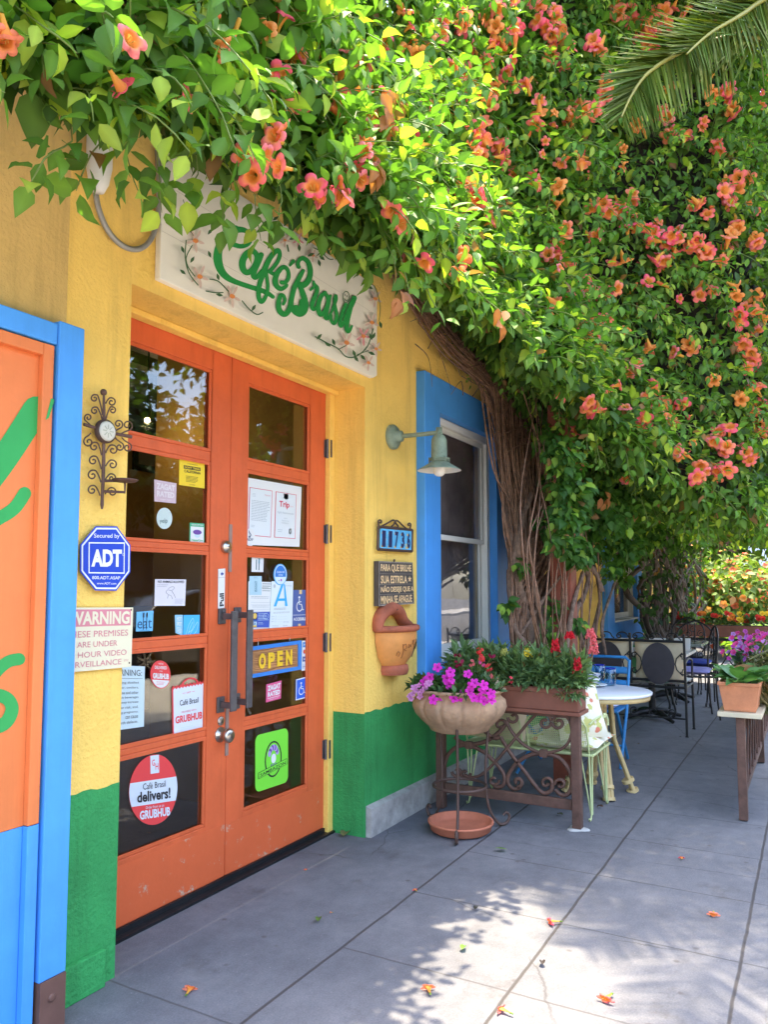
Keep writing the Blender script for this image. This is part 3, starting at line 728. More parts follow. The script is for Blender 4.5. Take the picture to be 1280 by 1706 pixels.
# iron cross with a round tile and a candle plate
YC = 2.16
cr = thing('wall_cross', 'rusty iron scroll cross with a round flower tile and a candle plate', 'wall decoration', (1.88, YC, 1.915))
def cxy(x, y):      # crop of the cross: scale 7.755
    p = onY(x/7.755+120, y/7.755+640, YC); return (p[0], YC, p[2])
bars = MB()
bars.tube([cxy(405,75),cxy(408,160),cxy(410,350),cxy(410,520),cxy(408,740),cxy(405,1000),cxy(398,1250),cxy(388,1450),cxy(385,1560),cxy(384,1615)], [.004,.0055,.007,.007,.007,.008,.008,.007,.008,.004], 6, flat=.6)
bars.tube([(1.763,YC,1.914),cxy(430,605),cxy(600,650),cxy(765,680)], [.006,.006,.006,.007], 6, flat=.7)
bars.ball(cxy(405,105), .012)
bars.build('bar', m_rust, cr)
sc_ = MB()
def curl(root, out, cc, rad, sgn):
    """a wire leaving the bar at root, swinging through out, rolling up round cc"""
    a0 = math.atan2(out[1]-cc[1], out[0]-cc[0])
    pts = [root, ((root[0]*.62+out[0]*.38), (root[1]*.5+out[1]*.5)), out] + spiral(cc, math.hypot(out[0]-cc[0], out[1]-cc[1]), rad*.28, a0, sgn*1.25, 12)[1:]
    sc_.tube([cxy(x, y) for x, y in spline(pts, 3)], .0028, 6)
for root, out, cc, s_ in (((392,400),(330,150),(288,185),-1),((392,480),(330,310),(290,345),-1),((432,250),(480,180),(508,232),1),((432,460),(490,300),(520,338),1),
    ((260,570),(170,470),(207,432),1),((240,630),(170,690),(212,745),-1),((545,620),(635,560),(595,515),-1),((620,650),(748,590),(712,532),-1),
    ((545,680),(640,760),(612,810),1),((640,690),(745,770),(712,818),1),((378,920),(335,770),(285,810),-1),((430,890),(485,795),(525,850),1),
    ((375,1100),(320,945),(272,990),-1),((430,1060),(490,985),(520,1040),1),((370,1270),(310,1125),(262,1178),-1),((420,1250),(480,1165),(512,1215),1),((358,1440),(300,1320),(258,1370),-1),((425,1420),(480,1345),(515,1395),1)):
    curl(root, out, cc, 40, s_)
sc_.build('scroll', m_rust, cr)
cc = cxy(432,615)
MB().lathe([(.042,0),(.042,.014),(.036,.018)], (cc[0]-.004, YC+.004, cc[2]), 28, axis='Y').build('tile_ring', m_rustd, cr)
tl_ = MB(); tl_.lathe([(.036,.012),(.034,.02),(.028,.022),(0,.022)], (cc[0]-.004, YC+.004, cc[2]), 24, axis='Y')
for i in range(8):
    a = i*math.pi/4; tl_.obox((cc[0]-.004+.015*math.cos(a), YC-.0185, cc[2]+.015*math.sin(a)), (.016,.0015,.003), Matrix.Rotation(-a, 3, 'Y'), 1)
tl_.build('tile', [mat('glazed tile', (.58,.55,.45), .35, .1, 20), mat('green glaze', (.35,.36,.26), .4, .1, 20)], cr)
pc = cxy(570,1270)
pl = MB(); pl.lathe([(0,0),(.034,.001),(.044,.007),(.045,.010),(.036,.004),(0,.003)], (pc[0]-.01, YC-.055, pc[2]-.004), 24)
pl.tube([cxy(400,1385), (pc[0]-.01,YC-.055,cxy(400,1390)[2]), (pc[0]-.01,YC-.055,pc[2])], .005, 6, flat=.5)
pl.tube([cxy(405,1250), (pc[0]-.012,YC-.05,pc[2]+.002)], .005, 6, flat=.5)
pl.build('candle_plate', m_rust, cr)

def sign(name, label, cat, quad, Y, mats, draw, thick=.002, k=1.0, ox=0, oy=0, shape=None, group=None):
    mb = MB(); sh = Sheet(quad, Y, mb, 0, k, ox, oy)
    uv = shape or [(0,1),(1,1),(1,0),(0,0)]
    f = [sh.P(u, v) for u, v in uv]
    mb.prism(f, (0, thick, 0), 0)
    draw(sh)
    o = mb.build(name, mats, None)
    return tag(o, label, cat, group)
def ell_shape(n=36): return [(.5+.5*math.cos(2*math.pi*i/n), .5-.5*math.sin(2*math.pi*i/n)) for i in range(n)]
def oct_shape(c=.29): return [(c,1),(1-c,1),(1,1-c),(1,c),(1-c,0),(c,0),(0,c),(0,1-c)]
def rrect(r=.12, n=5):
    o = []
    for cx_, cy_, a in ((1-r,1-r,-math.pi/2),(1-r,r,0),(r,r,math.pi/2),(r,1-r,math.pi)):
        o += [(cx_+r*math.cos(a+math.pi/2*i/n), cy_-r*math.sin(a+math.pi/2*i/n)) for i in range(n+1)]
    return o
def d_adt(s):
    s.pts([(.5+(u-.5)*.955, .5+(v-.5)*.955) for u, v in oct_shape()], 1, .0006)
    s.pts([(.5+(u-.5)*.90, .5+(v-.5)*.90) for u, v in oct_shape()], 0, .0012)
    for r_ in ((.15,.25,.87,.27),(.15,.715,.87,.735),(.15,.27,.17,.715),(.85,.27,.87,.715)): s.rect(*r_, 1, .0018)
    s.text('Secured by', .25,.115,.76,.20, 1, .01, .0018); s.text('ADT', .2,.36,.81,.63, 1, .05, .0024)
    s.ring(.835,.44,.018,.018,.3,1,.0024)
    s.text('800.ADT.ASAP', .22,.775,.78,.825, 1, .012, .0018); s.text('www.ADT.com', .31,.87,.70,.905, 1, .01, .0018)
sign('security_sign', 'blue octagonal security company sign on the yellow pier below the iron cross', 'sign', [(133.5,876.5),(217.5,877),(216.5,984.5),(133,983.5)], 2.17, [m_adt, m_paper], d_adt, shape=oct_shape())
def d_warn(s):
    s.rect(.07,.03,.965,.30, 1); s.text('WARNING', .08,.06,.945,.275, 0, .035)
    s.text('THESE PREMISES', .03,.37,.93,.47, 1, .0); s.text('ARE UNDER', .20,.54,.77,.63, 1, .0)
    s.text('24 HOUR VIDEO', .06,.70,.915,.79, 1, .0); s.text('SURVEILLANCE', .04,.85,.84,.94, 1, .0); s.text('STC', .88,.87,.95,.90, 1, 0)
    for u, v in ((.97,.04),(.965,.93)): s.ell(u,v,.012,.016,2)
sign('warning_sign', 'cream and pink video surveillance warning sign low on the yellow pier', 'sign', [(104,1012.3),(221.5,1012),(218.5,1111),(101,1121.5)], 2.178, [m_wsign, mat('faded pink ink', (.62,.22,.25), .6, .05, 5), m_rustd], d_warn)
# house number tiles
nb = thing('number_plate', 'row of five painted house number tiles in an iron holder with scrolls', 'house number', (4.06, 2.18, 1.6))
def nxy(x, y, d=0):
    p = onY(x/10.344+615, y/10.344+855, 2.165); return (p[0], 2.165-d, p[2])
fr = MB(); q = [nxy(160,235), nxy(745,290), nxy(740,655), nxy(150,620)]
for i in range(4): fr.tube([q[i], q[(i+1)%4]], .009, 4)
for pts in ([(170,240),(165,190),(160,140),(185,118),(212,135),(205,165),(188,160)], [(700,290),(715,240),(718,190),(695,172),(675,195),(690,215)], [(215,225),(300,180),(400,125),(440,130),(470,180),(500,220),(490,245),(465,240)], [(660,280),(580,210),(500,135),(460,135),(430,190),(395,225),(410,250),(440,240)]):
    fr.tube([nxy(x, y) for x, y in spline(pts, 4)], .0055, 6)
fr.build('holder', m_rustd, nb)
m_tileb = mat('blue glazed tile', (.13,.46,.74), .25, .15, 12, wear=(.75,.55,.12), wscale=16, wthr=.6); m_navyk = flat('navy digits', (.02,.025,.09))
for i, ch in enumerate('11736'):
    u0, u1 = .075+i*.183, .075+i*.183+.172
    tt = MB(); sh = Sheet([(160,235),(745,290),(740,655),(150,620)], 2.163, tt, 0, 10.344, 615, 855)
    tt.prism([sh.P(u0,.95),sh.P(u1,.95),sh.P(u1,.06),sh.P(u0,.06)], (0,.008,0), 0)
    sh.text(ch, u0+.035, .14, u1-.035, .88, 1, .05, .001)
    sh.rect(u0+.02,.80,u0+.07,.9,2,.0006); sh.ell(u0+.045,.25,.02,.06,2,.0008,10)
    tt.build('number_tile', [m_tileb, m_navyk, m_gold], nb)
pq = thing('proverb_plaque', 'square slate plaque with cream carved Portuguese lines below the house number', 'plaque', (4.07, 2.18, 1.25))
qp = [(165,825),(750,850),(778,1560),(165,1605)]
sl = MB(); sh = Sheet(qp, 2.155, sl, 0, 10.344, 615, 855)
sl.prism([sh.P(0,1),sh.P(1,1),sh.P(1,0),sh.P(0,0)], (0,.032,0)); sl.build('slab', m_slate, pq, bevel=.003)
fr = MB(); sh = Sheet(qp, 2.1545, fr, 0, 10.344, 615, 855)
for r_ in ((0,0,1,.03),(0,.965,1,1),(0,.03,.02,.965),(.98,.03,1,.965),(.02,.275,.98,.285),(.02,.515,.98,.525),(.02,.74,.98,.75)): sh.rect(*r_, 0, .0015)
fr.build('frame', mat('worn slate edge', (.24,.20,.16), .8, .3, 30, .2, 60), pq)
tx = MB(); sh = Sheet(qp, 2.1545, tx, 0, 10.344, 615, 855)
for s_, r_ in (('PARA QUE BRILHE', (.05,.06,.94,.25)), ('SUA ESTRELA', (.05,.32,.80,.50)), ('NÃO DESEJE QUE A', (.05,.545,.985,.73)), ('MINHA SE APAGUE', (.05,.775,.93,.955))): sh.text(s_, *r_, 0, .028, .003)
sh.pts([(.88+.06*(1 if i%2==0 else .42)*math.sin(i*math.pi/5), .40-.085*(1 if i%2==0 else .42)*math.cos(i*math.pi/5)) for i in range(9,-1,-1)], 0, .003)
tx.build('lettering', m_cream, pq)
MB().tube([nxy(440,800,.0),nxy(430,830,.0)], .006, 6).build('hook', m_rustd, pq)
# terracotta wall pocket
wp = thing('wall_pocket', 'orange clay wall pocket with a looped handle and scratched word under the plaque', 'wall planter', (4.13, 2.19, .82))
px0 = onY(668, 1070, 2.12)
cx_, zb, zt = px0[0], onY(665,1108,2.12)[2], onY(660,1050,2.12)[2]
body = MB()
prof = [(.11,0),(.155,.05),(.185,.13),(.192,.2),(.19,zt-zb)]
n = 24; vs = []
for r_, z in prof:
    for j in range(n+1):
        a = math.pi + math.pi*j/n
        vs.append((cx_+r_*math.cos(a), 2.185+.72*r_*math.sin(a), zb+z))
body.add(vs, [(i*(n+1)+j, i*(n+1)+j+1, (i+1)*(n+1)+j+1, (i+1)*(n+1)+j) for i in range(len(prof)-1) for j in range(n)], True)
body.build('pot', m_pocket, wp)
rim = MB()
rim.tube([(cx_+.195*math.cos(a), 2.185+.14*math.sin(a), zt+.01) for a in np.linspace(math.pi, 2*math.pi, 20)], .019, 8)
fo = MB(); fo.lathe([(.095,-.055),(.105,-.03),(.1,0),(.0,0)], (cx_-.01, 2.18, zb), 24, fn=lambda t, z: 1)
fo.build('foot', m_terrad, wp)
rim.build('rim', m_terrad, wp)
hd = MB(); arch = [(cx_-.19,zt),(cx_-.185,zt+.06),(cx_-.13,zt+.105),(cx_-.04,zt+.125),(cx_+.05,zt+.10),(cx_+.11,zt+.045),(cx_+.19,zt+.015)]
hd.tube([(x, 2.165, z) for x, z in spline(arch, 5)], [.027+.013*math.sin(math.pi*i/30) for i in range(31)], 8, flat=1.2)
hd.build('handle', m_terrad, wp)
MB().ball((cx_-.04, 2.125, zt+.12), .008).build('nail', m_black, wp)
orn = MB()
def pk(u, v):  # on the curved belly
    a = math.pi + math.pi*u; z = zb + v*(zt-zb)
    r_ = np.interp(v*(zt-zb), [q[1] for q in prof], [q[0] for q in prof]) + .004
    return (cx_+r_*math.cos(a), 2.185+.72*r_*math.sin(a)-.001, z)
for pts in ([(.28,.30),(.30,.42),(.33,.36),(.31,.27)], [(.36,.62),(.38,.40),(.36,.22)], [(.36,.55),(.40,.62),(.42,.5),(.39,.47),(.43,.42)], [(.45,.62),(.46,.5),(.49,.6),(.50,.52)], [(.52,.72),(.53,.6),(.56,.72),(.56,.55)]):
    orn.tube([pk(*p) for p in spline([(a, b, 0) for a, b in pts], 5) for p in [p[:2]]], .0025, 5)
orn.build('scratched_word', mat('scratched clay', (.36,.14,.04), .8, .1, 20), wp)
lf = MB()
for i in range(7):
    a = -1.2 + i*.45; b0 = np.array((.74, .45)); e = b0 + .30*np.array((.45*math.sin(a), math.cos(a)*.9))
    lf.tube([pk(*b0), pk(*((b0+e)/2+.01)), pk(*e)], [.008,.014,.003], 6, flat=.35)
lf.tube([pk(.74,.2), pk(.74,.5)], .006, 6)
lf.build('leaf_relief', mat('moss brown glaze', (.20,.13,.05), .7, .3, 20), wp)
# gooseneck wall lamp
lp = thing('wall_lamp', 'verdigris green barn lamp on a short arm left of the blue window', 'lamp', (4.03, 2.19, 2.26))
b = onY(657, 728, 2.17)
MB().lathe([(.075,0),(.075,.02),(.06,.035),(.035,.04),(.033,.07),(.018,.075),(0,.075)], (b[0], 2.188, b[2]), 28, axis='Y').build('wall_plate', m_lampg, lp)
Ylp = 1.88
c_ = onY(732, 740, Ylp)
sh_ = onY(731, 780, Ylp)
MB().tube(spline([(b[0],2.12,b[2]), (b[0]*.5+c_[0]*.5,(2.12+Ylp)/2,b[2]), (c_[0],Ylp,b[2]), (c_[0],Ylp,b[2]-.01)], 6), .0135, 10).build('arm', m_lampg, lp)
zs0 = sh_[2]; x_ = c_[0]; zt_ = b[2]
MB().lathe([(.0,zt_+.03),(.018,zt_+.03),(.018,zt_-.01),(.036,zt_-.022),(.045,zt_-.045),(.047,zs0+.062),(.055,zs0+.058),(.057,zs0+.048)], (x_,Ylp,0), 28).build('cap', m_lampg, lp)
cg = MB()
for z in (.054,.040,.026): cg.lathe([(.058,zs0+z),(.064,zs0+z+.002),(.058,zs0+z+.005),(.054,zs0+z+.002)], (x_,Ylp,0), 28)
for i in range(6):
    a = i*math.pi/3; cg.tube([(x_+.058*math.cos(a),Ylp+.058*math.sin(a),zs0+.014),(x_+.058*math.cos(a),Ylp+.058*math.sin(a),zs0+.065)], .003, 5)
cg.build('guard', m_lampg, lp)
sd_ = MB(); sd_.lathe([(.044,zs0+.044),(.062,zs0+.029),(.095,zs0+.009),(.126,zs0-.009),(.129,zs0-.013)], (x_,Ylp,0), 36); sd_.lathe([(.042,zs0+.041),(.060,zs0+.026),(.093,zs0+.006),(.1265,zs0-.0125)], (x_,Ylp,0), 36, 1)
sd_.build('lamp_shade', [m_lampg, mat('white enamel', (.75,.72,.62), .4, .05, 6)], lp)
MB().lathe([(.022,zs0+.025),(.032,zs0+.0),(.034,zs0-.02),(.029,zs0-.036),(.016,zs0-.046),(0,zs0-.049)], (x_,Ylp,0), 20).build('bulb', mat('frosted bulb', (.78,.76,.70), .25, .03, 5), lp)
# conduit and its box
cn = thing('conduit', 'grey flexible cable loop hanging between the vine and the sign', 'cable', (2.0, 2.18, 2.63))
MB().tube([(onY(x, y, 2.165)) for x, y in spline([(158,308),(163,345),(180,385),(205,410),(230,415),(250,400),(262,365),(264,310),(262,250)], 6)], .0105, 8).build('cable', m_gray, cn)
jb = onY(150, 290, 2.15)
MB().lathe([(0,0),(.02,.0),(.034,.03),(.044,.09),(.044,.2)], (jb[0]+.02, 2.13, jb[2]-.06), 20).build('lamp_holder', m_white, cn)

# ================================================================== NOTICES AND STICKERS ON THE DOOR GLASS
YT = YG - .0025
K5 = dict(k=3.1028, ox=200, oy=550); K6 = dict(k=2.993, ox=200, oy=980); K4 = dict(k=9.846, ox=400, oy=780); KB = dict(k=9.846, ox=400, oy=910)
def bx(x0, y0, x1, y1, sl=0): return [(x0,y0),(x1,y0+sl),(x1,y1),(x0,y1)]
def around(x, y, rx, ry, sh=0): return [(x-rx,y-ry-sh),(x+rx,y-ry+sh),(x+rx,y+ry+sh),(x-rx,y+ry-sh)]
def d(s):
    s.rect(.16,.2,.83,.335,1); s.text("DON'T TRASH", .19,.225,.80,.31, 0, .03); s.text('CALIFORNIA', .18,.37,.83,.475, 1, .02)
    s.lines(.25,.6,.75,.86,5,1,.3); s.text('CALTRANS', .38,.91,.6,.95,1); s.text('LITTER PROGRAM', .3,.10,.7,.135,1)
sign('litter_notice', 'square yellow anti litter notice in the upper left door glass', 'sticker', [(307,668),(437,690),(436,818),(305,800)], YT, [m_yels, m_ink], d, **K5)
def d(s):
    s.text('ZAGAT', .08,.12,.92,.42,1,.05); s.text('RATED', .1,.48,.9,.76,1,.05); s.text('zagat.com', .25,.84,.75,.93,1,.01)
sign('rating_sticker', 'sun bleached pale pink rating sticker above the round white sticker', 'sticker', [(177,772),(291,792),(289,896),(177,885)], YT, [flat('bleached pink', (.60,.47,.52)), flat('bleached letters', (.72,.66,.68))], d, **K5)
sign('review_sticker', 'plain round white review sticker in the second left pane', 'sticker', around(229,973,40,55), YT, [flat('bleached pale green', (.55,.66,.63)), flat('teal grey ink', (.10,.17,.17))],
     lambda s: s.text('yelp', .17,.50,.68,.78,1,.0), shape=ell_shape(), **K5)
def d(s):
    s.rect(.05,.18,.95,.95,1); s.text('VEGAN OPTIONS', .08,.05,.92,.13,1,.02); s.text('HappyCow', .1,.79,.9,.92,0,.03,.0015)
    s.ell(.5,.45,.30,.12,2,.0012); s.ell(.5,.58,.2,.14,3,.0009)
sign('vegan_sticker', 'small green and white vegan options sticker by the left door stile', 'sticker', [(361,995),(435,1000),(435,1105),(359,1100)], YT, [m_grns, m_paper, m_purp, m_pale], d, **K5)
def d(s):
    s.text('NO ANIMALS ALLOWED', .08,.05,.93,.14,1,.02); s.lines(.06,.2,.45,.32,2,2,.35); s.lines(.65,.74,.95,.96,5,2,.3)
    for q in ([(.42,.35),(.55,.27),(.62,.33),(.52,.42),(.40,.40),(.35,.5),(.42,.58),(.40,.72)], [(.52,.42),(.60,.55),(.66,.7)], [(.42,.58),(.52,.62),(.56,.74)]):
        s.mb.tube([s.P(u, v, .001) for u, v in spline([(a, b, 0) for a, b in q], 4) for u, v in [(u, v)]] if 0 else [s.P(p[0], p[1], .001) for p in spline(q, 4)], .0012, 4, 2)
sign('animals_notice', 'white paper no animals notice taped in the third left pane', 'notice', [(181,1287),(341,1289),(335,1425),(177,1425)], YT, [flat('white lilac paper', (.70,.68,.72)), m_ink, flat('light grey ink', (.42,.42,.45))], d, **K5)
def d(s):
    s.text('eat', .05,.42,.92,.86,1,.0); 
    for u in (.40,.60): s.rect(u-.02,.1,u+.02,.92,2,.0015)
    for u in (.36,.40,.44): s.rect(u-.012,.06,u+.012,.3,2,.0018)
    s.ell(.60,.2,.05,.14,2,.0018); s.text('eatlocal', .2,.93,.8,.98,1)
sign('eat_sticker', 'light blue square sticker with a fork and the word eat', 'sticker', [(85,1457),(172,1450),(168,1555),(82,1558)], YT, [m_lblue, flat('deep blue ink', (.02,.10,.22)), m_ink], d, **K5)
def d(s):
    s.text('HOT', .2,.1,.8,.3,1,.03); s.text('SPOT', .2,.36,.8,.56,1,.03); s.lines(.2,.65,.85,.95,4,1,.4)
sign('film_sticker', 'pale blue translucent sticker left of the leaf sticker', 'sticker', [(283,1472),(324,1472),(322,1580),(287,1565)], YT, [flat('pale aqua film', (.28,.55,.72)), m_paper], d, **K5)
def d(s):
    for q in ([(.15,.9),(.3,.45),(.55,.15),(.62,.4),(.5,.65),(.3,.75)], [(.35,.9),(.55,.65),(.85,.3),(.84,.6),(.65,.82),(.4,.84)], [(.25,.95),(.4,.55),(.55,.3)]):
        s.mb.tube([s.P(p[0], p[1], .001) for p in spline(q, 5)], .0018, 4, 1)
sign('leaf_sticker', 'bright blue sticker with outlined leaves', 'sticker', [(328,1473),(412,1472),(409,1592),(325,1593)], YT, [flat('bright blue film', (.07,.44,.80)), flat('pale line', (.35,.70,.86))], d, **K5)
def d(s):
    s.text('WARNING:', .20,.06,.93,.16,1,.0)
    s.rect(.2,.20,.95,.206,1)
    for i, t in enumerate(('Drinking distilled','spirits, beer, coolers,','wine and other','alcoholic beverages','may increase','cancer risk, and,','during pregnancy,','can cause','birth defects.')):
        s.text(t, .98-.05*len(t)*.62-.12, .25+i*.078, .86, .295+i*.078, 1)
sign('warning_poster', 'pale blue printed warning poster at the left edge of the fourth left pane', 'poster', [(-110,380),(123,390),(118,690),(-115,722)], YT, [flat('pale blue poster', (.56,.70,.74)), flat('soft ink', (.09,.11,.12))], d, **K6)
def d(s):
    s.pts([(.5+.47*math.cos(a), .5-.47*math.sin(a)) for a in np.linspace(R(205),R(335),20)], 1); 
    s.text("WE'RE", .38,.09,.62,.15,1); s.text('DELIVERED', .2,.2,.8,.31,1,.015); s.text('ON', .43,.36,.57,.41,1); s.text('GRUBHUB', .1,.46,.9,.66,1,.045,.0018)
    s.lines(.28,.76,.72,.9,3,0,.3)
sign('delivery_sticker', 'small round red delivery sticker high in the fourth left pane', 'sticker', around(201,430,50,70,3), YT, [m_red, m_paper], d, shape=ell_shape(), **K6)
bag = [(0,1),(1,1)] + [(1-i/20, (.0 if i%2 else .045)) for i in range(21)]
def d(s):
    s.pts([(.035,.97),(.97,.97)] + [(.97-.935*i/20, (.05 if i%2 else .085)) for i in range(21)], 1)
    s.ring(.53,.05,.27,.15,.2,0,.0004,20,0,math.pi)
    s.text('GET', .42,.17,.56,.2,0,.01); s.text('Café Brasil', .22,.31,.80,.42,2,.012); s.text('DELIVERED WITH', .27,.535,.73,.57,0); s.text('GRUBHUB', .08,.61,.93,.755,0,.04); s.lines(.25,.85,.75,.91,2,3,.3)
    for u in ((.3,.39),(.59,.68)): s.rect(u[0],.18,u[1],.187,0,.0012)
sign('delivery_bag_sticker', 'tall white and red sticker shaped like a takeaway bag with a handle', 'sticker', [(258,487),(423,458),(417,710),(262,742)], YT, [m_red, flat('cool white', (.66,.72,.76)), m_ink, m_pale], d, shape=bag, **K6)
def d(s):
    a1 = math.asin(.33/1.0)
    top, bot = .36, .70
    f = lambda v: .5*math.sqrt(max(0, 1-((v-.5)/.5)**2))
    vs = np.linspace(top, bot, 10)
    s.pts([(.5-f(v)*.995, v) for v in vs] + [(.5+f(v)*.995, v) for v in vs[::-1]], 1)
    s.rect(.43,.012,.61,.27,1); s.text('G', .46,.07,.52,.16,0,.01,.0015); s.text('H', .53,.13,.59,.22,0,.01,.0015)
    s.text('Café Brasil', .27,.39,.74,.48,2,.0,.0018); s.text('delivers!', .15,.50,.84,.655,2,.03,.0018)
    s.text('Order from us on', .32,.72,.70,.76,1); s.text('GRUBHUB', .2,.775,.83,.90,1,.035)
sign('delivery_disc', 'large round red and white delivery sticker in the bottom left pane', 'sticker', [(42,848),(282,812),(288,1162),(46,1198)], YT, [m_red, flat('cool white disc', (.64,.70,.75)), m_ink], d, shape=ell_shape(48), **K6)
fc = thing('framed_certificates', 'white mount with two red edged certificates in the second right pane', 'picture', tuple(onY(460,850,YT)))
mb = MB(); s = Sheet([(100,150),(1010,310),(975,1290),(83,1258)], YT, mb, **{'k':9.846,'ox':400,'oy':780})
mb.prism([s.P(0,1),s.P(1,1),s.P(1,0),s.P(0,0)], (0,.002,0)); mb.build('mount', m_paper, fc)
for quad, which in (([(155,310),(530,370),(505,1135),(130,1100)],0), ([(585,380),(925,435),(905,1160),(560,1135)],1)):
    mb = MB(); s = Sheet(quad, YT-.001, mb, 0, 9.846, 400, 780)
    mb.prism([s.P(0,1),s.P(1,1),s.P(1,0),s.P(0,0)], (0,.0008,0))
    s.rect(.025,.012,.975,.988,1)
    if which == 0:
        s.lines(.12,.12,.3,.2,3,2,.3); s.lines(.1,.26,.92,.7,13,2,.4); s.lines(.1,.78,.3,.84,2,2,.35); s.text('Trip.com', .65,.1,.9,.14,0)
    else:
        s.pts([(.38,.02),(.6,.02),(.6,.12),(.49,.15),(.38,.12)][::-1], 0); s.text('Trip', .17,.19,.66,.36,0,.03); s.text('.com', .68,.27,.85,.30,3); s.text('Highly Recommended', .1,.42,.88,.48,2); s.text('2019', .42,.55,.56,.58,2); s.text('Restaurant', .33,.6,.67,.63,2)
        for i in range(5): s.ell(.34+i*.07,.67,.018,.012,2)
        s.ell(.74,.84,.075,.06,4); s.ell(.74,.84,.035,.03,1,.0012); s.lines(.15,.82,.4,.9,2,2,.3)
    mb.build('certificate', [flat('red edge', (.62,.06,.10)), flat('certificate paper', (.70,.75,.76)), flat('grey print', (.42,.47,.5)), flat('pale pink print', (.72,.45,.47)), m_gold], fc)
def d(s):
    s.mb.tube([s.P(p[0], p[1], .001) for p in spline([(.33,.12),(.45,.25),(.55,.32),(.6,.42)], 4)], .0014, 4, 1); s.ell(.42,.47,.1,.055,1); s.mb.tube([s.P(.5,.46,.001), s.P(.34,.13,.001)], .0014, 4, 1)
    s.text('ASCAP', .14,.54,.78,.69,1,.02); s.lines(.3,.86,.6,.92,1,2,.4)
sign('music_sticker', 'white oval music licence sticker with a note at the corner of the certificates', 'sticker', around(165,1135,80,148), YT-.003, [m_paper, flat('music ink', (.05,.08,.16)), m_pale], d, shape=ell_shape(), **K4)
def d(s):
    s.rect(.33,.2,.41,.86,1); s.rect(.56,.15,.64,.88,1); s.rect(.53,.12,.67,.45,2,.0008)
sign('cutlery_sticker', 'small white sticker with dark cutlery at the top of the third right pane', 'sticker', [(195,165),(388,170),(380,425),(190,420)], YT, [m_paper, flat('dark teal', (.05,.12,.15)), flat('teal', (.16,.30,.36))], d, **KB)
def d(s): s.ring(.5,.55,.14,.36,.12,1,.0009,4,math.pi/4,math.pi/4+2*math.pi); s.vtext('ZAGAT', .44,.25,.58,.85,1,.01); s.lines(.3,.07,.7,.14,2,1,.3)
sign('aqua_sticker', 'upright pale aqua sticker overlapping the white notice', 'sticker', [(155,490),(355,490),(350,800),(155,800)], YT-.002, [flat('pale aqua', (.42,.62,.70)), flat('teal line', (.12,.28,.36))], d, **KB)
def d(s):
    s.text('NOTICE', .45,.11,.8,.14,1,.02); s.lines(.55,.03,.95,.22,4,1,.4); s.lines(.1,.30,.9,.36,2,1,.3)
    for v in (.42,.47,.56,.6): s.rect(.1,v,.95,v+.004,1)
    s.lines(.15,.49,.9,.54,2,1,.25)
sign('white_notice', 'white printed notice behind the aqua sticker and the card logos', 'notice', [(140,575),(545,590),(490,1385),(130,1395)], YT, [m_paper, flat('grey type', (.34,.38,.36))], d, **KB)
def d(s):
    s.rect(.02,.03,.36,.48,1); s.ell(.13,.25,.10,.19,2,.001); s.ell(.25,.25,.10,.19,3,.0013); s.rect(.02,.54,.36,.96,4); s.rect(.02,.54,.36,.62,5,.001); s.rect(.02,.86,.36,.96,6,.001); s.text('VISA', .07,.66,.31,.83,5,.03)
    s.lines(.42,.1,.95,.6,5,4,.35); s.ring(.8,.28,.14,.2,.12,4); s.lines(.42,.68,.7,.85,2,4,.3)
sign('card_logos', 'blue card payment sticker at the foot of the white notice', 'sticker', [(155,1085),(490,1075),(475,1330),(145,1335)], YT-.002, [flat('card blue', (.05,.10,.45)), m_ink, flat('card rose', (.75,.33,.45)), flat('card amber', (.80,.55,.12)), m_pale, flat('card dark blue', (.03,.12,.35)), m_yels], d, **KB)
def d(s):
    s.pts([(.24,1),(.0,1)][::-1] if 0 else [(.05,.99),(.23,.99),(.36,.76),(.64,.76),(.77,.99),(.96,.99),(.64,.05),(.42,.05)], 1) if 0 else None
    s.rect(.0,0,1,1,0,.0002)
    # the grade letter
    s.pts([(.13,.515),(.245,.515),(.545,.06),(.44,.06)], 1); s.pts([(.64,.515),(.755,.515),(.60,.06),(.545,.06)], 1, .0009); s.pts([(.30,.405),(.62,.405),(.61,.355),(.33,.355)], 1, .0012)
    s.ell(.13,.1,.05,.04,3); s.text('LOS ANGELES', .62,.085,.92,.105,2); s.lines(.15,.55,.7,.6,2,2,.35,.0009,.05); s.lines(.12,.63,.88,.67,2,2,.3,.0009,.05)
    for v in (.71,.76,.81): s.text('DATE', .06,v,.17,v+.018,2); s.rect(.24,v-.005,.25,v+.03,2); s.rect(.3,v+.02,.75,v+.0225,3)
    s.text('OCT 2020', .58,.835,.83,.855,2); s.lines(.1,.9,.45,.96,2,3,.3); s.text('Permit', .58,.9,.78,.925,2)
sign('grade_card', 'white health grade card with a big blue letter A', 'notice', [(520,575),(872,575),(855,1360),(480,1385)], YT-.0045, [flat('card white', (.68,.76,.77)), flat('grade blue', (.03,.40,.78)), flat('card grey', (.30,.33,.35)), flat('card pale grey', (.46,.5,.52))], d, **KB)
def d(s):
    s.ell(.5,.5,.45,.46,1); s.ell(.5,.5,.40,.42,2,.0009,28,R(-15),R(195)); s.text('CLEAN AIR', .2,.34,.8,.43,1,.02); s.text('ZONE', .33,.48,.67,.56,1,.01); s.ell(.55,.76,.06,.06,3,.0009,12); s.ell(.38,.78,.03,.03,4,.0009,10)
sign('round_badge', 'round blue and white badge overlapping the top of the grade card', 'sticker', around(660,465,110,175), YT-.007, [flat('badge blue', (.08,.40,.72)), flat('badge pale', (.62,.74,.82)), flat('badge mid blue', (.03,.20,.60)), flat('badge violet', (.35,.07,.42)), m_navy], d, shape=ell_shape(), **KB)
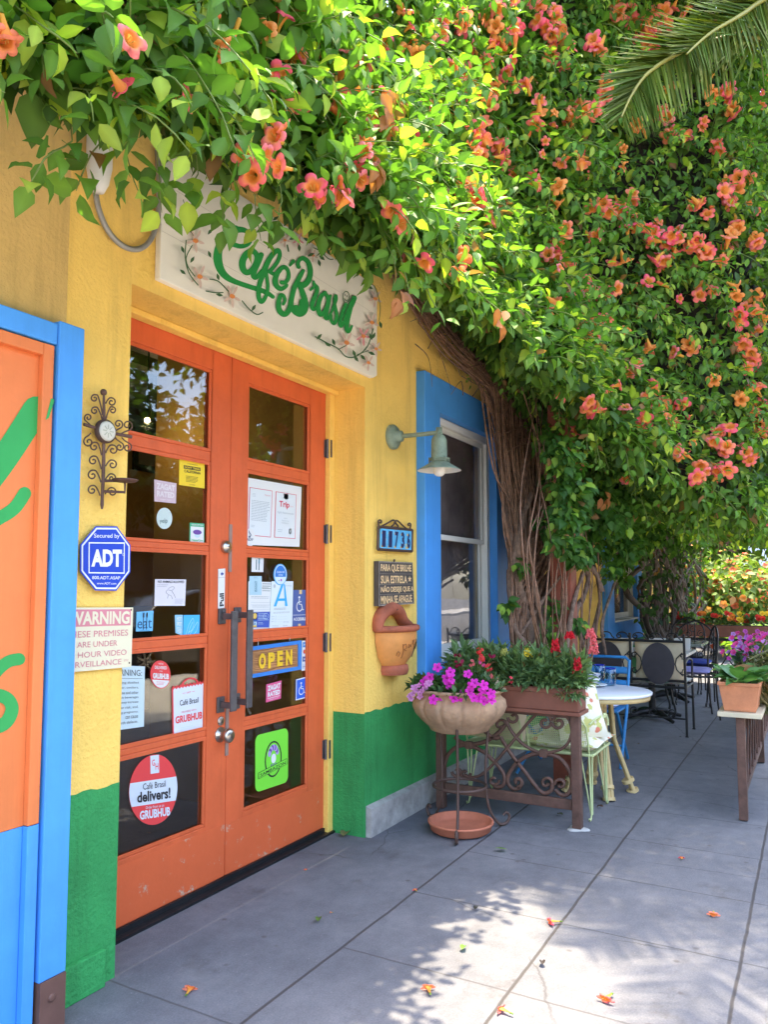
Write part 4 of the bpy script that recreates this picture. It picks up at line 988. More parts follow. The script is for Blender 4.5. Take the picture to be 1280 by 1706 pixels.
def wheel(s, u, v, sx, sy, m, l=.001):
    s.ell(u-.02*sx, v-.40*sy, .085*sx, .075*sy, m, l)
    T = lambda q, r: s.mb.tube([s.P(u+a*sx, v+b*sy, l) for a, b in q], r, 5, m, 1)
    hgt = abs(s.c[0][2]-s.c[3][2])*sy
    T([(-.03,-.30),(-.02,.02),(.20,.02),(.33,.36),(.42,.33)], hgt*.035); T([(-.02,-.13),(.18,-.13)], hgt*.025)
    s.ring(u+.02*sx, v+.14*sy, .31*sx, .31*sy, .2, m, l, 22, R(105), R(330))
def d(s):
    wheel(s, .45, .37, .75, .44, 1); s.rect(.0,.65,1,.66,1); s.text('ACCESSIBLE', .04,.72,.96,.80,1,.025); s.rect(.42,.0,.62,.11,2,.001); s.rect(.40,.885,.60,.995,2,.001)
sign('access_sign', 'slate blue accessible sign with a white wheelchair beside the grade card', 'sign', [(875,718),(1095,715),(1080,1340),(862,1350)], YT, [m_slateb, m_paper, flat('masking tape', (.70,.52,.25))], d, **KB)
op_ = thing('open_sign', 'wooden open sign in a blue frame hanging on chains behind the right door handle', 'sign', tuple(onY(457,1098,YT-.02)))
q = [(637,295),(905,260),(905,405),(634,452)]
fr = MB(); s = Sheet(q, YT-.02, fr, 0, **K6)
def frame_rail(u0,v0,u1,v1): fr.prism([s.P(u0,v1),s.P(u1,v1),s.P(u1,v0),s.P(u0,v0)], (0,.014,0))
frame_rail(0,0,1,.12); frame_rail(0,.88,1,1); frame_rail(0,.12,.055,.88); frame_rail(.945,.12,1,.88)
fr.build('frame', mat('blue sign frame', (.04,.22,.62), .5, .08, 6), op_)
bd = MB(); s = Sheet(q, YT-.013, bd, 0, **K6)
bd.prism([s.P(.05,.89),s.P(.95,.89),s.P(.95,.11),s.P(.05,.11)], (0,.006,0))
for i in range(16):
    v = .16+.045*i; bd.tube([s.P(p[0], p[1], .0004) for p in spline([(.07,v),(.3,v+.04*math.sin(i)),(.6,v-.05*math.cos(i*1.7)),(.93,v+.02)], 4)], .0011, 4, 1)
bd.build('board', [mat('varnished wood', (.50,.24,.09), .5, .2, 6), mat('burnt line', (.20,.08,.03), .6, .1, 6)], op_)
lt = MB(); s = Sheet(q, YT-.0145, lt, 0, **K6)
for i, ch in enumerate('OPEN'):
    v, f = text_mesh(ch, .06); u0, u1 = .185+.165*i, .185+.165*i+(.125 if ch != 'E' else .11)
    s.text(ch, u0, .25+.015*(i%2), u1, .76+.015*(i%2), 0, .06, .003)
lt.build('lettering', mat('yellow raised letters', (.85,.53,.03), .5, .08, 8), op_)
ch = MB()
for px in (688, 846):
    a = onY(px/2.993+200, (285 if px < 700 else 262)/2.993+980, YT-.012); b = onY(px/2.993+200, (238 if px < 700 else 225)/2.993+980, YT-.004)
    ch.tube([a, b], .0022, 5)
ch.build('chain', m_steel, op_)
def d(s):
    for i, m_ in enumerate((1,2,3,2)): s.rect(.1,.05+.24*i,.9,.22+.24*i,m_)
    s.ell(.38,.37,.22,.07,4,.001); s.ell(.62,.37,.22,.07,5,.0013); s.text('VISA', .2,.59,.8,.65,0,.03); s.text('AMEX', .2,.1,.8,.16,0,.03); s.text('DISCOVER', .15,.84,.85,.89,3)
sign('card_strip', 'narrow white strip of card logos at the right edge of the fourth right pane', 'sticker', [(908,262),(941,260),(938,408),(906,412)], YT, [m_paper, flat('strip blue', (.05,.25,.60)), flat('strip white', (.62,.66,.72)), flat('strip navy', (.08,.11,.30)), m_red, m_gold], d, **K6)
def d(s): s.text('ZAGAT', .07,.1,.93,.4,1,.05); s.text('RATED', .09,.46,.91,.73,1,.05); s.rect(.08,.8,.92,.83,1); s.text('zagat.com', .2,.87,.8,.94,1)
sign('guide_sticker', 'vivid pink rating sticker under the open sign', 'sticker', [(730,480),(805,460),(802,550),(728,570)], YT, [m_magpink, m_paper], d, **K6)
def d(s): s.rect(0,0,1,1,1,.0003); s.rect(.06,.05,.94,.95,0); wheel(s, .46, .5, .8, .66, 1, .0012)
sign('wheelchair_sticker', 'small bright blue wheelchair sticker beside the pink rating sticker', 'sticker', [(878,455),(934,440),(932,545),(876,560)], YT, [flat('access blue', (.02,.12,.62)), m_paper], d, **K6)
def d(s):
    s.ell(.53,.5,.26,.325,1); s.ell(.53,.5,.225,.295,0,.0009)
    for i in range(9):
        a = R(20+i*17.5); s.ell(.53+.13*math.cos(a), .44-.15*math.sin(a), .05, .055, 2 if i%2 else 3, .0012+.0001*i, 12)
    s.ell(.53,.49,.075,.085,4,.0024,16)
    for i in range(4): s.rect(.45+.05*i,.58,.475+.05*i,.65,2,.0012)
    s.pts([(.07,.775),(.95,.665),(.95,.555),(.07,.665)], 1, .003); s.pts([(.085,.765),(.935,.66),(.935,.565),(.085,.672)], 0, .0034)
    v, f = text_mesh('SAMBAZON', .01)
    s.mb.add([s.P(.12+.78*a, .748-.093*a-.06*b, .004) for a, b in v], f, False, 1)
sign('lime_sticker', 'big lime green rounded sticker with a black oval emblem in the bottom right pane', 'sticker', [(675,735),(838,695),(838,965),(675,1020)], YT, [m_lime, m_ink, m_purp, flat('lilac', (.45,.33,.62)), m_paper], d, shape=rrect(), **K6)
def d(s):
    s.pts([(.3,.13),(.55,.07),(.55,.19)][::-1], 2); s.rect(.5,.105,.75,.155,2,.0008); s.rect(0,.22,1,.225,1); s.vtext('Pull', .2,.62,.85,.95,1,.035)
sign('pull_notice', 'narrow white upright pull notice on the left door stile below the deadbolt', 'sticker', [(508,1235),(543,1232),(540,1435),(506,1440)], YD-.0035, [m_paper, m_ink, m_navy], d, **K5)

# ================================================================== LEAF AND FLOWER MESHES (numpy)
def unit(a): return a / (np.linalg.norm(a, axis=-1, keepdims=True) + 1e-9)
LEAF_V = np.array([(0,0,0),(-.20,.17,.05),(0,.18,0),(.20,.17,.05),(-.275,.42,.075),(0,.43,-.01),(.275,.42,.075),(-.16,.72,.02),(0,.73,-.045),(.16,.72,.02),(.01,1.0,-.14)], float)
LEAF_F = [(0,2,1),(0,3,2),(1,2,5,4),(2,3,6,5),(4,5,8,7),(5,6,9,8),(7,8,10),(8,9,10)]
BLADE_V = np.array([(-.06,0,0),(.06,0,0),(-.10,.35,.03),(0,.36,-.01),(.10,.35,.03),(-.07,.7,-.02),(0,.7,-.05),(.07,.7,-.02),(0,1,-.14)], float)
BLADE_F = [(0,1,3),(0,3,2),(1,4,3),(2,3,6,5),(3,4,7,6),(5,6,8),(6,7,8)]
def scatter_mesh(name, tv, tf, P, T, N, Sz, C, mat_, parent=None, wfac=None, fade=None):
    """many copies of a small blade joined into one mesh; C is the colour of each; vertices run width, length, normal"""
    n = len(P); k = len(tv)
    T = unit(T); B = unit(np.cross(T, N)); Nn = np.cross(B, T)
    wf = np.ones(n) if wfac is None else wfac
    V = (P[:,None,:] + (tv[None,:,0:1]*(Sz*wf)[:,None,None])*B[:,None,:] + (tv[None,:,1:2]*Sz[:,None,None])*T[:,None,:] + (tv[None,:,2:3]*(Sz*(.2+2.0*rng.random(n)))[:,None,None])*Nn[:,None,:])
    V = V.reshape(-1, 3)
    off = np.zeros(3)
    q = parent
    while q is not None:
        off += np.array(q.location); q = q.parent
    V = V - off
    lens = np.array([len(f) for f in tf]); flat_ = np.concatenate([np.array(f) for f in tf])
    idx = (np.arange(n)[:,None]*k + flat_[None,:]).ravel()
    tot = np.tile(lens, n); st = np.concatenate([[0], np.cumsum(tot)[:-1]])
    me = bpy.data.meshes.new(name)
    me.vertices.add(len(V)); me.vertices.foreach_set('co', V.ravel().astype(np.float32))
    me.loops.add(len(idx)); me.loops.foreach_set('vertex_index', idx.astype(np.int32))
    me.polygons.add(len(tot)); me.polygons.foreach_set('loop_start', st.astype(np.int32)); me.polygons.foreach_set('loop_total', tot.astype(np.int32))
    me.polygons.foreach_set('use_smooth', np.ones(len(tot), bool))
    me.update(calc_edges=True)
    at = me.attributes.new('Col', 'FLOAT_COLOR', 'POINT')
    cc = np.ones((n, k, 4), np.float32); cc[:,:,:3] = C[:,None,:]
    if fade is not None: cc[:,:,:3] *= fade[None,:,None]
    at.data.foreach_set('color', np.clip(cc, 0, 1).ravel())
    me.materials.append(mat_)
    o = bpy.data.objects.new(name, me); COL.objects.link(o)
    if parent is not None: o.parent = parent
    return o
# midribs a little paler than the blade
LEAF_FADE = np.array([1.15,.95,1.25,.95,.93,1.2,.93,.95,1.15,.95,.9])
def leaf_cols(n, dark, light, young, py, spread=.25):
    t = rng.beta(1.4, 1.9, n)[:,None]
    c = np.array(dark)*(1-t) + np.array(light)*t
    y = (rng.random(n) < py)[:,None]
    c = np.where(y, np.array(young)*(0.75+.5*rng.random((n,1))), c)
    c = np.where(rng.random((n,1)) < .018, np.array((.24,.13,.05)), c)
    return c * (1 + spread*(rng.random((n,1))-.5))

def mesh_col(mb, name, mat_, cols, parent=None):
    o = mb.build(name, mat_, parent)
    at = o.data.attributes.new('Col', 'FLOAT_COLOR', 'POINT')
    at.data.foreach_set('color', np.array([(*c, 1) for c in cols], np.float32).ravel())
    return o
def trumpet(var):
    """one trumpet bloom along +z: tube, throat and five flared lobes"""
    n = 30; rs = random.Random(var)
    rings = [(.0,.004,0),(.006,.006,0),(.02,.0065,0),(.04,.0105,0),(.056,.0155,0),(.064,.0185,.1),(.069,.026,.45),(.070,.035,.8),(.066,.043,1)]
    V, C = [], []
    base, mid, lobe = [np.array(c) for c in ((.72,.42,.06),(.88,.30,.07),((.92,.19,.18),(.92,.28,.17),(.88,.12,.19),(.92,.36,.10),(.90,.24,.26))[var % 5])]
    wob = [rs.uniform(-.12,.12) for _ in range(5)]
    for i, (z, r, pt) in enumerate(rings):
        for j in range(n):
            t = 2*math.pi*j/n
            lob = abs(math.cos(2.5*t))
            k = int((t/(2*math.pi)*5+.5) % 5)
            rr = r*(1 - pt*.40*(1-lob**.55)) * (1 + pt*wob[k])
            zz = z + pt*(.006*(lob-.5)) - pt*pt*.012*(1 if k % 2 else .3)
            V.append((rr*math.cos(t), rr*math.sin(t), zz))
            f = [0,.05,.2,.55,.9,1,1,1,1][i]
            c = base*(1-f)+mid*f if i < 6 else (mid*(1-min(1,(i-5)/2))+lobe*min(1,(i-5)/2))
            if i >= 6: c = c*(1-.12*(1-lob))
            C.append(c)
    F = [(i*n+j, i*n+(j+1)%n, (i+1)*n+(j+1)%n, (i+1)*n+j) for i in range(len(rings)-1) for j in range(n)]
    mb = MB().add(V, F, True)
    # bend the tube a little
    b = len(mb.V)
    mb.V = [(x + .9*(z-.07)**2*2, y, z) for x, y, z in mb.V]
    k0 = len(mb.V)
    mb.lathe([(.0,-.012),(.005,-.01),(.0065,.0),(.0075,.009),(.0055,.004)], (.0085,0,0), 8)
    C += [(.13,.24,.04)]*(len(mb.V)-k0)
    for q in (-1, 1):
        k0 = len(mb.V); mb.tube([(.003,q*.003,.03),(.0,q*.004,.06),(.002,q*.006,.072)], .0011, 4); C += [(.75,.55,.15)]*(len(mb.V)-k0)
    return mb, C
def bud():
    mb = MB(); mb.lathe([(0,-.01),(.006,-.008),(.0065,.004),(.0065,.02),(.008,.04),(.010,.052),(.007,.064),(0,.07)], (0,0,0), 10)
    C = [(.62,.36,.05) if v[2] < .03 else (.78,.20,.06) for v in mb.V]
    return mb, C

# ================================================================== FLOWERING VINE over the doors and the terrace
EX = [-1.2,.6,1.5,2.5,3.76,4.6,5.75,6.4,7.5,12.5]
EYE_Y = [1.58,1.56,1.55,1.52,1.42,1.18,.80,.24,-.04,-.06]
ZBX = [-1.2,.6,1.0,1.5,2.0,2.6,3.2,3.76,4.6,5.75,6.4,8,12.5]
ZBV = [2.32,2.32,2.40,2.64,2.74,2.76,2.76,2.72,2.46,2.16,1.90,1.97,2.02]
TX = [-1.2,1.5,3,4,5,6.4,12.5]; TZ = [3.7,4.1,4.6,5.0,5.8,6.9,6.0]
_k = rng.normal(0, 1, (14, 3)); _ph = rng.random(14)*6.28
def noise3(p, f):
    s = 0
    for i in range(14):
        kk = unit(_k[i])*f*(0.6+.1*i)
        s = s + np.sin(p[...,0]*kk[0]+p[...,1]*kk[1]+p[...,2]*kk[2]+_ph[i])
    return s/5.0
def edgeY(X, Z):
    e = np.interp(X, EX, EYE_Y)
    zb = np.interp(X, ZBX, ZBV)
    h = Z - zb
    tilt = np.interp(X, [1.2,2.6,4,6.5], [.10,.34,.38,.10])
    rec = tilt*np.clip(h-.18, 0, .95) + .05*np.clip(h-1.1, 0, 1.2) + .35*np.clip(h-2.4, 0, 5)*np.interp(X, [3,6], [1,.10])
    p = np.stack([X, np.zeros_like(X), Z], -1)
    return np.minimum(e + rec - .21*noise3(p, 2.6) - .07*noise3(p, 8.0), YF-.12)
def under(X, Y):
    e = np.interp(X, EX, EYE_Y); zb = np.interp(X, ZBX, ZBV)
    slope = np.interp(X, [2.6,4.4,5.6,6.5], [.95,.95,.45,.12])
    return zb + slope*np.clip(Y-e, 0, 2) + .10*noise3(np.stack([X, Y, np.zeros_like(X)], -1), 6.0)
def inside(p):
    X, Y, Z = p[...,0], p[...,1], p[...,2]
    return (Y > edgeY(X, Z)) & (Z > under(X, Y)) & (Z < np.interp(X, TX, TZ)) & (Y < YF-.02) & (X > .35) & (X < 12.4)
def shell_hit(px, py, tmax=14):
    r = ray(px, py)
    ts = np.arange(.8, tmax, .012)
    P = CAMP + ts[:,None]*r
    k = np.argmax(inside(P))
    return P[k] if inside(P)[k] else None

vine = thing('trumpet_vine', 'huge trumpet vine with coral orange blooms spilling over the doors and the terrace', 'climbing plant', (4.9, 1.75, 0))
def sample_shell(n, x0, x1, part):
    X = x0 + (x1-x0)*rng.random(n)
    if part == 'front':
        zb = np.interp(X, ZBX, ZBV); zt = np.interp(X, TX, TZ)
        Z = zb + (zt-zb)*rng.random(n)
        Y = edgeY(X, Z); ok = (Z > under(X, Y)-.02) & (Y < YF-.1)
        P = np.stack([X, Y, Z], -1)
        e = .04
        dx = (edgeY(X+e, Z)-edgeY(X-e, Z))/(2*e); dz = (edgeY(X, Z+e)-edgeY(X, Z-e))/(2*e)
        N = unit(np.stack([dx, -np.ones_like(X), dz], -1))
    elif part == 'under':
        e = np.interp(X, EX, EYE_Y); Y = e + (YF-.05-e)*rng.random(n); Z = under(X, Y)
        P = np.stack([X, Y, Z], -1); ok = Y > edgeY(X, Z)-.02
        N = np.tile(np.array([0,-.35,-1.0]), (n,1)); N = unit(N)
    else:
        zt = np.interp(X, TX, TZ); Y = np.interp(X, EX, EYE_Y)+(YF-np.interp(X, EX, EYE_Y))*rng.random(n)
        P = np.stack([X, Y, zt], -1); ok = Y > edgeY(X, zt); N = np.tile(np.array([0,-.1,1.0]), (n,1))
    return P[ok], N[ok]
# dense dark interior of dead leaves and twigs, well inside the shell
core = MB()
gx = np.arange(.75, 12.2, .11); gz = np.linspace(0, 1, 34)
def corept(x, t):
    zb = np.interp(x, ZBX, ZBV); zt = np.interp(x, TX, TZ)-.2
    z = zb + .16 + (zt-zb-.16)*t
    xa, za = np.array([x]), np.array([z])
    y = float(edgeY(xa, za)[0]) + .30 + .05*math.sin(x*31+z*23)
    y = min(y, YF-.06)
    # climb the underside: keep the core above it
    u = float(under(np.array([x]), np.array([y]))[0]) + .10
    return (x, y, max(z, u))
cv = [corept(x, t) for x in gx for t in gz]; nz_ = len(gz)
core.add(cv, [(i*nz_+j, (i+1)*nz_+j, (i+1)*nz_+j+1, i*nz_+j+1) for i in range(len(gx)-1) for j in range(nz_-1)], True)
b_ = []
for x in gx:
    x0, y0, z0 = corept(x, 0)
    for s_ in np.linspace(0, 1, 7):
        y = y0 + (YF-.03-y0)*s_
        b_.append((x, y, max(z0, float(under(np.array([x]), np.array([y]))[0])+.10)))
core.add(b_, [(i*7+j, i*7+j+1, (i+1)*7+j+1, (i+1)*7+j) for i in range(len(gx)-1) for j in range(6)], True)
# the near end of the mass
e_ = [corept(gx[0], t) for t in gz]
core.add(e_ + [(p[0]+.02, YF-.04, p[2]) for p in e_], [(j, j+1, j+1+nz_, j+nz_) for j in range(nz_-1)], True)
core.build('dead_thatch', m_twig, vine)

def bank(name, n_front, n_under, x0, x1, size, cols, parent=vine, inner=.16):
    Pf, Nf = sample_shell(n_front, x0, x1, 'front'); Pu, Nu = sample_shell(n_under, x0, x1, 'under')
    P = np.concatenate([Pf, Pu]); N = np.concatenate([Nf, Nu]); n = len(P)
    dep = rng.beta(1.2, 2.0, n)*inner - .05
    P = P - N*dep[:,None] + rng.normal(0, .015, (n,3))
    T = unit(N*.35 + np.array([0,0,-.75]) + rng.normal(0, .55, (n,3)))
    NN = unit(N*.8 + np.array([0,0,.75]) + rng.normal(0, .45, (n,3)))
    s = size(P[:,0])*(.42+.95*rng.random(n)**1.2)
    return P, T, NN, s
def shoots(k, x0, x1, part, hang, nl, step, size):
    """stems that leave the shell, arch over and hang, with paired leaves"""
    P0, N0 = sample_shell(k, x0, x1, part)
    if part == 'front' and hang > 1:     # only from the lower fringe
        keep = P0[:,2] < np.interp(P0[:,0], ZBX, ZBV) + .30; P0, N0 = P0[keep], N0[keep]
    out = [[], [], [], []]; stems = []
    for p, nn in zip(P0, N0):
        d = unit(nn*.9 + np.array([rng.normal(0,.5), rng.normal(0,.2), rng.normal(.35,.4)]))
        q = p - nn*.04; pts = [q.copy()]; m = int(rng.integers(nl[0], nl[1]))
        side = rng.random()*6.28
        for i in range(m):
            d = unit(d + np.array([0,0,-.22*hang]) + rng.normal(0,.10,3)); q = q + d*step*(1 if i else .5); pts.append(q.copy())
            a = unit(np.cross(d, np.array([math.cos(side), math.sin(side), .3]))); side += 1.6
            for sg in (-1, 1):
                if rng.random() < .08: continue
                t = unit(a*sg*.9 + d*.55 + np.array([0,0,-.35]) + rng.normal(0,.2,3))
                out[0].append(q + a*sg*.012); out[1].append(t)
                out[2].append(unit(nn*.5 + np.array([0,0,.9]) + rng.normal(0,.35,3)))
                out[3].append(size*(1.05-.5*i/m)*(.75+.45*rng.random()))
        stems.append(pts)
    return [np.array(o) for o in out] + [stems]
sz = lambda X: np.interp(X, [.5,1.6,3,5,7,12], [.096,.096,.090,.090,.09,.12])
DK, LT, YG_ = (.034,.088,.018), (.18,.32,.05), (.35,.45,.06)
all_st = []
for nm, parts in (('foliage', [
        bank('a', 5600, 2200, .45, 2.9, sz, None), bank('b', 7600, 900, 2.5, 4.8, sz, None), bank('c', 11500, 3600, 4.4, 7.4, sz, None), bank('d', 4200, 4200, 7.2, 12.3, sz, None)]),):
    P, T, NN, s = [np.concatenate([p[i] for p in parts]) for i in range(4)]
    C = leaf_cols(len(P), DK, LT, YG_, .10)
    scatter_mesh(nm, LEAF_V, LEAF_F, P, T, NN, s, C, m_leaf, vine, .95+.4*rng.random(len(P)), LEAF_FADE)
prt = []
for a in ((200,.45,2.8,'front',.7,(5,10),.06,.115), (330,2.4,4.8,'front',.8,(5,10),.055,.10), (420,4.4,7.2,'front',.8,(5,11),.055,.092), (200,.6,2.8,'front',1.15,(4,7),.055,.112), (130,4.5,6.8,'front',1.3,(5,10),.055,.09), (170,4.9,9.5,'under',1.0,(4,9),.05,.085)):
    prt.append(shoots(*a))
# a few sprays that hang in front of the lamp holder and the top of the sign
o4 = [[], [], [], []]; st4 = []
for (px, py, Y, m) in ((120,235,1.60,5),(165,240,1.62,4),(205,225,1.6,4),(262,250,1.6,4),(330,290,1.6,3),(385,312,1.58,4),(425,318,1.58,4),(470,335,1.56,3),(540,372,1.55,3),(590,392,1.52,4),(610,400,1.5,3)):
    q = onY(px, py, Y); pts = [q+np.array([0,.02,.12]), q.copy()]; d = unit(np.array([rng.normal(-.1,.4), rng.normal(-.1,.2), -.8])); side = rng.random()*6.28
    for i in range(m):
        d = unit(d + rng.normal(0,.14,3) + np.array([0,0,-.15])); q = q + d*.042; pts.append(q.copy())
        a = unit(np.cross(d, np.array([math.cos(side), math.sin(side), .3]))); side += 1.5
        for sg in (-1, 1):
            o4[0].append(q+a*sg*.012); o4[1].append(unit(a*sg*.9+d*.5+np.array([0,0,-.3])+rng.normal(0,.25,3))); o4[2].append(unit(np.array([-.2,-.5,.8])+rng.normal(0,.35,3))); o4[3].append(rng.uniform(.06,.105))
    st4.append(pts)
prt.append([np.array(o) for o in o4] + [st4])
P, T, NN, s = [np.concatenate([p[i] for p in prt]) for i in range(4)]
C = leaf_cols(len(P), (.06,.15,.022), (.17,.33,.045), (.33,.44,.05), .18)
scatter_mesh('foliage', LEAF_V, LEAF_F, P, T, NN, s, C, m_leaf, vine, .9+.35*rng.random(len(P)), LEAF_FADE)
st = MB()
for p in prt:
    for pts in p[4]: st.tube(pts, [.0024]*(len(pts)-1)+[.001], 4, cap=False)
st.build('shoot', m_gstem, vine)

# blooms: clusters met on the shell where the photograph shows them
FL = [(375,48,2,1),(350,62,1,1),(200,106,1,1),(62,160,3,1),(40,150,2,1),(12,80,1,1),(455,140,2,1),(478,170,2,1),(560,140,2,1),(562,175,1,1),(600,158,1,1),(606,205,2,1),(642,216,2,1),(612,255,2,1),(597,272,1,1),
(345,248,4,1),(362,266,1,1),(398,258,1,1),(430,250,2,1),(490,352,1,1),(506,362,2,1),(372,374,1,1),(656,345,1,1),(700,435,1,1),(752,440,2,1),(770,416,1,1),(712,60,3,1),(690,85,2,1),(785,85,3,1),(805,105,2,1),(765,128,1,1),(832,78,3,1),(850,60,1,1),(822,150,2,1),(868,138,2,1),
(742,118,1,1),(757,180,1,1),(790,150,2,1),(735,212,1,1),(790,215,3,1),(800,246,3,1),(770,250,2,1),(832,245,2,1),(835,268,1,1),(762,305,2,1),(786,346,1,1),(812,355,2,1),(842,340,1,1),(905,55,1,1),(925,70,2,1),(940,88,2,1),(985,80,3,1),(1008,145,3,1),(962,180,2,1),(988,192,2,1),(946,206,1,1),(892,185,1,1),(942,270,2,1),(1000,345,2,1),(1034,345,3,1),(1055,350,1,1),
(928,416,2,1),(946,400,1,1),(905,420,1,1),(1078,380,2,1),(1088,395,1,1),(990,395,1,1),(1155,342,2,1),(1192,352,2,1),(1215,345,1,1),(1232,375,3,1),(1226,310,2,1),(1240,300,1,1),(978,488,2,1),(932,515,2,1),(938,535,1,1),(985,545,3,1),(1000,532,2,1),(1046,615,1,1),(1145,580,2,1),(1180,490,2,1),(1100,466,1,1),(1235,528,2,1),(1252,520,2,1),(1242,572,2,1),(1262,598,3,1),(1245,618,1,1),(1262,652,2,1),(1235,660,1,1),(1240,745,2,1),(1208,752,2,1),(1195,786,3,1),(1000,680,1,1),(1062,706,2,1),(955,742,2,1),(1132,702,1,.5),(1146,650,1,.5),(1272,690,1,1),(1275,862,1,1),(1272,908,2,1),
(1050,22,3,1),(1078,32,4,1),(1100,42,3,1),(1062,58,2,1),(1086,64,3,1),(1112,22,3,1),(1030,10,2,1),(1100,186,2,1),(1130,222,2,1),(1062,216,2,1),(1180,148,2,1),(1200,158,1,1),(1220,182,2,1),(1125,402,3,1),(1142,420,3,1),(1180,420,3,1),(1162,412,2,1),(1110,432,2,1),(1262,400,3,1),(1272,386,2,1),(1212,402,2,1),(1170,790,1,1),(1085,585,1,1),(820,20,2,1),(920,20,1,1),(560,5,2,1),(530,8,1,1),(1205,440,1,1),(1225,470,1,1),(1195,250,1,1),(1230,60,2,1),(1250,30,2,1)]
rr_ = random.Random(5)
FL += [(rr_.uniform(440,900), rr_.uniform(10,340), 1, 1) for _ in range(34)] + [(rr_.uniform(900,1275), rr_.uniform(240,800), 1, 1) for _ in range(40)]
blooms = []
for (px, py, k, sc_) in FL:
    h = shell_hit(px, py)
    if h is None: continue
    dist = np.linalg.norm(h-CAMP)
    for i in range(k+1):
        o = rng.normal(0, .032, 3); view = unit(CAMP-h)
        p = h + view*(.15+.03*i+.10*(430 < px < 1010 and py < 480)+.07*(px <= 430)) + o
        d = unit(view*rng.uniform(.25,.9) + np.array([rng.normal(.15,.55), rng.normal(0,.3), rng.normal(-.05,.5)]))
        blooms.append((p, d, sc_*rng.uniform(.85,1.12)*np.interp(dist, [1.5,1.9,2.6,4,7], [.80,.90,1.0,1.22,1.5]), dist))
for x0, x1, k in ((.6,3,20),(3,6,60),(5,12,40)):      # more, where the photograph only hints at them
    P_, N_ = sample_shell(k, x0, x1, 'front')
    for p, nn in zip(P_, N_):
        for i in range(int(rng.integers(1,3))):
            blooms.append((p+nn*.12+rng.normal(0,.03,3), unit(nn+rng.normal(0,.5,3)), rng.uniform(.75,1.0), np.linalg.norm(p-CAMP)+3))
blooms.sort(key=lambda b: b[3]/b[2])
tv = [trumpet(i) for i in range(5)] + [bud()]
proto = [mesh_col(mb, 'bloom', m_petal, c) for mb, c in tv]
pm = [o.data for o in proto]
for o in proto: bpy.data.objects.remove(o)
rest = MB(); rc = []
for i, (p, d, s_, _) in enumerate(blooms):
    v = 5 if rng.random() < .10 else int(rng.integers(0, 5))
    q = Vector(d).to_track_quat('Z', 'Y') @ Quaternion((0,0,1), rng.random()*6.28)
    Mx = Matrix.Translation(Vector(p) - (q @ Vector((0,0,.05*s_)))) @ q.to_matrix().to_4x4() @ Matrix.Scale(s_, 4)
    if i < 96:
        o = bpy.data.objects.new('bloom', pm[v]); COL.objects.link(o); o.parent = vine
        o.matrix_basis = Matrix.Translation(-vine.location) @ Mx
    else:
        mb, c = tv[v]; b = len(rest.V)
        rest.add([Mx @ Vector(x) for x in mb.V], mb.F, True); rc += list(c)
r_ = mesh_col(rest, 'bloom', m_petal, rc, vine); r_['kind'] = 'stuff'

# woody stems: base behind the trough, a fan of canes up to the facade and into the canopy
wd = MB(); th = MB()
def cane(px, r0, r1, mb_, jit=.0, n=5):
    pts = []
    for i, (x, y, Y) in enumerate(px):
        pts.append(onY(x + rng.normal(0, jit), y, Y + rng.normal(0, .02 if jit else 0)))
    Q = spline(pts, n); k = len(Q)
    mb_.tube(Q, [(r0+(r1-r0)*i/(k-1))*(1+.16*math.sin(i*1.9+px[0][0])+.12*math.sin(i*.7+px[0][0]*2.3)) for i in range(k)], 7 if r0 > .01 else 5)
for q, r0, r1 in (([(885,1130,1.72),(880,1040,1.72),(862,960,1.74),(866,880,1.78),(895,790,1.84),(905,700,1.9)], .040,.022), ([(890,1130,1.70),(900,1040,1.70),(925,950,1.72),(935,880,1.76),(940,800,1.82),(940,700,1.9)], .040,.024),
      ([(872,1130,1.75),(862,1050,1.75),(853,1000,1.77),(850,900,1.82),(845,800,1.9),(832,700,1.97)], .032,.018), ([(900,1130,1.68),(915,1000,1.68),(945,900,1.7),(960,800,1.76)], .034,.02), ([(880,1130,1.74),(890,1060,1.74),(885,980,1.75),(875,900,1.8),(870,780,1.88),(850,660,2.0)], .030,.014),
      ([(868,1130,1.76),(875,1080,1.7),(856,1040,1.72),(848,950,1.8)], .028,.016),
      ([(985,1110,1.5),(960,1030,1.5),(975,990,1.5),(980,955,1.5),(955,925,1.52),(925,900,1.6)], .020,.018), ([(945,1080,1.48),(955,1010,1.47),(972,955,1.47)], .018,.016), ([(1010,1090,1.45),(1004,1040,1.45),(1020,985,1.46),(1028,965,1.48)], .014,.010), ([(1004,985,1.47),(990,950,1.5),(950,915,1.54),(905,880,1.65)], .020,.016), ([(930,1100,1.56),(905,1040,1.6),(890,980,1.66)], .015,.01), ([(975,1090,1.5),(1000,1000,1.52),(985,900,1.6),(1000,830,1.62)], .016,.012), ([(860,1070,1.74),(905,1000,1.62),(935,960,1.56)], .012,.009)):
    cane(q, r0, r1, wd)
for i in range(80):          # the fan of canes beside the window
    x0 = 862 + rng.random()*50; x1 = 852 + i*1.35 + rng.normal(0,6); x2 = x1 + rng.normal(-12,14)
    cane([(x0,1120,1.74),(x0-8+rng.normal(0,5),1010,1.74),(x1,900+rng.normal(0,20),1.80),(x2,780,1.86),(x2-6+rng.normal(0,8),655+rng.normal(0,15),1.95)], rng.uniform(.006,.014), rng.uniform(.004,.008), th, 2)
for i in range(90):          # canes that lean over to the upper left, along the wall
    u = rng.random(); s_ = rng.normal(0, 7)
    cane([(868+u*50,960-u*30,1.84),(842+u*52+s_,800,1.9),(815+u*70+s_,665-u*20,2.0),(745+u*80,585-u*40+s_,2.07),(690+u*60,510-u*30+s_,2.10),(650+u*40,440+s_,2.10)], rng.uniform(.006,.011), rng.uniform(.003,.006), th, 3)
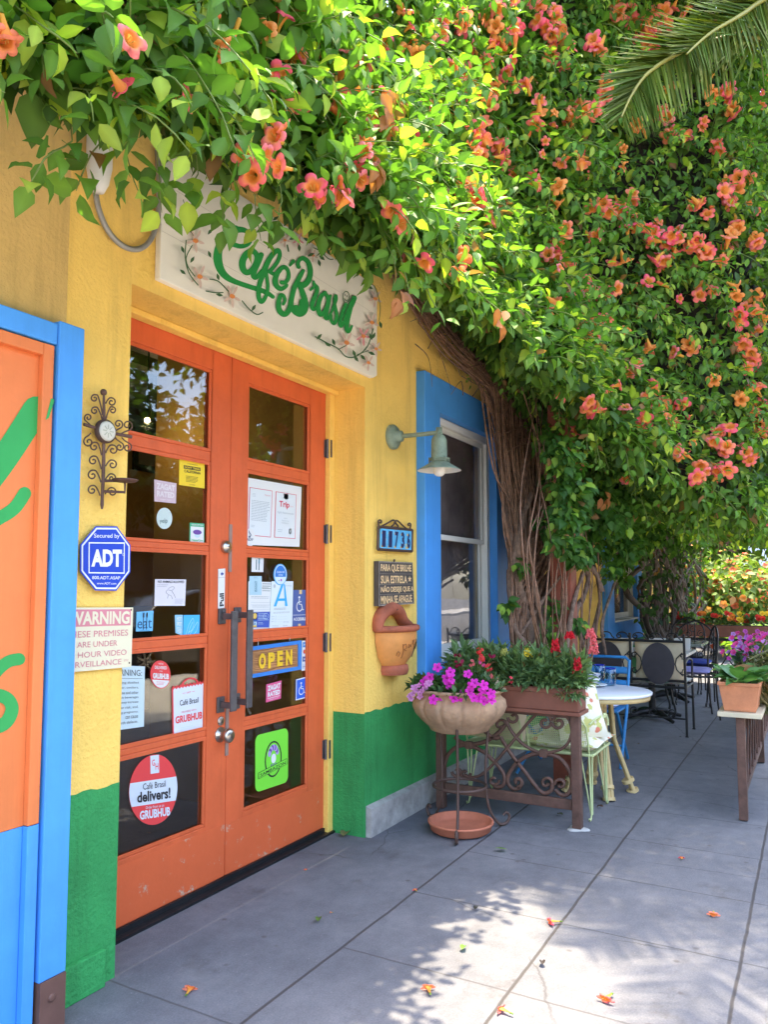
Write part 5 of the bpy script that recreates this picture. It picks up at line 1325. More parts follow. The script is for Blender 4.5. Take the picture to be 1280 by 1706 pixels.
for i in range(18):          # more canes among the leaves by the post
    x0 = 900+rng.random()*90; x1 = x0+rng.normal(0,18)
    cane([(x0,1110,1.5),(x1,1000,1.47),(x1+rng.normal(0,10),900,1.48),(x1+rng.normal(0,16),800,1.55),(x1+rng.normal(0,20)-10,640,1.7)], rng.uniform(.004,.010), rng.uniform(.002,.005), th, 3)
for i in range(120):          # loose twigs
    x, y = 690+rng.random()*380, 0; y = np.interp(x, [690,760,830,900,990,1070], [520,590,680,740,860,900]) + rng.normal(0,35)
    a = rng.normal(0,1); L_ = rng.uniform(40,120)
    Y = np.interp(x, [690,830,990], [2.08,1.95,1.6])
    cane([(x,y,Y),(x+L_*.5*math.cos(a)+rng.normal(0,10),y+L_*.5*math.sin(a)*.7-8,Y-.03),(x+L_*math.cos(a),y+L_*math.sin(a)*.8+rng.normal(0,14),Y-.02)], rng.uniform(.002,.0045), .0015, th, 2)
wd.build('trunk', m_stem, vine); th.build('cane', m_stemd, vine)
# tufts of leaves among the canes and round the post
P, T, NN, s = [], [], [], []
for (cx, cy, Y, rad, k) in ((845,1010,1.74,.05,22),(868,945,1.7,.06,16),(915,730,1.6,.14,100),(900,640,1.7,.15,90),(930,800,1.6,.14,120),(960,850,1.5,.15,150),(985,890,1.5,.14,120),(1000,840,1.42,.18,190),(1040,880,1.42,.16,150),(940,920,1.55,.07,24),(1010,920,1.46,.10,60),(1035,935,1.5,.09,40),(925,1010,1.58,.07,26),(915,1050,1.56,.08,30),(960,1040,1.46,.06,20),(1060,830,1.2,.2,200),(945,860,1.38,.13,160),(940,760,1.38,.15,190),(950,815,1.36,.14,190),(935,905,1.38,.08,70),(960,930,1.4,.07,40),(925,880,1.5,.10,90),(970,920,1.42,.09,60),(1045,905,1.3,.16,190),(1020,870,1.3,.14,140),(1085,880,1.3,.2,190),(1015,950,1.42,.08,40),(955,905,1.44,.08,60),(1040,960,1.5,.07,30),(1130,900,1.3,.22,160),(1200,900,1.1,.3,160),(960,700,1.5,.22,240),(1020,760,1.3,.22,240),(895,870,1.72,.05,14),(1075,900,1.5,.14,90)):
    c = onY(cx, cy, Y)
    for i in range(k):
        dd = unit(rng.normal(0,1,3)); P.append(c+dd*rad*rng.random()**.5); T.append(dd*.4+np.array([0,-.2,-.7])+rng.normal(0,.4,3)); NN.append(np.array([-.3,-.5,.7])+rng.normal(0,.4,3)); s.append(rng.uniform(.05,.085))
P, T, NN, s = map(np.array, (P, T, NN, s))
scatter_mesh('foliage', LEAF_V, LEAF_F, P, T, NN, s, leaf_cols(len(P), (.028,.085,.014), (.09,.21,.03), (.2,.33,.04), .1), m_leaf, vine, 1.1+.4*rng.random(len(P)), LEAF_FADE)
# withered leaves
P, T, NN, s = [], [], [], []
for (x, y, Y) in ((670,500,1.25),(668,490,1.25),(838,515,1.15),(835,540,1.15),(632,270,1.3),(628,280,1.3),(1000,830,1.3),(1010,835,1.3),(1014,820,1.3),(640,180,1.3),(640,160,1.3)):
    for i in range(2): P.append(onY(x+rng.normal(0,4), y+rng.normal(0,4), Y)); T.append(np.array([0,0,-1])+rng.normal(0,.5,3)); NN.append(np.array([-.5,-.8,.1])+rng.normal(0,.3,3)); s.append(.08)
P, T, NN, s = map(np.array, (P, T, NN, s))
scatter_mesh('foliage', LEAF_V, LEAF_F, P, T, NN, s, leaf_cols(len(P), (.28,.10,.03), (.40,.17,.05), (.3,.12,.04), .1), m_leaf, vine, None, LEAF_FADE)

# terrace post, wrapped by the vine
ps = thing('terrace_post', 'red brown square timber post wrapped by vine stems', 'post', (5.42, 1.56, 0))
MB().box(5.345, 5.495, 1.485, 1.635, .012, 3.0).build('timber', mat('red brown timber', (.25,.065,.035), .65, .25, 7, .2, 30), ps, bevel=.006)
MB().box(5.33, 5.51, 1.47, 1.65, 0, .0115).build('base_plate', m_rustd, ps)
# second vine, by the second window
v2 = thing('far_vine', 'dark twisted vine trunk climbing beside the second blue window', 'climbing plant', (11.3, 1.85, 0))
mb = MB()
for i in range(34):
    x = 1072+rng.random()*92
    pts = [onY(1085+rng.random()*70,1110,1.8), onY(x+rng.normal(0,8),1040,1.78), onY(x+rng.normal(0,14),980,1.75), onY(x+rng.normal(0,10),930,1.7), onY(x+rng.normal(0,16),885,1.6)]
    r0 = rng.uniform(.014,.045); mb.tube(spline(pts, 5), np.linspace(r0, r0*.6, 21), 6)
mb.build('trunk', mat('dark vine bark', (.05,.035,.025), .85, .4, 20, .4, 60), v2)
P, T, NN, s = [], [], [], []
for i in range(800):
    c = onY(1062+rng.random()*115, 885+rng.beta(.8,1.6)*165, 1.75+rng.normal(0,.12)); P.append(c); T.append(np.array([0,-.2,-.8])+rng.normal(0,.5,3)); NN.append(np.array([-.6,-.5,.5])+rng.normal(0,.4,3)); s.append(rng.uniform(.07,.12))
P, T, NN, s = map(np.array, (P, T, NN, s))
scatter_mesh('foliage', LEAF_V, LEAF_F, P, T, NN, s, leaf_cols(len(P), (.014,.036,.011), (.045,.10,.02), (.1,.2,.04), .06), m_leaf, v2, None, LEAF_FADE)

# ================================================================== PALM at the kerb, fronds reaching into the picture
palm = thing('palm_tree', 'feather palm at the kerb with drooping fronds over the vine', 'palm tree', (5.85, -.3, 0))
crown = np.array([5.95,.2,6.0])
trk = MB(); prof = []
for i in range(40):
    z = i/39*5.75; prof.append((.17 - .05*z/5 + .012*(i % 2), z))
trk.lathe(prof, (5.85,-.3,0), 18); trk.V = [(x+.1*(z/5.75)**2, y+.5*(z/5.75)**3, z*6/5.75) for x, y, z in trk.V]; trk.build('trunk', mat('palm trunk', (.17,.13,.09), .9, .4, 16, .6, 40), palm)
m_palm = leafmat('palm leaflet', .3, .6, .12, (1.4,1.4,.5))
STRIP = np.array([(-.5,0,0),(0,0,-.15),(.5,0,0),(-.5,.3,.02),(0,.3,-.16),(.5,.3,.02),(-.45,.62,-.06),(0,.62,-.2),(.45,.62,-.06),(0,1,-.2)], float)
STRIP[:,0] *= .06; STRIP[:,2] *= .07
STRIP_F = [(0,1,4,3),(1,2,5,4),(3,4,7,6),(4,5,8,7),(6,7,9),(7,8,9)]
def frond(pts, ll, name='frond', droop=.9, nleaf=64, face=None):
    Q = np.array(spline(pts, 12)); k = len(Q)
    P, T, N, s, C = [], [], [], [], []
    for i in range(nleaf):
        t = .10 + .89*i/nleaf; f = t*(k-1); a = int(f); c = Q[a]*(1-f+a)+Q[min(a+1,k-1)]*(f-a)
        d = unit(Q[min(a+2,k-1)]-Q[max(a-1,0)]); up = unit(np.array([0,0,1]) - d*d[2]); sd = np.cross(d, up)
        if face is not None:
            sd = unit(np.cross(d, face)); up = unit(face)
        for sg in (-1,1):
            ln = ll*(.25+.95*math.sin(math.pi*min(1,(t*.84+.12)))**.9)*.8*rng.uniform(.9,1.1)
            tt = unit(sd*sg*.85 + d*(.45+.5*t) + up*.25 + np.array([0,0,-droop*rng.uniform(.5,1.0)]) + rng.normal(0,.05,3))
            P.append(c); T.append(tt); N.append(unit(np.cross(tt, np.cross(up+.2*sd*sg, tt))+rng.normal(0,.12,3))); s.append(ln)
            C.append(np.array((.06,.11,.02))*rng.uniform(.6,1.5)+np.array((.05,.03,0))*rng.random())
    P, T, N, s, C = map(np.array, (P,T,N,s,C))
    o = scatter_mesh(name, STRIP, STRIP_F, P, T, N, s, C, m_palm, palm, rng.uniform(.6,1.05,len(P)))
    rb = MB(); rb.tube(Q, np.linspace(.02,.004,k), 6); rb.build('rachis', mat('palm rachis', (.26,.24,.05), .5, .15, 8), o)
    return o
fr1 = [onX(1290,40,3.55), onX(1215,62,3.35), onX(1150,80,3.2), onX(1085,118,3.05), onX(1055,155,2.98), onX(1036,195,2.93)]
frond([crown, crown*.5+fr1[0]*.5+np.array([0,0,.25])] + fr1, .35, droop=.8, nleaf=120, face=np.array([-.55,-.75,.35]))
fr2 = [onX(1300,-40,3.6), onX(1250,15,3.35), onX(1185,55,3.2), onX(1145,90,3.1)]
frond([crown, crown*.5+fr2[0]*.5+np.array([0,0,.3])] + fr2, .30, droop=.5, nleaf=110, face=np.array([-.55,-.75,.35]))
for i in range(26):
    a = 2*math.pi*i/26*1.0 + rng.normal(0,.1); L_ = rng.uniform(1.75,2.35); el = rng.uniform(.2,1.1)
    dr = np.array([math.cos(a), math.sin(a), 0])
    frond([crown, crown+dr*L_*.35+np.array([0,0,L_*.3*el+.15]), crown+dr*L_*.75+np.array([0,0,L_*.28*el]), crown+dr*L_+np.array([0,0,-.3+L_*.1*el])], .55, nleaf=56, droop=.6)

# ================================================================== FENCE WITH SCROLLS AND ITS TROUGH (across the pavement)
XF = 4.42
fn = thing('scroll_fence', 'short rusty brown iron fence with big scrolls standing square to the wall', 'fence', (XF, 1.64, 0))
def fx(x, y): return onX(x/3.2+700, y/3.2+1120, XF)
MB().box(XF-.026, XF+.026, 1.19, 1.242, .006, .632).build('post', m_rust, fn, bevel=.004)
MB().box(XF-.026, XF+.026, 2.035, 2.087, .006, .632).build('post', m_rust, fn, bevel=.004)
MB().box(XF-.012, XF+.012, 1.243, 2.034, .10, .158).build('rail', m_rust, fn, bevel=.004)
MB().box(XF-.012, XF+.012, 1.243, 2.034, .612, .632).build('rail', m_rust, fn, bevel=.003)
MB().lathe([(0,.0),(.06,.0),(.055,.005),(0,.006)], (XF,1.216,0), 18, fn=lambda t, z: 1+.2*math.sin(3*t)).build('base_grout', mat('grout', (.4,.4,.38), .9, .2, 20), fn)
def scr(pts, sp0=None, sp1=None, m=None):
    P = [tuple(p) for p in pts]
    if sp0: P = spiral(sp0[0], sp0[1], sp0[2], sp0[3], sp0[4])[::-1] + P
    if sp1: P = P + spiral(sp1[0], sp1[1], sp1[2], sp1[3], sp1[4])
    mb = MB(); mb.tube([fx(x, y) for x, y in (spline(P, 3))], .0125, 6, flat=.75); return mb.build('scroll', m_rust, fn)
pi = math.pi
# right unit
scr([(700,262),(690,230),(660,212),(620,225),(560,290),(490,375),(410,470),(330,545),(270,560),(235,545)], None, None)
scr([(430,345),(490,440),(560,530),(620,610),(660,645),(700,630),(708,590)], None, None)
scr([(812,320),(800,260),(765,222),(730,225),(712,255)])
scr([(812,318),(795,370),(750,412),(660,430),(590,408),(530,365),(480,300),(462,255)])
scr([(660,432),(590,440),(520,480),(475,540),(470,590),(500,622),(535,615)])
scr([(660,432),(740,455),(795,520),(812,590),(795,645),(755,655),(722,625)])
for c, r, a, t in (((668,268),34,0,.9),((740,270),34,pi,-.9),((675,590),32,0,-.95),((750,598),32,pi,.95),((522,585),28,pi/2,-.9),((500,240),32,pi,-.9)):
    sp = spiral(c, r, r*.30, a, t); mb = MB(); mb.tube([fx(x, y) for x, y in sp], .0125, 6, flat=.75); mb.build('scroll', m_rust, fn)
# left unit
scr([(262,388),(200,395),(150,440),(133,490)]); scr([(262,388),(340,425),(410,490),(450,550),(445,600),(410,612),(385,590)])
scr([(262,388),(215,370),(185,345)]); scr([(262,388),(340,372),(410,330),(455,280)]); scr([(330,300),(390,350),(430,345)])
for c, r, a, t in (((395,575),30,0,.9),((430,280),32,0,-.9),((240,540),30,0,.9),((200,530),30,pi,-.9)):
    sp = spiral(c, r, r*.3, a, t); mb = MB(); mb.tube([fx(x, y) for x, y in sp], .0125, 6, flat=.75); mb.build('scroll', m_rust, fn)
for c in ((660,432),(262,388)):
    p = fx(*c); MB().box(XF-.016, XF+.016, p[1]-.022, p[1]+.022, p[2]-.022, p[2]+.022).build('collar', m_rust, fn, bevel=.004)
tr = thing('wooden_trough', 'long brown wooden planter trough on top of the scroll fence', 'planter', (XF, 1.6, .634))
tb = MB()
x0, x1, y0, y1, z0, z1 = XF-.055, XF+.115, 1.185, 2.08, .634, .785
tb.box(x0-.012, x1+.012, y0-.012, y1+.012, z0, z0+.022)
tb.box(x0, x0+.016, y0, y1, z0+.0225, z1); tb.box(x1-.016, x1, y0, y1, z0+.0225, z1); tb.box(x0+.0165, x1-.0165, y0, y0+.016, z0+.0225, z1); tb.box(x0+.0165, x1-.0165, y1-.016, y1, z0+.0225, z1)
tb.build('box', m_brownwood, tr, bevel=.004)
MB().box(x0-.008, x0-.0005, y0, y1, z1-.03, z1-.006).build('lip', m_brownwood, tr, bevel=.003)
MB().box(x0+.017, x1-.017, y0+.017, y1-.017, z0+.03, z1-.02).build('soil', m_soil, tr)

# ------------------------------------------------------------------ bedding plants
PET5 = np.array([(0,0,0)] + [( (.5 if j % 2 else .28)*math.cos(2*math.pi*j/10), (.5 if j % 2 else .28)*math.sin(2*math.pi*j/10), (.02 if j % 2 else .0)) for j in range(10)] )
def petal_disc(col, eye=(.75,.7,.2), lob=5, notch=.45, cup=.1):
    n = lob*6; V = [(0,0,0)]; C = [eye]
    for r in (.15,.6,1):
        for j in range(n):
            t = 2*pi*j/n; l = abs(math.cos(lob/2*t)); rr = .5*r*(1-(notch*(1-l**.5) if r > .2 else 0)); V.append((rr*math.cos(t), rr*math.sin(t), cup*r*r*.5 - .05*r*(1-l)))
            C.append(tuple(np.array(col)*(.75+.25*r)))
    F = [(0, 1+j, 1+(j+1)%n) for j in range(n)] + [(1+n*i+j, 1+n*i+(j+1)%n, 1+n*(i+1)+(j+1)%n, 1+n*(i+1)+j) for i in range(2) for j in range(n)]
    return MB().add(V, F, True), [tuple(c) for c in C]
def put(mb, cols, src, p, d, s, roll=None):
    m2, c2 = src
    q = Vector(d).to_track_quat('Z', 'Y') @ Quaternion((0,0,1), rng.random()*6.28 if roll is None else roll)
    Mx = Matrix.Translation(Vector(p)) @ q.to_matrix().to_4x4() @ Matrix.Scale(s, 4)
    mb.add([Mx @ Vector(v) for v in m2.V], m2.F, True); cols += list(c2)
def clump(c, rad, n, size, lean=(0,0,.6), zmin=None, flat_=.8):
    P, T, N, s = [], [], [], []
    for i in range(n):
        dd = unit(rng.normal(0,1,3)); dd[2] = abs(dd[2])*flat_ if zmin is None else dd[2]
        r = rng.random()**.4
        P.append(np.array(c)+dd*np.array(rad)*r); T.append(dd*.8+np.array(lean)*.5+rng.normal(0,.4,3)); N.append(np.array([0,0,1.])+dd*.4+rng.normal(0,.4,3)); s.append(size*rng.uniform(.6,1.2))
    return map(np.array, (P, T, N, s))
def plant(name, label, cat, base, clumps, leafv, leaff, dark, light, group=None, wf=1.0):
    t = thing(name, label, cat, tuple(base), group)
    P = [[], [], [], []]
    for cl in clumps:
        for i, a in enumerate(clump(*cl)): P[i].append(a)
    P = [np.concatenate(a) for a in P]
    scatter_mesh('foliage', leafv, leaff, *P, leaf_cols(len(P[0]), dark, light, light, .1), m_leaf2, t, np.full(len(P[0]), wf))
    return t
def spike(parent, p, h, col, w=.035, n=16):
    mb = MB(); cols = []
    src = petal_disc(col, tuple(np.array(col)*.8), 4, .35, .5)
    for i in range(n):
        f = i/n; a = i*2.4; r = w*(1-.5*f)*.5
        put(mb, cols, src, (p[0]+r*math.cos(a), p[1]+r*math.sin(a), p[2]+h*f), (math.cos(a), math.sin(a), .35), .036*(1-.45*f))
    return mesh_col(mb, 'flower_spike', m_petal, cols, parent)
SR, SP, SY = (.62,.02,.035), (.75,.16,.17), (.78,.62,.05)
snap = [("bushy snapdragon with one red spike at the near end of the wooden trough", 1.27, [((1076-0),(960),0)], ),]
def tx(px, py, X=4.44): return onX(px, py, X)
for label, ys, spikes in (
    ('bushy snapdragon with red and pink spikes at the street end of the wooden trough', (1.24,1.36), [((963,1120),.085,SR),((990,1088),.10,SP),((958,1166),.03,(.65,.03,.20)),((985,1062),.05,SP)]),
    ('snapdragon with one big red spike in the middle of the wooden trough', (1.46,1.56), [((926,1086),.075,SR),((950,1062),.03,SR)]),
    ('snapdragon with a yellow spike near the vine trunk in the wooden trough', (1.68,1.78), [((880,1094),.05,SY),((841,1092),.04,(.55,.55,.15))]),
    ('flowerless dark snapdragon at the wall end of the wooden trough', (1.92,), [])):
    cl = []
    for y in ys:
        cl += [((XF+.02,y,.80),(.09,.10,.25),330,.08), ((XF-.03,y-.03,.80),(.07,.08,.03),60,.055,(-.4,-.3,-.5))]
        if y < 1.3: cl += [((XF-.05,y,.74),(.04,.07,.06),110,.05,(-.3,-.3,-.8))]
    t = plant('snapdragon', label, 'flower', (XF+.03, ys[0], z1-.02), cl, BLADE_V, BLADE_F, (.06,.125,.045), (.22,.34,.13), 'snapdragons in the wooden trough', 1.5)
    stm = MB()
    for y in ys:
        for i in range(9):
            a = rng.random()*6.28; stm.tube([(XF+.03,y,.77),(XF+.03+.04*math.cos(a),y+.05*math.sin(a),.87),(XF+.03+.07*math.cos(a),y+.08*math.sin(a),.95)], .0022, 4)
    stm.build('stem', m_gstem, t)
    for (px, py), h, col in spikes: spike(t, tx(px, py, XF-.03), h, col)

# ------------------------------------------------------------------ flower bowl on its iron stand, saucer below
BC = (4.085, 1.79); LB = .045
stn = thing('plant_stand', 'three legged rusty iron plant stand with a lower hoop and curled feet', 'plant stand', (*BC, 0))
mb_ring = MB(); mb_ring.tube([(BC[0]+.192*math.cos(a), BC[1]+.192*math.sin(a), .575+LB) for a in np.linspace(0, 2*pi, 33)], .008, 6); mb_ring.build('hoop', m_rustd, stn)
mb_ring = MB(); mb_ring.tube([(BC[0]+.150*math.cos(a), BC[1]+.150*math.sin(a), .245) for a in np.linspace(0, 2*pi, 33)], .008, 6); mb_ring.build('hoop', m_rustd, stn)
for fx_, fy_, cur in ((3.83,1.70,.03),(4.21,2.05,.05),(4.27,1.60,.05)):
    dx, dy = fx_-BC[0], fy_-BC[1]; L_ = math.hypot(dx, dy); ux, uy = dx/L_, dy/L_
    prof = [(.197,.60+LB),(.175,.50+LB),(.158,.35),(.157,.24),(.17,.13),(.205,.05),(.245,.012),(.285,.02),(.30,.055),(.28,.075),(.262,.06)]
    lg = MB(); lg.tube([(BC[0]+ux*r, BC[1]+uy*r, z) for r, z in spline(prof, 4)], .0095, 6, flat=.8); lg.build('leg', m_rustd, stn)
bw = thing('stone_bowl', 'wide ribbed weathered stone bowl of magenta flowers on the iron stand', 'planter', (*BC, .5+LB))
rib = lambda t, z: 1 - (.045*math.exp(-((((t/(2*math.pi)*14+.5) % 1)-.5)/.10)**2)*max(0,min(1,(z-.52)/.06))*(1 if z < .71 else .25))
MB().lathe([(0,.505),(.145,.505),(.165,.512),(.175,.53),(.215,.565),(.252,.605),(.268,.645),(.262,.68),(.238,.70),(.232,.712),(.245,.725),(.262,.733),(.264,.742),(.25,.748),(.228,.742),(.222,.70)], (*BC,LB), 168, fn=rib).build('bowl', m_bowl, bw)
MB().lathe([(0,.712),(.225,.71)], (*BC,LB), 28).build('soil', m_soil, bw)
sau = tag(MB().lathe([(0,.004),(.148,.004),(.168,.016),(.178,.048),(.184,.052),(.184,.062),(.172,.062),(.164,.03),(.145,.02),(0,.018)], (4.06,1.776,0), 44).build('saucer', mat('terracotta saucer', (.50,.16,.085), .75, .18, 9, .1, 50, wear=(.62,.42,.34), wscale=7, wthr=.66)), 'round terracotta saucer on the ground under the plant stand', 'saucer')
MAG, PNK, LPK = (.72,.03,.50), (.70,.10,.28), (.68,.28,.58)
def bx_(px, py, r=.0):      # point on the near side of the bowl's planting
    return onX(px, py, BC[0]-.235+r)
im = plant('impatiens', 'magenta impatiens filling the front of the stone bowl', 'flower', (*BC,.715+LB), [((BC[0]-.06,BC[1]-.02,.74+LB),(.17,.20,.085),400,.05), ((BC[0]-.1,BC[1]+.1,.73+LB),(.13,.13,.07),140,.05), ((BC[0]-.17,BC[1]-.05,.74+LB),(.10,.17,.05),120,.045,(-.4,-.3,-.5))], LEAF_V, LEAF_F, (.022,.06,.018), (.085,.19,.05), 'bedding flowers in the bowl', 1.1)
for px, py in ((729,1112),(716,1128),(751,1120),(752,1132),(749,1140),(722,1166),(737,1162),(757,1163),(770,1158),(772,1167),(786,1142),(791,1138),(783,1152),(807,1142),(805,1150),(819,1156),(819,1166),(800,1163),(790,1163),(745,1130),(766,1163),(806,1168),(780,1123),(708,1136)):
    f = MB(); c = []; p = bx_(px, py, rng.uniform(-.05,.04)); put(f, c, petal_disc(MAG, (.5,.02,.3)), p, (-.75+rng.normal(0,.2), -.55+rng.normal(0,.25), .35+rng.normal(0,.2)), rng.uniform(.05,.06)); mesh_col(f, 'bloom', m_petal, c, im)
ip = plant('impatiens', 'pale pink impatiens at the wall side of the stone bowl', 'flower', (BC[0]-.05,BC[1]+.19,.715+LB), [((BC[0]-.06,BC[1]+.2,.73+LB),(.1,.08,.08),130,.042)], LEAF_V, LEAF_F, (.03,.075,.022), (.10,.2,.055), 'bedding flowers in the bowl', 1.1)
for px, py in ((694,1150),(698,1142),(703,1152),(690,1146),(708,1148),(683,1160),(688,1156),(712,1140),(700,1160),(716,1138),(685,1164)):
    f = MB(); c = []; put(f, c, petal_disc(LPK, (.6,.3,.4)), bx_(px, py, .0), (-.75+rng.normal(0,.25), -.4+rng.normal(0,.3), .4), rng.uniform(.034,.042)); mesh_col(f, 'bloom', m_petal, c, ip)
vb = plant('verbena', 'tall verbena with dark red and scarlet heads at the back of the stone bowl', 'flower', (BC[0]+.05,BC[1]-.1,.715+LB), [((BC[0]+.04,BC[1]-.10,.75+LB),(.12,.15,.13),230,.045), ((BC[0]-.05,BC[1]-.20,.74+LB),(.1,.06,.09),140,.05)], BLADE_V, BLADE_F, (.025,.065,.02), (.10,.17,.05), 'bedding flowers in the bowl', 2.0)
for px, py, col, n in ((763,1094,(.28,.01,.05),8),(762,1106,(.25,.01,.04),6),(770,1104,(.3,.01,.06),6),(800,1084,(.68,.04,.035),10),(803,1096,(.66,.05,.05),10),(815,1112,(.66,.05,.06),9),(821,1090,(.26,.01,.07),6),(786,1104,SP,6),(777,1122,PNK,8),(804,1104,PNK,6),(850,1133,(.7,.05,.08),4),(825,1130,SP,5),(815,1122,SP,4),(830,1140,(.72,.55,.4),4)):
    f = MB(); c = []; p = bx_(px, py, .20)
    for i in range(n): 
        dd = unit(rng.normal(0,1,3)); put(f, c, petal_disc(col, tuple(np.array(col)*1.1)), p+dd*.016, dd+np.array([-.5,-.4,.3]), .022)
    mesh_col(f, 'bloom', m_petal, c, vb)
    s2 = MB(); s2.tube([p, (p[0]*.6+(BC[0]+.02)*.4, p[1]*.7+BC[1]*.3-.02, p[2]-.07), (BC[0]+.03, p[1]*.5+BC[1]*.5-.03, .72+LB)], .0018, 4); s2.build('stem', m_gstem, vb)

# ------------------------------------------------------------------ round table with glass, bowls and plate
TC = (5.28, 1.30); TZt = .672; TR = .35
tb_ = thing('round_table', 'round white topped cafe table on cream bamboo legs behind the trough', 'table', (*TC,0))
MB().lathe([(0,TZt-.022),(TR-.012,TZt-.022),(TR,TZt-.016),(TR,TZt-.004),(TR-.006,TZt),(0,TZt)], (*TC,0), 56).build('table_top', m_marble, tb_)
MB().lathe([(TR-.05,TZt-.055),(TR-.015,TZt-.05),(TR-.012,TZt-.0225),(TR-.04,TZt-.0225)], (*TC,0), 48).build('apron', m_bamboo, tb_)
for k in range(4):
    a = k*pi/2+.5
    lg = MB()
    for o_ in (-.022,0,.022):
        ox, oy = -math.sin(a)*o_, math.cos(a)*o_
        lg.tube([(TC[0]+.08*math.cos(a)+ox, TC[1]+.08*math.sin(a)+oy, TZt-.03), (TC[0]+.10*math.cos(a)+ox, TC[1]+.10*math.sin(a)+oy, .35), (TC[0]+.22*math.cos(a)+ox, TC[1]+.22*math.sin(a)+oy, .012)], .013, 8)
    lg.tube([(TC[0]+.185*math.cos(a), TC[1]+.185*math.sin(a), .085), (TC[0]+.195*math.cos(a), TC[1]+.195*math.sin(a), .065)], .042, 10)
    lg.tube([(TC[0]+.215*math.cos(a), TC[1]+.215*math.sin(a), .02), (TC[0]+.222*math.cos(a), TC[1]+.222*math.sin(a), .0)], .04, 10)
    lg.build('leg', m_bamboo, tb_)
m_tumb = glassmat('tumbler glass', (.55,.80,.90), .05); m_cob = mat('cobalt rim', (.01,.02,.30), .1, .1, 9)
for i, (px, py, lab) in enumerate(((1018,1142,'blue rimmed tumbler nearest the table edge'), (1000,1135,'blue rimmed tumbler behind the other one beside the bowls'))):
    p = onZ(px, py, TZt); x, y = p[0], p[1]
    g = thing('tumbler', lab, 'drinking glass', (x, y, TZt+.001), 'tumblers on the round table')
    q = [(0,.004),(.034,.004),(.036,.03),(.034,.07),(.039,.118),(.0375,.118),(.0325,.07),(.033,.012),(0,.010)]
    MB().lathe([(r, TZt+z) for r, z in q], (x,y,0), 24).build('glass', m_tumb, g)
    MB().tube([(x+.0385*math.cos(a), y+.0385*math.sin(a), TZt+.119) for a in np.linspace(0,2*pi,25)], .003, 6).build('rim', m_cob, g)
p = onZ(985, 1144, TZt); m_china = mat('white china', (.75,.74,.72), .25, .03, 5)
tag(MB().lathe([(0,TZt+.004),(.06,TZt+.004),(.1,TZt+.012),(.105,TZt+.014),(.098,TZt+.017),(.06,TZt+.009),(0,TZt+.009)], (p[0]+.03,p[1],0), 32).build('plate', m_china), 'flat white plate under the stacked bowls', 'plate')
for k, (zz, lab) in enumerate(((.018,'white bowl standing on the plate, lower of the stack'), (.048,'white bowl with a dark rim, on top of the stack'))):
    o = MB().lathe([(0,TZt+zz),(.03,TZt+zz),(.055,TZt+zz+.028),(.06,TZt+zz+.04),(.057,TZt+zz+.041),(.05,TZt+zz+.026),(.028,TZt+zz+.006),(0,TZt+zz+.006)], (p[0]+.03,p[1],0), 28).build('bowl', m_china)
    tag(o, lab, 'bowl', 'bowls on the plate')
    if k: MB().tube([(p[0]+.03+.0605*math.cos(a), p[1]+.0605*math.sin(a), TZt+zz+.036) for a in np.linspace(0,2*pi,25)], .0022, 5).build('rim', m_navy, o)

# ------------------------------------------------------------------ pale green wire bench with floral cushions
m_flor = None
def floral(name, base, c1_, c2_, c3_):
    m, t, b, N, L = nodes(name)
    tc = N.new('ShaderNodeTexCoord'); v = N.new('ShaderNodeTexVoronoi'); v.inputs['Scale'].default_value = 13
    nz = N.new('ShaderNodeTexNoise'); nz.inputs['Scale'].default_value = 16; nz.inputs['Detail'].default_value = 3
    L.new(tc.outputs['Object'], v.inputs['Vector']); L.new(tc.outputs['Object'], nz.inputs['Vector'])
    def ramp(f, p0, p1):
        r = N.new('ShaderNodeValToRGB'); r.color_ramp.elements[0].position = p0; r.color_ramp.elements[1].position = p1; L.new(f, r.inputs['Fac']); return r.outputs['Color']
    def mx(f, a, c):
        x = N.new('ShaderNodeMix'); x.data_type = 'RGBA'; L.new(f, x.inputs['Factor'])
        if isinstance(a, tuple): x.inputs['A'].default_value = (*a,1)
        else: L.new(a, x.inputs['A'])
        x.inputs['B'].default_value = (*c,1); return x.outputs['Result']
    r1 = ramp(nz.outputs['Fac'], .56, .60)
    col = mx(r1, base, c3_)
    inv = N.new('ShaderNodeInvert'); L.new(ramp(v.outputs['Distance'], .22, .27), inv.inputs['Color'])
    wn = N.new('ShaderNodeTexWhiteNoise'); L.new(v.outputs['Position'], wn.inputs['Vector'])
    sel = N.new('ShaderNodeMath'); sel.operation = 'MULTIPLY'; L.new(inv.outputs[0], sel.inputs[0]); L.new(ramp(wn.outputs['Value'], .55, .56), sel.inputs[1])
    col = mx(sel.outputs[0], col, c1_)
    L.new(col, b.inputs['Base Color']); b.inputs['Roughness'].default_value = .9
    return m
m_flor = floral('yellow green floral cloth', (.74,.70,.55), (.62,.20,.12), (.7,.5,.1), (.50,.50,.16))
m_flor2 = floral('pink floral cloth', (.62,.60,.52), (.60,.12,.20), (.2,.4,.3), (.20,.36,.28))
m_flor3 = floral('blue white cloth', (.62,.66,.78), (.18,.22,.50), (.2,.3,.6), (.40,.48,.72))
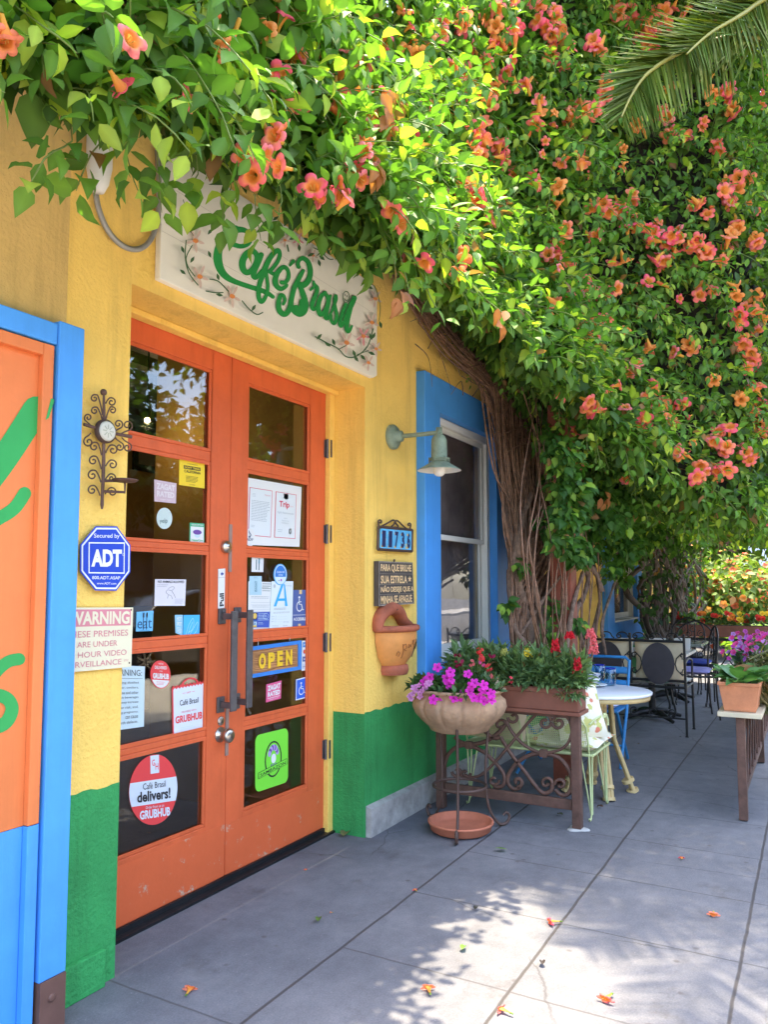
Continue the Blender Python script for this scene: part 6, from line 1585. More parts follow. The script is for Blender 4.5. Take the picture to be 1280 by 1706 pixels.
def cushion(mb, x0, x1, y0, y1, z0, z1, rot=None, c=None, m=0, n=10):
    vs, fs = [], []
    hx, hy, hz = (x1-x0)/2, (y1-y0)/2, (z1-z0)/2; cc = Vector(((x0+x1)/2, (y0+y1)/2, (z0+z1)/2))
    for sgn in (1, -1):
        for i in range(n+1):
            for j in range(n+1):
                u, v = -1+2*i/n, -1+2*j/n
                e = (max(0, 1-u**6)*max(0, 1-v**6))**.4
                vec = Vector((u*hx*(1-.05*(1-abs(v))), v*hy*(1-.05*(1-abs(u))), sgn*hz*(e*(.85+.15*math.cos(u*1.4)*math.cos(v*1.4)))))
                vs.append((rot @ vec if rot else vec) + cc)
    m_ = (n+1)**2
    for s_ in range(2):
        for i in range(n):
            for j in range(n):
                q = (s_*m_+i*(n+1)+j, s_*m_+(i+1)*(n+1)+j, s_*m_+(i+1)*(n+1)+j+1, s_*m_+i*(n+1)+j+1)
                fs.append(q if s_ == 0 else q[::-1])
    return mb.add(vs, fs, True, m)
gb = thing('wire_bench', 'pale green wire mesh bench with its back to the trough', 'bench', (4.82, 1.58, 0))
GX0, GX1, GY0, GY1, GZs = 4.60, 5.02, 1.17, 1.98, .375
mb = MB()
for k in range(46):
    x = GX0 + (GX1-GX0)*k/45; mb.tube([(x,GY0,GZs),(x,GY1,GZs)], .0016, 4, cap=False)
for k in range(56):
    y = GY0 + (GY1-GY0)*k/55; mb.tube([(GX0,y,GZs+.002),(GX1,y,GZs+.002)], .0016, 4, cap=False)
mb.build('seat_mesh', m_wire, gb)
mb = MB(); q = [(GX0,GY0,GZs),(GX1,GY0,GZs),(GX1,GY1,GZs),(GX0,GY1,GZs)]
for i in range(4): mb.tube([q[i], q[(i+1)%4]], .009, 6)
mb.build('seat_frame', m_wire, gb)
bk = lambda y, h: (GX0-.01-.10*h/.28, y, GZs+.04+h)
for ya, yb in ((GY0+.02,(GY0+GY1)/2-.02),((GY0+GY1)/2+.02,GY1-.02)):
    mb = MB(); mf = MB(); ym, hw = (ya+yb)/2, (yb-ya)/2
    top = lambda y: .25*math.sqrt(max(.12, 1-((y-ym)/hw)**2*.72))
    ys = np.linspace(ya, yb, 30)
    for y in ys: mb.tube([bk(y, 0), bk(y, top(y))], .0015, 4, cap=False)
    for h in np.linspace(.01, .24, 20):
        g = [y for y in np.linspace(ya, yb, 40) if top(y) >= h]
        if len(g) > 1: mb.tube([bk(g[0], h), bk(g[-1], h)], .0015, 4, cap=False)
    mf.tube([bk(ya,-.03)] + [bk(y, top(y)) for y in ys] + [bk(yb,-.03)], .006, 6)
    b_ = mb.build('backrest', m_wire, gb); mf.build('back_frame', m_wire, b_)
for (lx, ly, sx) in ((GX0+.03,GY0+.02,-1),(GX1-.03,GY0+.02,1),(GX0+.03,GY1-.02,-1),(GX1-.03,GY1-.02,1)):
    lg = MB(); d_ = .035
    lg.tube([(lx-d_,ly,GZs),(lx+.0,ly-.0,.03),(lx+sx*.02,ly,.004),(lx+sx*.045,ly,.006),(lx+sx*.05,ly,.018)], .0055, 6)
    lg.tube([(lx+d_,ly,GZs),(lx+.003,ly-.004,.03)], .0055, 6); lg.tube([(lx,ly+.06*(1 if ly < 1.5 else -1),GZs),(lx+.001,ly+.003,.03)], .005, 6)
    lg.build('leg', m_wire, gb)
for y in (GY0, GY1):
    mb = MB(); mb.tube(spline([(GX0-.06,y,GZs+.19),(GX0+.10,y,GZs+.20),(GX0+.26,y,GZs+.19),(GX0+.31,y,GZs+.15),(GX0+.30,y,GZs+.08),(GX0+.28,y,GZs)], 5), .0065, 6)
    mb.tube([(GX0+.20,y-.02,GZs+.203),(GX0+.27,y-.02,GZs+.195),(GX0+.315,y-.02,GZs+.16),(GX0+.31,y-.02,GZs+.13)], .018, 6, flat=.3)
    mb.build('armrest', m_wire, gb)
mb = MB(); cushion(mb, GX0+.0, GX1+.06, GY0-.03, GY0+.41, GZs+.006, GZs+.09); tag(mb.build('seat_cushion', m_flor), 'yellow and green floral seat cushion at the street end of the wire bench', 'cushion', 'cushions on the wire bench')
mb = MB(); cushion(mb, 4.58, 4.92, GY0-.05, GY0+.29, GZs+.17, GZs+.29, Matrix.Rotation(R(48), 3, 'Z') @ Matrix.Rotation(R(-66), 3, 'Y')); tag(mb.build('pillow', m_flor), 'floral scatter pillow leaning on the bench back', 'pillow', 'cushions on the wire bench')
mb = MB(); cushion(mb, 4.53, 4.86, GY0+.42, GY0+.78, GZs+.13, GZs+.25, Matrix.Rotation(R(-66), 3, 'Y')); tag(mb.build('pillow', m_cush), 'cream scatter pillow at the wall end of the wire bench', 'pillow', 'cushions on the wire bench')

# ------------------------------------------------------------------ blue folding chairs
def blue_chair(label, loc, rz):
    t = thing('folding_chair', label, 'chair', loc, 'blue folding chairs', 0)
    def W(x, y, z): c, s = math.cos(rz), math.sin(rz); return (loc[0]+c*x-s*y, loc[1]+s*x+c*y, loc[2]+z)
    hw = .21
    for s_ in (-1, 1):
        mb = MB(); mb.tube([W(-.20,s_*hw,.78),W(-.06,s_*hw,.40),(W(.20,s_*hw,.01))], .012, 8); mb.build('leg', m_bchair, t)
        mb = MB(); mb.tube([W(.14,s_*(hw-.03),.41),W(-.20,s_*(hw-.03),.01)], .012, 8); mb.build('leg', m_bchair, t)
    mb = MB(); mb.tube([W(-.20,-hw,.77),W(-.205,-hw+.03,.80),W(-.205,hw-.03,.80),W(-.20,hw,.77)], .012, 8); mb.build('top_rail', m_bchair, t)
    for z in (.70, .60):
        mb = MB(); x = -.20 + (.78-z)*.37; mb.tube([W(x-.0,-hw+.013,z),W(x+.0,hw-.013,z)], .028, 8, flat=.3); mb.build('back_slat', m_bchair, t)
    mb = MB()
    for k in range(7): 
        x = -.17+.052*k; p = [W(x,-hw+.015,.415),W(x+.045,-hw+.015,.415),W(x+.045,hw-.015,.415),W(x,hw-.015,.415)]; mb.prism(p, (0,0,.014))
    mb.build('seat', m_bchair, t, bevel=.003)
    mb = MB(); mb.tube([W(.10,-hw,.16),W(.10,hw,.16)], .009, 6); mb.build('stretcher', m_bchair, t)
    return t
c1a = blue_chair('bright blue folding chair on the street side behind the round table', (6.16,1.52,0), math.pi)
c1b = blue_chair('bright blue folding chair nearest the wall behind the bench', (5.75,1.95,0), math.pi*.75)
mb = MB(); cushion(mb, 5.98, 6.33, 1.33, 1.70, .432, .50); tag(mb.build('seat_cushion', m_flor3), 'blue and white patterned cushion on the blue folding chair', 'cushion')

# ------------------------------------------------------------------ black iron bench with oval back panels
ib = thing('iron_bench', 'black wrought iron bench with two dark oval back panels and a floral seat', 'bench', (7.6, 1.55, 0))
BX = 7.55; BY0, BY1 = 1.06, 1.98
mb = MB(); rr = .0125
for y in (BY0, (BY0+BY1)/2+.02, BY1):
    mb.tube([(BX,y,.46),(BX-.03,y,.93)], rr, 6)
mb.tube([(BX-.01,BY0,.50),(BX-.01,BY1,.50)], rr, 6); mb.tube([(BX-.028,BY0,.86),(BX-.028,BY1,.86)], rr, 6)
mb.build('back_frame', m_black, ib)
for k, yc in enumerate((1.29, 1.76)):
    mb = MB(); mb.prism([(BX-.034, yc+.144*math.cos(q), .655+.19*math.sin(q)) for q in np.linspace(0, 2*pi, 41)[:-1]], (.010,0,0)); mb.build('oval_panel', mat('dark oval panel', (.05,.042,.048), .4, .2, 8), ib)
    for s_ in (-1, 1):
        for q in (-1, 1):
            mb = MB(); c = (yc+s_*.21, .655+q*.075); a0 = 0 if s_ < 0 else pi
            sp = spiral(c, .03, .010, -q*pi/2, s_*q*.9)
            mb.tube([(BX-.02,yc+s_*.148,.655),(BX-.02,yc+s_*.16,.655+q*.05)] + [(BX-.02,c[0],c[1]+q*.03)] + [(BX-.02,y,z) for y, z in sp], .006, 6); mb.build('scroll', m_black, ib)
for k in range(6):
    yc = BY0+.10+k*.15; mb = MB(); s_ = 1 if k % 2 else -1
    mb.tube([(BX-.03,yc-.075,.875)] + [(BX-.03,yc+.05*math.cos(a),.90+.035*math.sin(a)) for a in np.linspace(pi, 0, 9)] + [(BX-.03,y,z) for y, z in spiral((yc+.028,.90),.024,.008,0,-.9)], .006, 6); mb.build('scroll', m_black, ib)
for (x, y) in ((BX,BY0),(BX+.44,BY0),(BX,BY1),(BX+.44,BY1)):
    mb = MB(); mb.tube([(x,y,.46),(x+(.0 if x == BX else .02),y,.005)], .012, 6); mb.lathe([(0,0),(.018,.0),(.012,.012)], (x+(.0 if x == BX else .02),y,0), 10); mb.build('leg', m_black, ib)
for y in (BY0, BY1):
    mb = MB(); mb.tube(spline([(BX-.01,y,.66),(BX+.2,y,.69),(BX+.42,y,.66),(BX+.45,y,.62),(BX+.44,y,.46)], 5), .010, 6); mb.build('armrest', m_black, ib)
mb = MB(); q = [(BX,BY0,.44),(BX+.45,BY0,.44),(BX+.45,BY1,.44),(BX,BY1,.44)]
for i in range(4): mb.tube([q[i], q[(i+1)%4]], .012, 6)
for k in range(8): mb.tube([(BX,BY0+.1+k*.11,.44),(BX+.45,BY0+.1+k*.11,.44)], .006, 5)
mb.tube([(BX+.0,BY0,.16),(BX+.0,BY1,.16)], .008, 6)
mb.build('seat_frame', m_black, ib)
for k in range(5):
    yc = BY0+.12+k*.17; mb = MB(); mb.tube([(BX,y,z) for y, z in spiral((yc,.205),.045,.012,-pi/2,1.2)], .006, 6); mb.build('scroll', m_black, ib)
mb = MB(); cushion(mb, BX+.0, BX+.47, BY0-.01, BY1, .455, .51); tag(mb.build('seat_cushion', m_flor2), 'pink and green floral cushion on the black iron bench', 'cushion')
for y, lab in ((1.29,'cream back cushion behind the street side oval of the iron bench'),(1.76,'cream back cushion behind the wall side oval of the iron bench')):
    mb = MB(); cushion(mb, BX-.13, BX+.27, y-.225, y+.225, .60, .73, Matrix.Rotation(R(86), 3, 'Y')); tag(mb.build('back_cushion', m_cush), lab, 'cushion', 'cream cushions on the iron bench')

# ------------------------------------------------------------------ pedestal tables and iron chairs beyond
def ped_table(label, loc, top_m, sx=.36, sy=.40, h=.70):
    t = thing('pedestal_table', label, 'table', loc, 'pedestal tables on the terrace')
    x, y, _ = loc
    MB().box(x-sx, x+sx, y-sy, y+sy, h-.03, h).build('table_top', top_m, t, bevel=.006)
    MB().lathe([(.035,.06),(.035,h-.0305)], (x,y,0), 16).build('pedestal', m_black, t)
    mb = MB()
    for k in range(4):
        a = k*pi/2+pi/4; mb.tube([(x,y,.08),(x+.15*math.cos(a),y+.15*math.sin(a),.07),(x+.34*math.cos(a),y+.34*math.sin(a),.018)], [.035,.032,.018], 8)
    mb.build('base', m_black, t)
    return t
m_gran = mat('grey stone top', (.22,.24,.21), .2, .4, 40); m_mos = mat('pale mosaic top', (.46,.44,.40), .3, .35, 30)
ped_table('black pedestal table with a pale mosaic top behind the iron bench', (8.45,1.52,0), m_mos)
ped_table('pedestal table with a dark stone top beside the far vine', (9.95,1.58,0), m_gran, .36, .42)
def iron_chair(label, loc, rz, cm, cl):
    t = thing('iron_chair', label, 'chair', loc, 'black iron chairs')
    def W(x, y, z): c, s = math.cos(rz), math.sin(rz); return (loc[0]+c*x-s*y, loc[1]+s*x+c*y, loc[2]+z)
    mb = MB()
    top = [(-.2,-.2,.45),(-.22,-.21,.70),(-.24,-.17,.86),(-.25,0,.95),(-.24,.17,.86),(-.22,.21,.70),(-.2,.2,.45)]
    mb.tube([W(*p) for p in spline(top, 5)], .011, 6); mb.build('back_frame', m_black, t)
    for s_ in (-1, 1):
        for (yc, zc, r_) in ((s_*.07,.80,.045),(s_*.10,.66,.05),(s_*.06,.55,.04)):
            mb = MB(); sp = spiral((yc,zc), r_, r_*.25, pi/2, s_*1.3); mb.tube([W(-.225,y,z) for y, z in sp], .006, 5); mb.build('scroll', m_black, t)
    mb = MB(); mb.tube([W(-.225,0,.45),W(-.24,0,.93)], .008, 6); mb.build('splat', m_black, t)
    mb = MB()
    q = [W(-.21,-.2,.44),W(.21,-.22,.44),W(.21,.22,.44),W(-.21,.2,.44)]
    for i in range(4): mb.tube([q[i], q[(i+1)%4]], .011, 6)
    for k in range(7): mb.tube([W(-.2+.06*k,-.2,.44),W(-.2+.06*k,.2,.44)], .005, 5)
    mb.build('seat_frame', m_black, t)
    for sx in (-1, 1):
        for sy in (-1, 1):
            mb = MB(); prof = [(.205,.44),(.235,.36),(.225,.22),(.195,.10),(.21,.03),(.245,.012),(.26,.035),(.24,.05)] if sx > 0 else [(.205,.44),(.21,.25),(.235,.005)]
            for o_ in ((0, .035) if sx > 0 else (0,)): mb.tube([W(sx*r, sy*(.20-o_*(.44-z)/.44*1.2), z) for r, z in spline(prof, 4)], .010, 6)
            mb.build('leg', m_black, t)
    mb = MB(); c_, s2 = math.cos(rz), math.sin(rz); cushion(mb, loc[0]-.2, loc[0]+.2, loc[1]-.2, loc[1]+.2, .453, .52); tag(mb.build('seat_cushion', cm), cl, 'cushion', 'cushions on the iron chairs')
    return t
iron_chair('black iron chair with a violet striped cushion just behind the iron bench', (8.75,1.17,0), pi*.5+.3, mat('violet stripe cloth', (.30,.27,.52), .9, .2, 14), 'violet striped cushion on the nearer iron chair')
iron_chair('black iron chair with a deep blue cushion by the open walkway', (9.75,1.28,0), pi, mat('deep blue cloth', (.03,.05,.25), .9, .15, 6), 'deep blue cushion on the iron chair by the walkway')
iron_chair('black iron chair farthest back on the terrace by the far planter', (10.8,1.5,0), pi, mat('dark grey cloth', (.08,.08,.09), .9, .15, 6), 'dark grey cushion on the farthest iron chair')
for (x, y, z, a, lab) in ((8.3,1.75,.70,.3,'white folded napkin on the mosaic table by the wall'),(8.45,1.45,.70,-.2,'white folded napkin in the middle of the mosaic table'),(8.55,1.22,.70,.9,'white folded napkin at the street edge of the mosaic table')):
    mb = MB()
    for s_ in (-1, 1): mb.obox((x+.025*s_, y, z+.065), (.004,.15,.13), Matrix.Rotation(R(18*s_), 3, 'Y'))
    tag(mb.build('napkin', m_china), lab, 'napkin', 'napkins on the mosaic table')

# ------------------------------------------------------------------ street side fence with terracotta trough, right
rf = thing('street_fence', 'brown iron fence with crossed bars along the street side of the terrace', 'fence', (7.2, .41, 0))
YR = .41
for x in (5.05, 6.75, 8.45, 10.15): MB().box(x-.024, x+.024, YR-.024, YR+.024, .006, .60).build('post', m_rust, rf, bevel=.003)
for i in range(3):
    a, b = 5.075+1.7*i, 6.725+1.7*i
    MB().box(a, b, YR-.012, YR+.012, .13, .165).build('rail', m_rust, rf); MB().box(a, b, YR-.012, YR+.012, .555, .585).build('rail', m_rust, rf)
    n = 7; w_ = (b-a)/n
    for k in range(n):
        for s_ in (0, 1):
            mb = MB(); x0_, x1_ = a+w_*k, a+w_*(k+1)
            if s_: x0_, x1_ = x1_, x0_
            mb.tube(spline([(x0_,YR+.012*s_-.006,.166),(x0_*.7+x1_*.3,YR+.012*s_-.006,.27),(x0_*.3+x1_*.7,YR+.012*s_-.006,.45),(x1_,YR+.012*s_-.006,.554)], 3), .007, 6); mb.build('bar', m_rust, rf)
MB().box(4.98, 10.2, YR-.118, YR+.118, .6005, .628).build('shelf', mat('cream shelf board', (.55,.48,.33), .6, .1, 8), rf, bevel=.003)
def terra_trough(label, x0, x1):
    t = thing('terracotta_trough', label, 'planter', ((x0+x1)/2, YR, .629), 'troughs on the street fence')
    mb = MB(); zb, zt = .6295, .80; n = 24
    ring = lambda e, z, y: [(x0-e, YR-y, z), (x1+e, YR-y, z), (x1+e, YR+y, z), (x0-e, YR+y, z)]
    lv = [ring(-.03,zb,.085), ring(0,zt-.02,.108), ring(.006,zt-.02,.114), ring(.006,zt,.114), ring(-.012,zt,.098), ring(-.014,zt-.02,.096)]
    V = [p for r_ in lv for p in r_]
    mb.add(V, [(3,2,1,0)] + [(i*4+j, i*4+(j+1)%4, (i+1)*4+(j+1)%4, (i+1)*4+j) for i in range(len(lv)-1) for j in range(4)])
    mb.build('trough', m_terra, t, bevel=.004)
    MB().box(x0+.016, x1-.016, YR-.094, YR+.094, zt-.03, zt-.018).build('soil', m_soil, t)
terra_trough('terracotta trough at the near end of the street fence holding broad leaves', 5.0, 5.78)
terra_trough('terracotta trough farther along the street fence under purple flowers', 6.0, 6.9)
terra_trough('terracotta trough farthest along the street fence', 7.1, 8.0)
bl = thing('broad_leaf_plant', 'fresh green broad leaved plant at the front of the near terracotta trough', 'plant', (5.12, YR, .78))
P, T, N, s = [], [], [], []
for i in range(46):
    a = rng.random()*6.28; e = rng.uniform(.1,1.0); r = rng.uniform(.02,.09)
    dd = np.array([math.cos(a), math.sin(a), e]); P.append(np.array([5.14+rng.uniform(-.08,.16), YR+rng.normal(0,.03), .775])+np.array([math.cos(a)*r, math.sin(a)*r, .05*e])); T.append(dd); N.append(np.array([-.3*math.cos(a),-.3*math.sin(a),1.])+rng.normal(0,.15,3)); s.append(rng.uniform(.09,.14))
P, T, N, s = map(np.array, (P,T,N,s))
scatter_mesh('foliage', LEAF_V, LEAF_F, P, T, N, s, leaf_cols(len(P), (.06,.16,.05), (.13,.28,.08), (.2,.35,.1), .1), m_leaf2, bl, np.full(len(P), 1.45), LEAF_FADE)
gr = thing('trailing_grass', 'straw green tufted grass trailing over the street side of the trough', 'grass plant', (5.6, YR-.06, .74))
P, T, N, s = [], [], [], []
for i in range(900):
    a = rng.uniform(3.0,6.6); P.append(np.array([5.35+rng.random()*.55, YR-.09+rng.normal(0,.04), .76+rng.uniform(-.05,.15)])); T.append(np.array([math.cos(a)*.6-.1, math.sin(a)*.5, rng.uniform(-1.3,.5)])); N.append(rng.normal(0,1,3)); s.append(rng.uniform(.12,.26))
P, T, N, s = map(np.array, (P,T,N,s))
scatter_mesh('foliage', BLADE_V, BLADE_F, P, T, N, s, leaf_cols(len(P), (.07,.10,.03), (.24,.22,.09), (.3,.24,.1), .2), m_leaf2, gr, np.full(len(P), .22))
def petunia(label, x0, x1, cols, n, ztop=.98):
    t = plant('petunia', label, 'flower', ((x0+x1)/2, YR, .74), [(((x0+x1)/2,YR-.02,.78),((x1-x0)/2,.14,ztop-.80),int(520*(x1-x0)),.06),(((x0+x1)/2,YR+.02,.72),((x1-x0)/2,.16,.06),160,.05,(-.2,0,-.6))], LEAF_V, LEAF_F, (.03,.07,.03), (.10,.18,.07), 'flowers on the street fence', .8)
    for i in range(n):
        a = rng.random(); p = np.array([x0+(x1-x0)*rng.random(), YR+rng.uniform(-.14,.17), .80+(ztop-.78)*rng.random()])
        f = MB(); c = []; put(f, c, petal_disc(cols[i % len(cols)], (.6,.4,.5), 5, .25, .3), p, (-.8+rng.normal(0,.3), rng.normal(.1,.4), .5+rng.normal(0,.3)), rng.uniform(.034,.047)); mesh_col(f, 'bloom', m_petal, c, t)
    return t
petunia('purple and magenta petunias in the middle trough of the street fence', 5.85, 6.75, [(.62,.06,.40),(.42,.14,.52),(.70,.06,.26),(.52,.25,.60)], 95, .99)
petunia('pink petunias in the farthest trough of the street fence', 6.95, 7.9, [(.66,.07,.30),(.55,.10,.45)], 50, .97)

# ------------------------------------------------------------------ far planter across the terrace
fp = thing('far_planter', 'dark brown trough of red and yellow flowers on a black frame at the terrace end', 'planter', (11.9, 1.3, 0))
mb = MB(); mb.box(11.8, 12.0, .55, 1.95, .66, .82); mb.build('box', m_brownwood, fp, bevel=.006)
mb = MB()
for y in (.58, 1.25, 1.92): mb.box(11.87, 11.92, y-.02, y+.02, .005, .655)
mb.box(11.87, 11.92, .6, 1.9, .60, .64); mb.box(11.87,11.92,.6,1.9,.12,.16)
mb.build('frame', m_black, fp)
for k in range(4):
    for s_ in (-1,1):
        mb = MB(); yc = .75+k*.36; mb.tube([(11.9,yc-.15*s_,.162),(11.9,yc-.05*s_,.3),(11.9,yc+.05*s_,.46),(11.9,yc+.15*s_,.598)], .009, 6); mb.build('bar', m_black, fp)
MB().box(11.82, 11.98, .57, 1.93, .815, .823).build('soil', m_soil, fp)
for lab, y0_, y1_, cols in (('red and yellow flowering plant at the street end of the far planter', .58, 1.0, [(.65,.04,.03),(.8,.55,.04)]), ('orange and red flowering plant in the middle of the far planter', 1.02, 1.45, [(.78,.25,.04),(.65,.04,.03)]), ('low dark green plant with few red blooms at the wall end of the far planter', 1.47, 1.92, [(.6,.05,.04)])):
    t = plant('marigold', lab, 'flower', (11.9,(y0_+y1_)/2,.82), [((11.9,(y0_+y1_)/2,.84),(.12,(y1_-y0_)/2,.16),260,.07)], LEAF_V, LEAF_F, (.03,.07,.02), (.10,.19,.05), 'flowers in the far planter', 1)
    for i in range(14 if len(cols) > 1 else 5):
        f = MB(); c = []; put(f, c, petal_disc(cols[i % len(cols)], cols[0], 6, .2, .4), (11.82+rng.normal(0,.06), rng.uniform(y0_,y1_), .88+.12*rng.random()), (-.9,-.2,.4), .075); mesh_col(f, 'bloom', m_petal, c, t)

# ================================================================== BEYOND THE TERRACE
def shrub(name, label, cat, c, rad, n, size, dark, light, blooms_=None, nb_=0, bs=.12, trunk=True, group=None):
    t = thing(name, label, cat, (c[0], c[1], 0), group)
    P, T, N, s = [], [], [], []
    lob = [(rng.normal(0,.42,3)*np.array(rad)*[1,1,.6], rng.uniform(.4,.75)) for _ in range(11)]
    for i in range(n):
        o, k = lob[i % 11]; dd = unit(rng.normal(0,1,3)); q = np.array(c)+o+dd*np.array(rad)*k*rng.random()**.35
        q[2] = max(q[2], .08); P.append(q); T.append(dd*.6+np.array([0,0,-.3])+rng.normal(0,.5,3)); N.append(dd+np.array([0,0,.8])+rng.normal(0,.5,3)); s.append(size*rng.uniform(.6,1.3))
    P, T, N, s = map(np.array, (P,T,N,s))
    scatter_mesh('crown', LEAF_V, LEAF_F, P, T, N, s, leaf_cols(n, dark, light, light, .1), m_leaf, t, np.full(n, 1.2))
    if nb_:
        mb = MB(); cc = []; idx = rng.integers(0, n, nb_)
        for i in idx:
            q = P[i] + unit(P[i]-np.array(c))*.06; put(mb, cc, petal_disc(blooms_[int(rng.integers(0,len(blooms_)))], (.8,.5,.1), 5, .3, .3), q, unit(q-np.array(c))+np.array([-.5,-.2,.3]), bs*rng.uniform(.7,1.3))
        o = mesh_col(mb, 'bloom', m_petal, cc, t); o['kind'] = 'stuff'
    if trunk:
        mb = MB(); zt_ = c[2]
        mb.tube([(c[0],c[1],0),(c[0]+.04,c[1]-.03,zt_*.5),(c[0]-.03,c[1]+.05,zt_)], [.10,.075,.05], 8)
        for k in range(5):
            a = k*1.26; mb.tube([(c[0]+.0,c[1]+.0,zt_*.55),(c[0]+rad[0]*.4*math.cos(a),c[1]+rad[1]*.4*math.sin(a),zt_),(c[0]+rad[0]*.6*math.cos(a),c[1]+rad[1]*.6*math.sin(a),zt_+rad[2]*.5)], [.045,.03,.012], 6)
        mb.build('trunk', m_stem, t)
    return t
shrub('orange_bush', 'sunlit yellow orange flowering bush beyond the terrace planter', 'bush', (16.5,1.15,1.15), (1.1,.9,1.0), 2800, .14, (.09,.16,.03), (.17,.25,.06), [(.8,.30,.08),(.78,.42,.10),(.72,.16,.08)], 330, .12)
shrub('red_flower_bush', 'orange red flowering climber beyond the far vine', 'bush', (15.2,2.3,1.7), (.9,.5,1.1), 1800, .13, (.05,.12,.02), (.18,.28,.04), [(.78,.16,.05),(.75,.25,.06)], 150, .12)
shrub('low_hedge_plant', 'low bright green plant behind the far planter', 'bush', (13.6,.5,.5), (.7,.6,.4), 900, .11, (.08,.17,.03), (.24,.36,.06), [(.8,.6,.1)], 40, .08)
for lab, c, rad, n, dk, lt, tr_ in (('tall pale green street tree beyond the terrace', (21,-.2,4.2), (2.4,2.4,2.6), 3800, (.05,.10,.02), (.20,.30,.05), 1), ('dense green tree behind the orange bush', (23,3.2,4.6), (3.0,2.6,3.4), 4200, (.03,.08,.02), (.13,.22,.04), 1), ('spreading street tree at the far kerb end', (28,-4.2,5.2), (3.4,3.0,3.2), 3600, (.03,.07,.02), (.12,.2,.04), 1)):
    shrub('street_tree', lab, 'tree', c, rad, n, .30, dk, lt, group='trees beyond the terrace')
# trunk of the tree seen between the flowers
tk = thing('leaning_tree', 'thick brown leaning tree trunk beyond the orange bush', 'tree', (19.0, .75, 0))
mb = MB(); mb.tube(spline([onX(1222,1075,19),onX(1220,1010,19),onX(1216,960,19),onX(1212,900,19),onX(1206,820,19)], 5), np.linspace(.34,.2,21), 12); mb.build('trunk', mat('brown bark', (.16,.085,.05), .9, .4, 8, .6, 20), tk)
P, T, N, s = [], [], [], []
for i in range(900):
    dd = unit(rng.normal(0,1,3)); P.append(np.array([19.,.6,4.6])+dd*np.array([1.6,1.6,1.3])*rng.random()**.4); T.append(dd+rng.normal(0,.5,3)); N.append(np.array([0,0,1.])+rng.normal(0,.5,3)); s.append(.26)
P, T, N, s = map(np.array, (P,T,N,s)); scatter_mesh('crown', LEAF_V, LEAF_F, P, T, N, s, leaf_cols(len(P), (.05,.11,.02), (.2,.3,.05), (.25,.35,.05), .1), m_leaf, tk)
ob = thing('neighbour_building', 'orange stuccoed neighbouring shop beyond the cafe', 'building', (20, 5, 0))
MB().box(14.9, 30, 2.6, 9, 0, 4.4).build('wall', mat('orange stucco', (.62,.20,.06), .85, .1, 2, .3, 40), ob)
for x in (16.6, 19.4, 22.2):
    MB().box(x, x+1.5, 2.55, 2.598, .9, 2.6).build('window', m_blue, ob); 
MB().box(14.8, 30.1, 2.45, 9.1, 4.401, 4.6).build('roof', m_gray, ob)
fbx = thing('far_building', 'pale grey blue building closing the street in the distance', 'building', (48, 2, 0))
MB().box(46, 52, -4, 14, 0, 7).build('wall', mat('pale grey stucco', (.50,.54,.58), .85, .08, 1), fbx)
for k in range(5):
    for z in (1.0, 4.0): MB().box(45.95, 45.999, -3+k*3.2, -1.4+k*3.2, z, z+1.7).build('window', mat('dim far glass', (.06,.08,.11), .15, .1, 2), fbx)
# across the road: shops and trees that the door glass mirrors
op2 = thing('opposite_shops', 'row of pale shopfronts across the road, mirrored in the door glass', 'building', (4, -18, 0))
MB().box(-14, 34, -24, -15.5, 0, 5.2).build('wall', mat('pale shop stucco', (.20,.18,.155), .85, .1, 1), op2)
for k in range(9): MB().box(-12+k*5, -9+k*5, -15.49, -15.44, .4, 2.8).build('window', mat('shop glass', (.03,.035,.04), .1, .1, 2), op2)
MB().box(-14, 34, -15.49, -14.6, 3.0, 3.15).build('canopy', mat('dark awning cloth', (.10,.03,.03), .8, .1, 4), op2)
for (x, y, lab) in ((2.5,-13.2,'dark street tree across the road left of the shops'), (7.5,-13.4,'dark street tree across the road before the shop windows'), (12,-13.3,'dark street tree across the road, third along the shops'), (16.5,-13.4,'dark street tree across the road beside the last shops'), (21.5,-13.2,'dark street tree across the road farthest along')):
    shrub('road_tree', lab, 'tree', (x,y,5.6), (2.9,2.2,3.4), 3200, .36, (.015,.04,.012), (.06,.11,.025), group='trees across the road')
# fallen blooms and leaves on the pavement
def fallen(px, py, s_, v, label, rz):
    s_ = s_*.62
    p = onZ(px, py, .0)
    mb, c = tv[v]
    q = Quaternion((0,0,1), rz) @ Quaternion((0,1,0), R(88))
    m2 = MB().add([(q @ (Vector(x)*s_)) for x in mb.V], mb.F, True)
    dz = min(v_[2] for v_ in m2.V)
    m2.V = [(x+p[0], y+p[1], (z-dz)*.38+.002) for x, y, z in m2.V]
    tag(mesh_col(m2, 'fallen_bloom', m_petal, c), label, 'fallen flower', 'blooms fallen on the pavement')
for a in ((935,1540,1.15,2,'deep pink fallen bloom on the joint where shade meets sun',2.2),(1020,1662,1.2,0,'coral fallen bloom with an orange tube lying in full sun',2.9),(717,1660,1.0,1,'pale coral fallen bloom in the left sun patch',.6),(853,1694,1.0,0,'fallen bloom with an orange tip at the bottom edge of the sun patch',1.4),(1190,1522,1.0,1,'orange fallen bloom at the far rim of the sun patch',3.2),(695,1487,.5,2,'tiny magenta fallen petal on the long joint near the doors',1.0),(1137,1434,.6,2,'small dark red fallen bloom in the shade by the street fence',.2),(310,1662,1.0,1,'dried fallen bloom on the joint by the left pier',.4),(510,1452,.35,2,'tiny magenta petal on the shaded slab before the doors',.8),(555,1522,.3,2,'speck of pink petal in front of the doors',2.0)):
    fallen(*a)
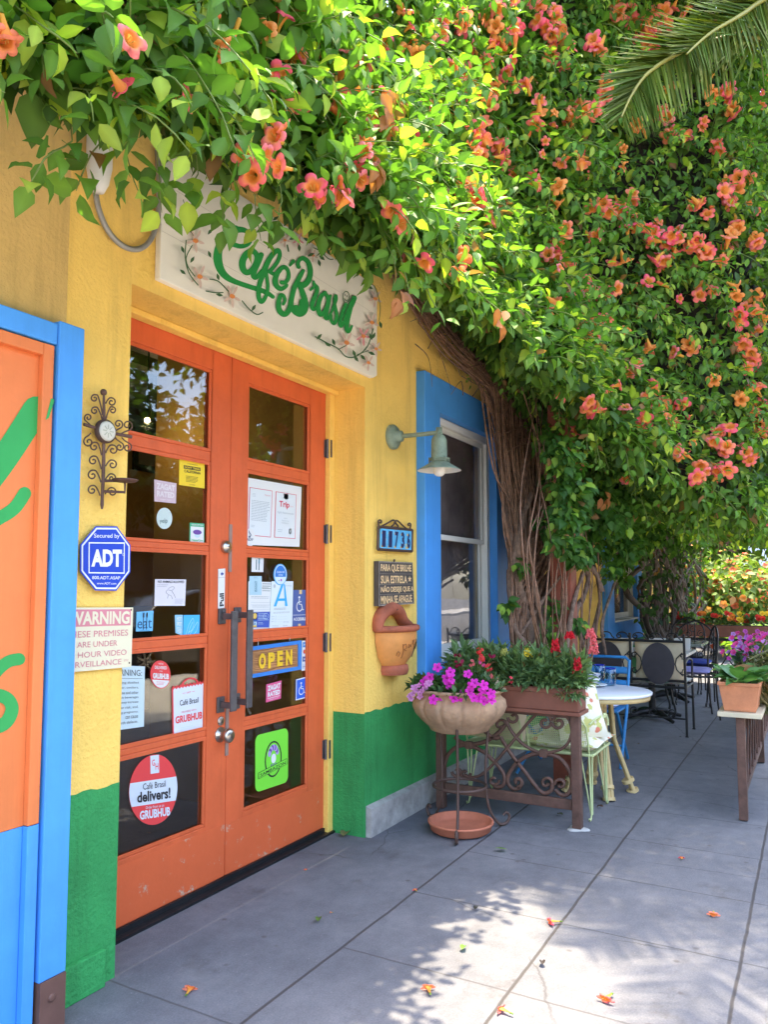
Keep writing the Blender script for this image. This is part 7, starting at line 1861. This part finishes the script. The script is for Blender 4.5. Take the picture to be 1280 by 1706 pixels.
def fleaf(px, py, s_, col, label, a):
    p = onZ(px, py, .012)
    scat = scatter_mesh('fallen_leaf', LEAF_V, LEAF_F, np.array([p]), np.array([[math.cos(a), math.sin(a), .12]]), np.array([[.1,.1,1.]]), np.array([s_]), np.array([col]), m_leaf2)
    tag(scat, label, 'fallen leaf', 'leaves fallen on the pavement')
for a in ((530,1535,.05,(.10,.17,.04),'green fallen leaf on the slab before the doors',.5),(846,1415,.07,(.12,.22,.04),'fresh green fallen leaf near the saucer',2.),(572,1393,.10,(.22,.20,.08),'dry leaf at the foot of the green pier',.3),(938,1358,.05,(.06,.07,.03),'dark curled leaf beside the fence post',1.),(792,1515,.04,(.04,.04,.03),'dark dry leaf bit on the shaded slab',.2),(1005,1345,.05,(.10,.05,.03),'brown leaf behind the fence post',1.),(770,1582,.045,(.13,.28,.04),'green leaf bit at the rim of the left sun patch',.1),(1065,1240,.05,(.08,.05,.03),'brown leaf near the blue chair',.5),(1135,1228,.04,(.03,.03,.03),'dark leaf on the walkway',.4),(905,1607,.04,(.05,.04,.04),'dark leaf in the palm shadow',.4)):
    fleaf(*a)

# parked car at the far kerb, mirrored in the lower door panes
car = thing('parked_car', 'dark parked saloon car at the kerb, mirrored in the lower door panes', 'car', (10.2, -5.2, -.13))
m_carp = mat('black car paint', (.012,.013,.016), .18, .05, 2, spec=.6, coat=.8); m_tyre = mat('tyre rubber', (.02,.02,.02), .8, .1, 20); m_cglass = mat('dark car glass', (.015,.018,.02), .05, .05, 3)
prof = [(-2.2,.22),(-2.25,.55),(-2.15,.80),(-1.5,.92),(-.95,1.30),(-.3,1.43),(.55,1.40),(1.15,1.05),(1.95,.90),(2.22,.72),(2.25,.35),(2.15,.2)]
cx_, cy_, cz_ = 10.2, -5.2, -.13
MB().prism([(cx_+x, cy_-.86, cz_+z) for x, z in prof], (0,1.72,0), 0, True).build('body', m_carp, car, bevel=.05)
for sy in (-.862, .862):
    MB().poly([(cx_+x, cy_+sy, cz_+z) for x, z in [(-1.3,.97),(-.85,1.27),(-.28,1.37),(-.28,.97)]]).build('window', m_cglass, car)
    MB().poly([(cx_+x, cy_+sy, cz_+z) for x, z in [(-.2,.97),(-.2,1.37),(.5,1.345),(1.0,1.03)]]).build('window', m_cglass, car)
    for x in (-1.38, 1.38):
        t_ = MB(); t_.lathe([(.20,-.1),(.30,-.11),(.32,-.06),(.32,.06),(.30,.11),(.20,.1)], (cx_+x, cy_+sy*.93, cz_+.32), 28, axis='Y'); wo = t_.build('wheel', m_tyre, car)
        r_ = MB()
        for k in range(7):
            a = k*2*pi/7; r_.obox((cx_+x+.11*math.cos(a), cy_+sy*.93+.085*(1 if sy > 0 else -1), cz_+.32+.11*math.sin(a)), (.2,.02,.035), Matrix.Rotation(-a, 3, 'Y'))
        r_.build('rim', m_steel, wo)
for x, nm, m_ in ((-2.24,'tail_light',m_red),(2.22,'headlight',m_steel)):
    for y in (-.62,.62): MB().ball((cx_+x, cy_+y, cz_+.68), (.05,.16,.07)).build(nm, m_, car)
